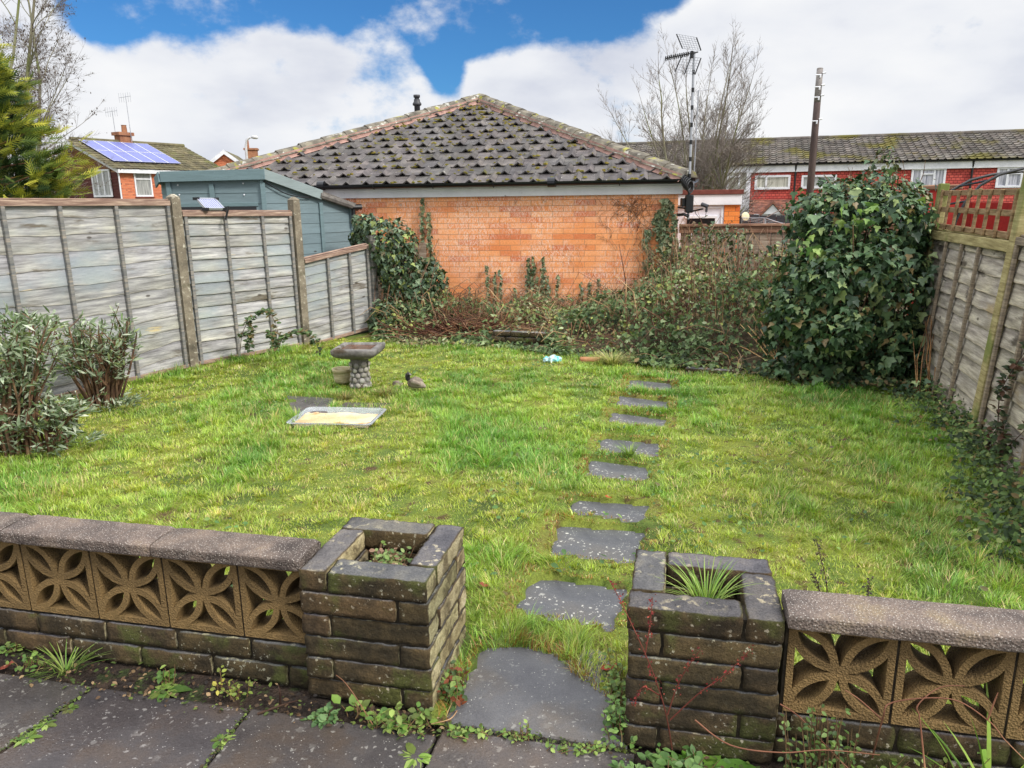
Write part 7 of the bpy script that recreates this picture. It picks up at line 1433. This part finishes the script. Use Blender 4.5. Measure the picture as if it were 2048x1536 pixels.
stalks('dead_bramble', 'bare pinkish bramble stems arching in front of the short low wall', 'dead stem', G(1740, 1530), [[G(1740, 1535), q(1765, 1440, 1.80), q(1785, 1405, 1.80), q(1900, 1398, 1.75), q(1975, 1440, 1.70), q(2010, 1480, 1.68), q(2060, 1530, 1.64)], [q(1765, 1440, 1.8), q(1720, 1400, 1.82), q(1690, 1380, 1.84)], [q(1975, 1440, 1.7), q(1990, 1400, 1.7), q(1996, 1385, 1.7)], [q(1560, 1408, 1.95), q(1600, 1435, 1.93), q(1660, 1500, 1.85), q(1700, 1540, 1.80)], [q(1850, 1540, 1.70), q(1840, 1440, 1.74), q(1836, 1410, 1.75), q(1880, 1375, 1.76), q(1930, 1372, 1.74)], [q(1390, 1440, 1.86), q(1460, 1490, 1.8), q(1560, 1505, 1.78), q(1650, 1500, 1.78), q(1760, 1510, 1.74)]], .0026, (1.45, 1.15, 1.0))
stalks('seed_stalk', 'dark upright seed stalk in the lawn behind the short low wall', 'dead stalk', G(1655, 1200), [[G(1655, 1200), q(1652, 1160, 2.92), q(1640, 1110, 2.95), q(1632, 1078, 2.97)], [G(1640, 1195), q(1635, 1165, 2.95), q(1625, 1150, 2.96)], [G(1735, 1205), q(1737, 1180, 2.8), q(1740, 1162, 2.8)]], .003, (.5, .45, .5), .3, [S(64, 56, 56), S(90, 78, 70)], .011)
stalks('straw', 'long pale dry stem leaning against the front of the left pier', 'dead stem', G(750, 1455), [[G(752, 1460), q(715, 1400, 2.2), q(690, 1365, 2.22), q(672, 1350, 2.23)]], .0022, (1.9, 1.7, 1.4))
stalks('straw', 'short pale dry stem at the front right corner of the left pier', 'dead stem', G(915, 1420), [[G(915, 1420), q(900, 1438, 2.1), q(862, 1448, 2.1)]], .0022, (1.9, 1.7, 1.4))
stalks('twig', 'short black wet twig lying by the wall near the left pier', 'twig', G(565, 1410), [[G(515, 1428, .01), G(550, 1415, .02), G(580, 1405, .015), G(600, 1400, .01)], [G(560, 1410, .01), q(560, 1385, 2.24), q(556, 1370, 2.26)]], .005, (.25, .22, .22))
# pale tussock by the brick
tuft('pale tussock of long grass in front of the brambles', G(1224, 732), 260, .20, .26, [S(150, 160, 84), S(176, 172, 112), S(120, 134, 64), S(196, 182, 130)], .008)
tuft('long green grass clump overhanging a stepping slab', G(1258, 915), 70, .13, .13, [S(110, 142, 60), S(136, 160, 74)], .007)
for (x, y, L, n, h) in ((690, 800, 'brownish grass tuft at the foot of the bird bath, on its left', 90, .10), (772, 795, 'dark brown grass tuft at the foot of the bird bath, on its right', 110, .13)): tuft(L, G(x, y), n, h, .16, [S(120, 112, 60), S(150, 130, 80), S(96, 108, 52)], .006)

# ================================================================ the grass itself
m = Mat('grass_blade'); a = m.n('ShaderNodeAttribute'); a.attribute_name = 'tint'; m.done(a.outputs['Color'], .36, None, .5); tr = m.n('ShaderNodeBsdfTranslucent'); m.l(m.mix(1.0, a.outputs['Color'], (1.2, 1.25, .7), 'MULTIPLY'), tr.inputs['Color']); ms_ = m.n('ShaderNodeMixShader'); ms_.inputs[0].default_value = .25; m.l(m.p.outputs[0], ms_.inputs[1]); m.l(tr.outputs[0], ms_.inputs[2]); m.l(ms_.outputs[0], m.out.inputs[0]); m_grass = m.m
def thin(x, y):
    """keep mask and height factor from slabs, objects, beds"""
    k = inpoly(x, y, LPOLY); hf = np.ones(len(x))
    for pts in SLABS:
        c = np.mean(np.array(pts), axis=0); xs_ = x + .035 * (vnoise(x, y, .11, 71) - .5); ys_ = y + .03 * (vnoise(x, y, .11, 72) - .5); k &= ~inpoly(xs_, ys_, grow_poly(pts, .985))
        P3 = [tuple(c + (np.array(p) - c) * 1.38) for p in pts]; hf[inpoly(x, y, P3)] *= .46
    for pts in (GAP,): k &= ~inpoly(xs_, ys_, pts); hf[inpoly(x, y, grow_poly(pts, 1.25))] *= .7
    k &= ~((np.abs(x - trc.x) < .325) & (np.abs(y - trc.y - .03) < .225)); k &= ~((x - bb.x) ** 2 + (y - bb.y) ** 2 < .1 ** 2)
    for poly, pr in (([tuple(G(*p)[:2]) for p in ((572, 793), (668, 798), (655, 826), (590, 836))], .97), ([tuple(G(*p)[:2]) for p in ((500, 830), (562, 825), (575, 842), (495, 850))], .8), ([tuple(G(*p)[:2]) for p in ((690, 806), (800, 808), (778, 824), (672, 818))], .85)):
        ins_ = inpoly(x, y, poly); k &= ~(ins_ & (rng.random(len(x)) < pr))
    k &= ~(y > front_y(x) + .05); s_ = (x - WA.x) * Wd.x + (y - WA.y) * Wd.y; t_ = (x - WA.x) * Wn.x + (y - WA.y) * Wn.y
    k &= ~((t_ < .13) & ((s_ < 1.80) | (s_ > 2.48))); k &= ~((s_ > 1.34) & (s_ < 1.83) & (t_ < .42)); k &= ~((s_ > 2.44) & (s_ < 2.93) & (t_ < .35))
    return k, hf
def grass(nb, region, hbase, wid, segs_):
    x0, x1, y0, y1 = region; x = rng.uniform(x0, x1, nb); y = rng.uniform(y0, y1, nb); nt = int(nb * .36); nc = max(1, nt // 34); ci = rng.integers(0, nc, nt); cx0 = rng.uniform(x0, x1, nc); cy0 = rng.uniform(y0, y1, nc); cr_ = rng.uniform(.015, .045, nc); ra = rng.uniform(0, 2 * np.pi, nt); x[:nt] = cx0[ci] + np.cos(ra) * cr_[ci] * np.sqrt(rng.random(nt)); y[:nt] = cy0[ci] + np.sin(ra) * cr_[ci] * np.sqrt(rng.random(nt)); isT = np.zeros(nb, bool); isT[:nt] = True; taz = np.zeros(nb); taz[:nt] = ra; tht = np.ones(nb); tht[:nt] = rng.uniform(.85, 1.55, nc)[ci]; tcol = np.ones((nb, 3)); tcol[:nt] = (np.array([1, 1, 1]) * rng.uniform(.72, 1.22, (nc, 1)) * np.stack([rng.uniform(.82, 1.15, nc), np.ones(nc), rng.uniform(.8, 1.2, nc)], -1))[ci]
    k, hf = thin(x, y)
    vis = (np.abs(x) < .74 * y + .35); k &= vis; x, y, hf = x[k], y[k], hf[k]; n = len(x); isT = isT[k]; taz = taz[k]; tht = tht[k]; tcol = tcol[k]
    cl = .6 * vnoise(x, y, .14, 41) + .4 * vnoise(x, y, .06, 47); big = vnoise(x, y, .75, 42); moss = vnoise(x, y, .9, 43) * .6 + vnoise(x, y, .33, 44) * .4
    # tussocky: pull blades a little towards clump centres and let them fan outwards
    gx_ = vnoise(x + .03, y, .13, 41) - vnoise(x - .03, y, .13, 41); gy_ = vnoise(x, y + .03, .13, 41) - vnoise(x, y - .03, .13, 41)
    short = np.clip((moss - .50) * 5, 0, 1); h = hbase * (.34 + 1.0 * cl ** 1.5 + .45 * (big - .5)) * (1 - .50 * short) * hf * rng.uniform(.55, 1.25, n) * tht
    edge = np.exp(-np.abs(x - np.interp(y, [3, 6.5, 9], [-5.0, -3.95, -2.4])) / .35); h *= 1 + .7 * edge
    az = np.where(isT, taz + rng.normal(0, .35, n), rng.uniform(0, 2 * np.pi, n)); dx = np.cos(az) - gx_ * 3.5; dy = np.sin(az) - gy_ * 3.5; l = np.hypot(dx, dy) + 1e-6; dx /= l; dy /= l; bend = rng.uniform(.15, 1.15, n) * h
    sx_ = -dy; sy_ = dx; w = wid * rng.uniform(.6, 1.3, n) * (.8 + .5 * (y / 9)); z0 = lawn_z(x, y) - .004; V = []; 
    lush = np.array(S(117, 162, 60)); dark = np.array(S(86, 132, 54)); yel = np.array(S(167, 186, 76)); straw = np.array(S(208, 190, 128)); mossc = np.array(S(172, 180, 64))
    f = np.clip(.5 + (big - .5) * 1.8 + rng.normal(0, .22, n), 0, 1)[:, None]; c = lush * f + yel * (1 - f); d_ = np.clip((vnoise(x, y, .4, 45) - .58) * 5, 0, 1)[:, None]; c = c * (1 - d_ * .5) + dark * d_ * .5; s2 = short[:, None]; c = c * (1 - .62 * s2) + mossc * .62 * s2
    far = np.clip((y - 7.2) / 1.5, 0, 1)[:, None] * .35; dead = np.clip((vnoise(x, y, .38, 51) - .62) * 3, 0, .2); st = (rng.random(n) < (.06 + dead * .7 + .10 * short + .12 * np.exp(-((y - front_y(x)) / .35) ** 2) + .10 * (hf < .9)))[:, None]; c = np.where(st, straw * rng.uniform(.7, 1.1, (n, 1)), c); rus = (rng.random(n) < .5 * (hf < .9))[:, None]; c = np.where(rus, np.array(S(150, 112, 52)), c)
    c = c * tcol * (1 + rng.normal(0, .22, (n, 1))).clip(.45, 1.8)
    for i in range(segs_ + 1):
        u = i / segs_; px = x + dx * bend * u ** 1.7; py = y + dy * bend * u ** 1.7; pz = z0 + h * (u - .30 * (bend / h) * u * u); ww = w * (1 - u) ** .7 * .5 if i < segs_ else None
        if i < segs_: V += [np.stack([px - sx_ * ww, py - sy_ * ww, pz], -1), np.stack([px + sx_ * ww, py + sy_ * ww, pz], -1)]
        else: V.append(np.stack([px, py, pz], -1))
    kv = 2 * segs_ + 1; VV = np.stack(V, 1).reshape(-1, 3); b0 = (np.arange(n) * kv)[:, None]
    F4 = np.concatenate([b0 + np.array([[2 * i, 2 * i + 1, 2 * i + 3, 2 * i + 2]]) for i in range(segs_ - 1)]); F3 = b0 + np.array([[2 * segs_ - 2, 2 * segs_ - 1, 2 * segs_]])
    return VV, [F4, F3], np.repeat(c, kv, axis=0)
gr = [grass(GN[0], (-3.6, 3.4, 1.9, 4.3), .076, .0040, 4), grass(GN[1], (-4.6, 4.2, 4.3, 6.6), .070, .0048, 3), grass(GN[2], (-4.2, 4.2, 6.6, 9.4), .062, .0062, 2)]
o = obj_np('grass', merge(gr), m_grass); tag(o, 'long uneven mossy grass covering the lawn', 'grass', kind='stuff')

# crumbs of leaf, moss and twig on the soil strip and in the paving joints
n = 1500; s_ = rng.uniform(-.3, 4.4, n); t_ = np.where(rng.random(n) < .8, rng.uniform(-.17, 0, n), rng.normal(-.145, .03, n)); ok_ = ~((s_ > 1.34) & (s_ < 1.83) & (t_ > -.05)) & ~((s_ > 2.45) & (s_ < 2.93) & (t_ > -.08)) & ~((s_ > 1.9) & (s_ < 2.42)); s_, t_ = s_[ok_], t_[ok_]; n = len(s_); Pp = np.stack([WA.x + Wd.x * s_ + Wn.x * t_, WA.y + Wd.y * s_ + Wn.y * t_, np.full(n, .006) + .012 * rng.random(n)], -1)
B = basis(rand_unit(n) * .45 + np.array([0, 0, .9]), rand_unit(n)); lit1 = scatter(OVAL_V, OVAL_F, Pp, B, .014 * rng.uniform(.35, 1.7, n), pal(n, [S(66, 54, 42), S(92, 72, 54), S(70, 84, 44), S(94, 108, 54), S(140, 116, 88), S(40, 36, 34)], None, .2))
nj = 900; jj = rng.integers(0, 3, nj); u = rng.random(nj); pj = np.zeros((nj, 3)); ends = [(W(sA(-.135), -.135), W(sA(-.9), -.9)), (W(sB(-.135), -.135), W(sB(-.9), -.9)), (W(1.86, TF - .005), W(2.5, TF - .005))]
for q_ in range(3): mk = jj == q_; a_, b_ = ends[q_]; pj[mk] = np.array(tuple(a_)) + (np.array(tuple(b_)) - np.array(tuple(a_))) * u[mk][:, None]
pj[:, :2] += rng.normal(0, .006, (nj, 2)); pj[:, 2] = .002 + .006 * rng.random(nj); B = basis(rand_unit(nj) * .5 + np.array([0, 0, .9]), rand_unit(nj)); lit2 = scatter(OVAL_V, OVAL_F, pj, B, .011 * rng.uniform(.4, 1.5, nj), pal(nj, [S(84, 100, 48), S(60, 70, 38), S(70, 58, 44), S(104, 120, 60)], None, .2))
o = obj_np('leaf_litter', merge([lit1, lit2]), m_dead); tag(o, 'crumbs of leaf, moss and twig on the soil strip and in the paving joints', 'litter', kind='stuff')
n = 5200; x = rng.uniform(-3.4, 3.3, n); y = rng.uniform(2.2, 8.4, n); k, hf = thin(x, y); k &= (vnoise(x, y, .5, 81) * .6 + vnoise(x, y, .16, 82) * .4 + .12 * np.clip(x / 3, -1, 1) + rng.normal(0, .05, n)) > .60; x, y = x[k], y[k]; n = len(x)
B = basis(rand_unit(n) * .5 + np.array([0, -.1, .9]), rand_unit(n)); o = obj_np('lawn_weeds', scatter(OVAL_V, OVAL_F, np.stack([x, y, lawn_z(x, y) + .012 + .028 * rng.random(n)], -1), B, .03 * rng.uniform(.5, 1.4, n), pal(n, [S(84, 118, 60), S(70, 100, 52), S(120, 146, 76), S(104, 96, 60)], [.4, .3, .2, .1], .18)), m_weed); tag(o, 'patches of small broad leaved weeds scattered through the lawn', 'weeds', kind='stuff')
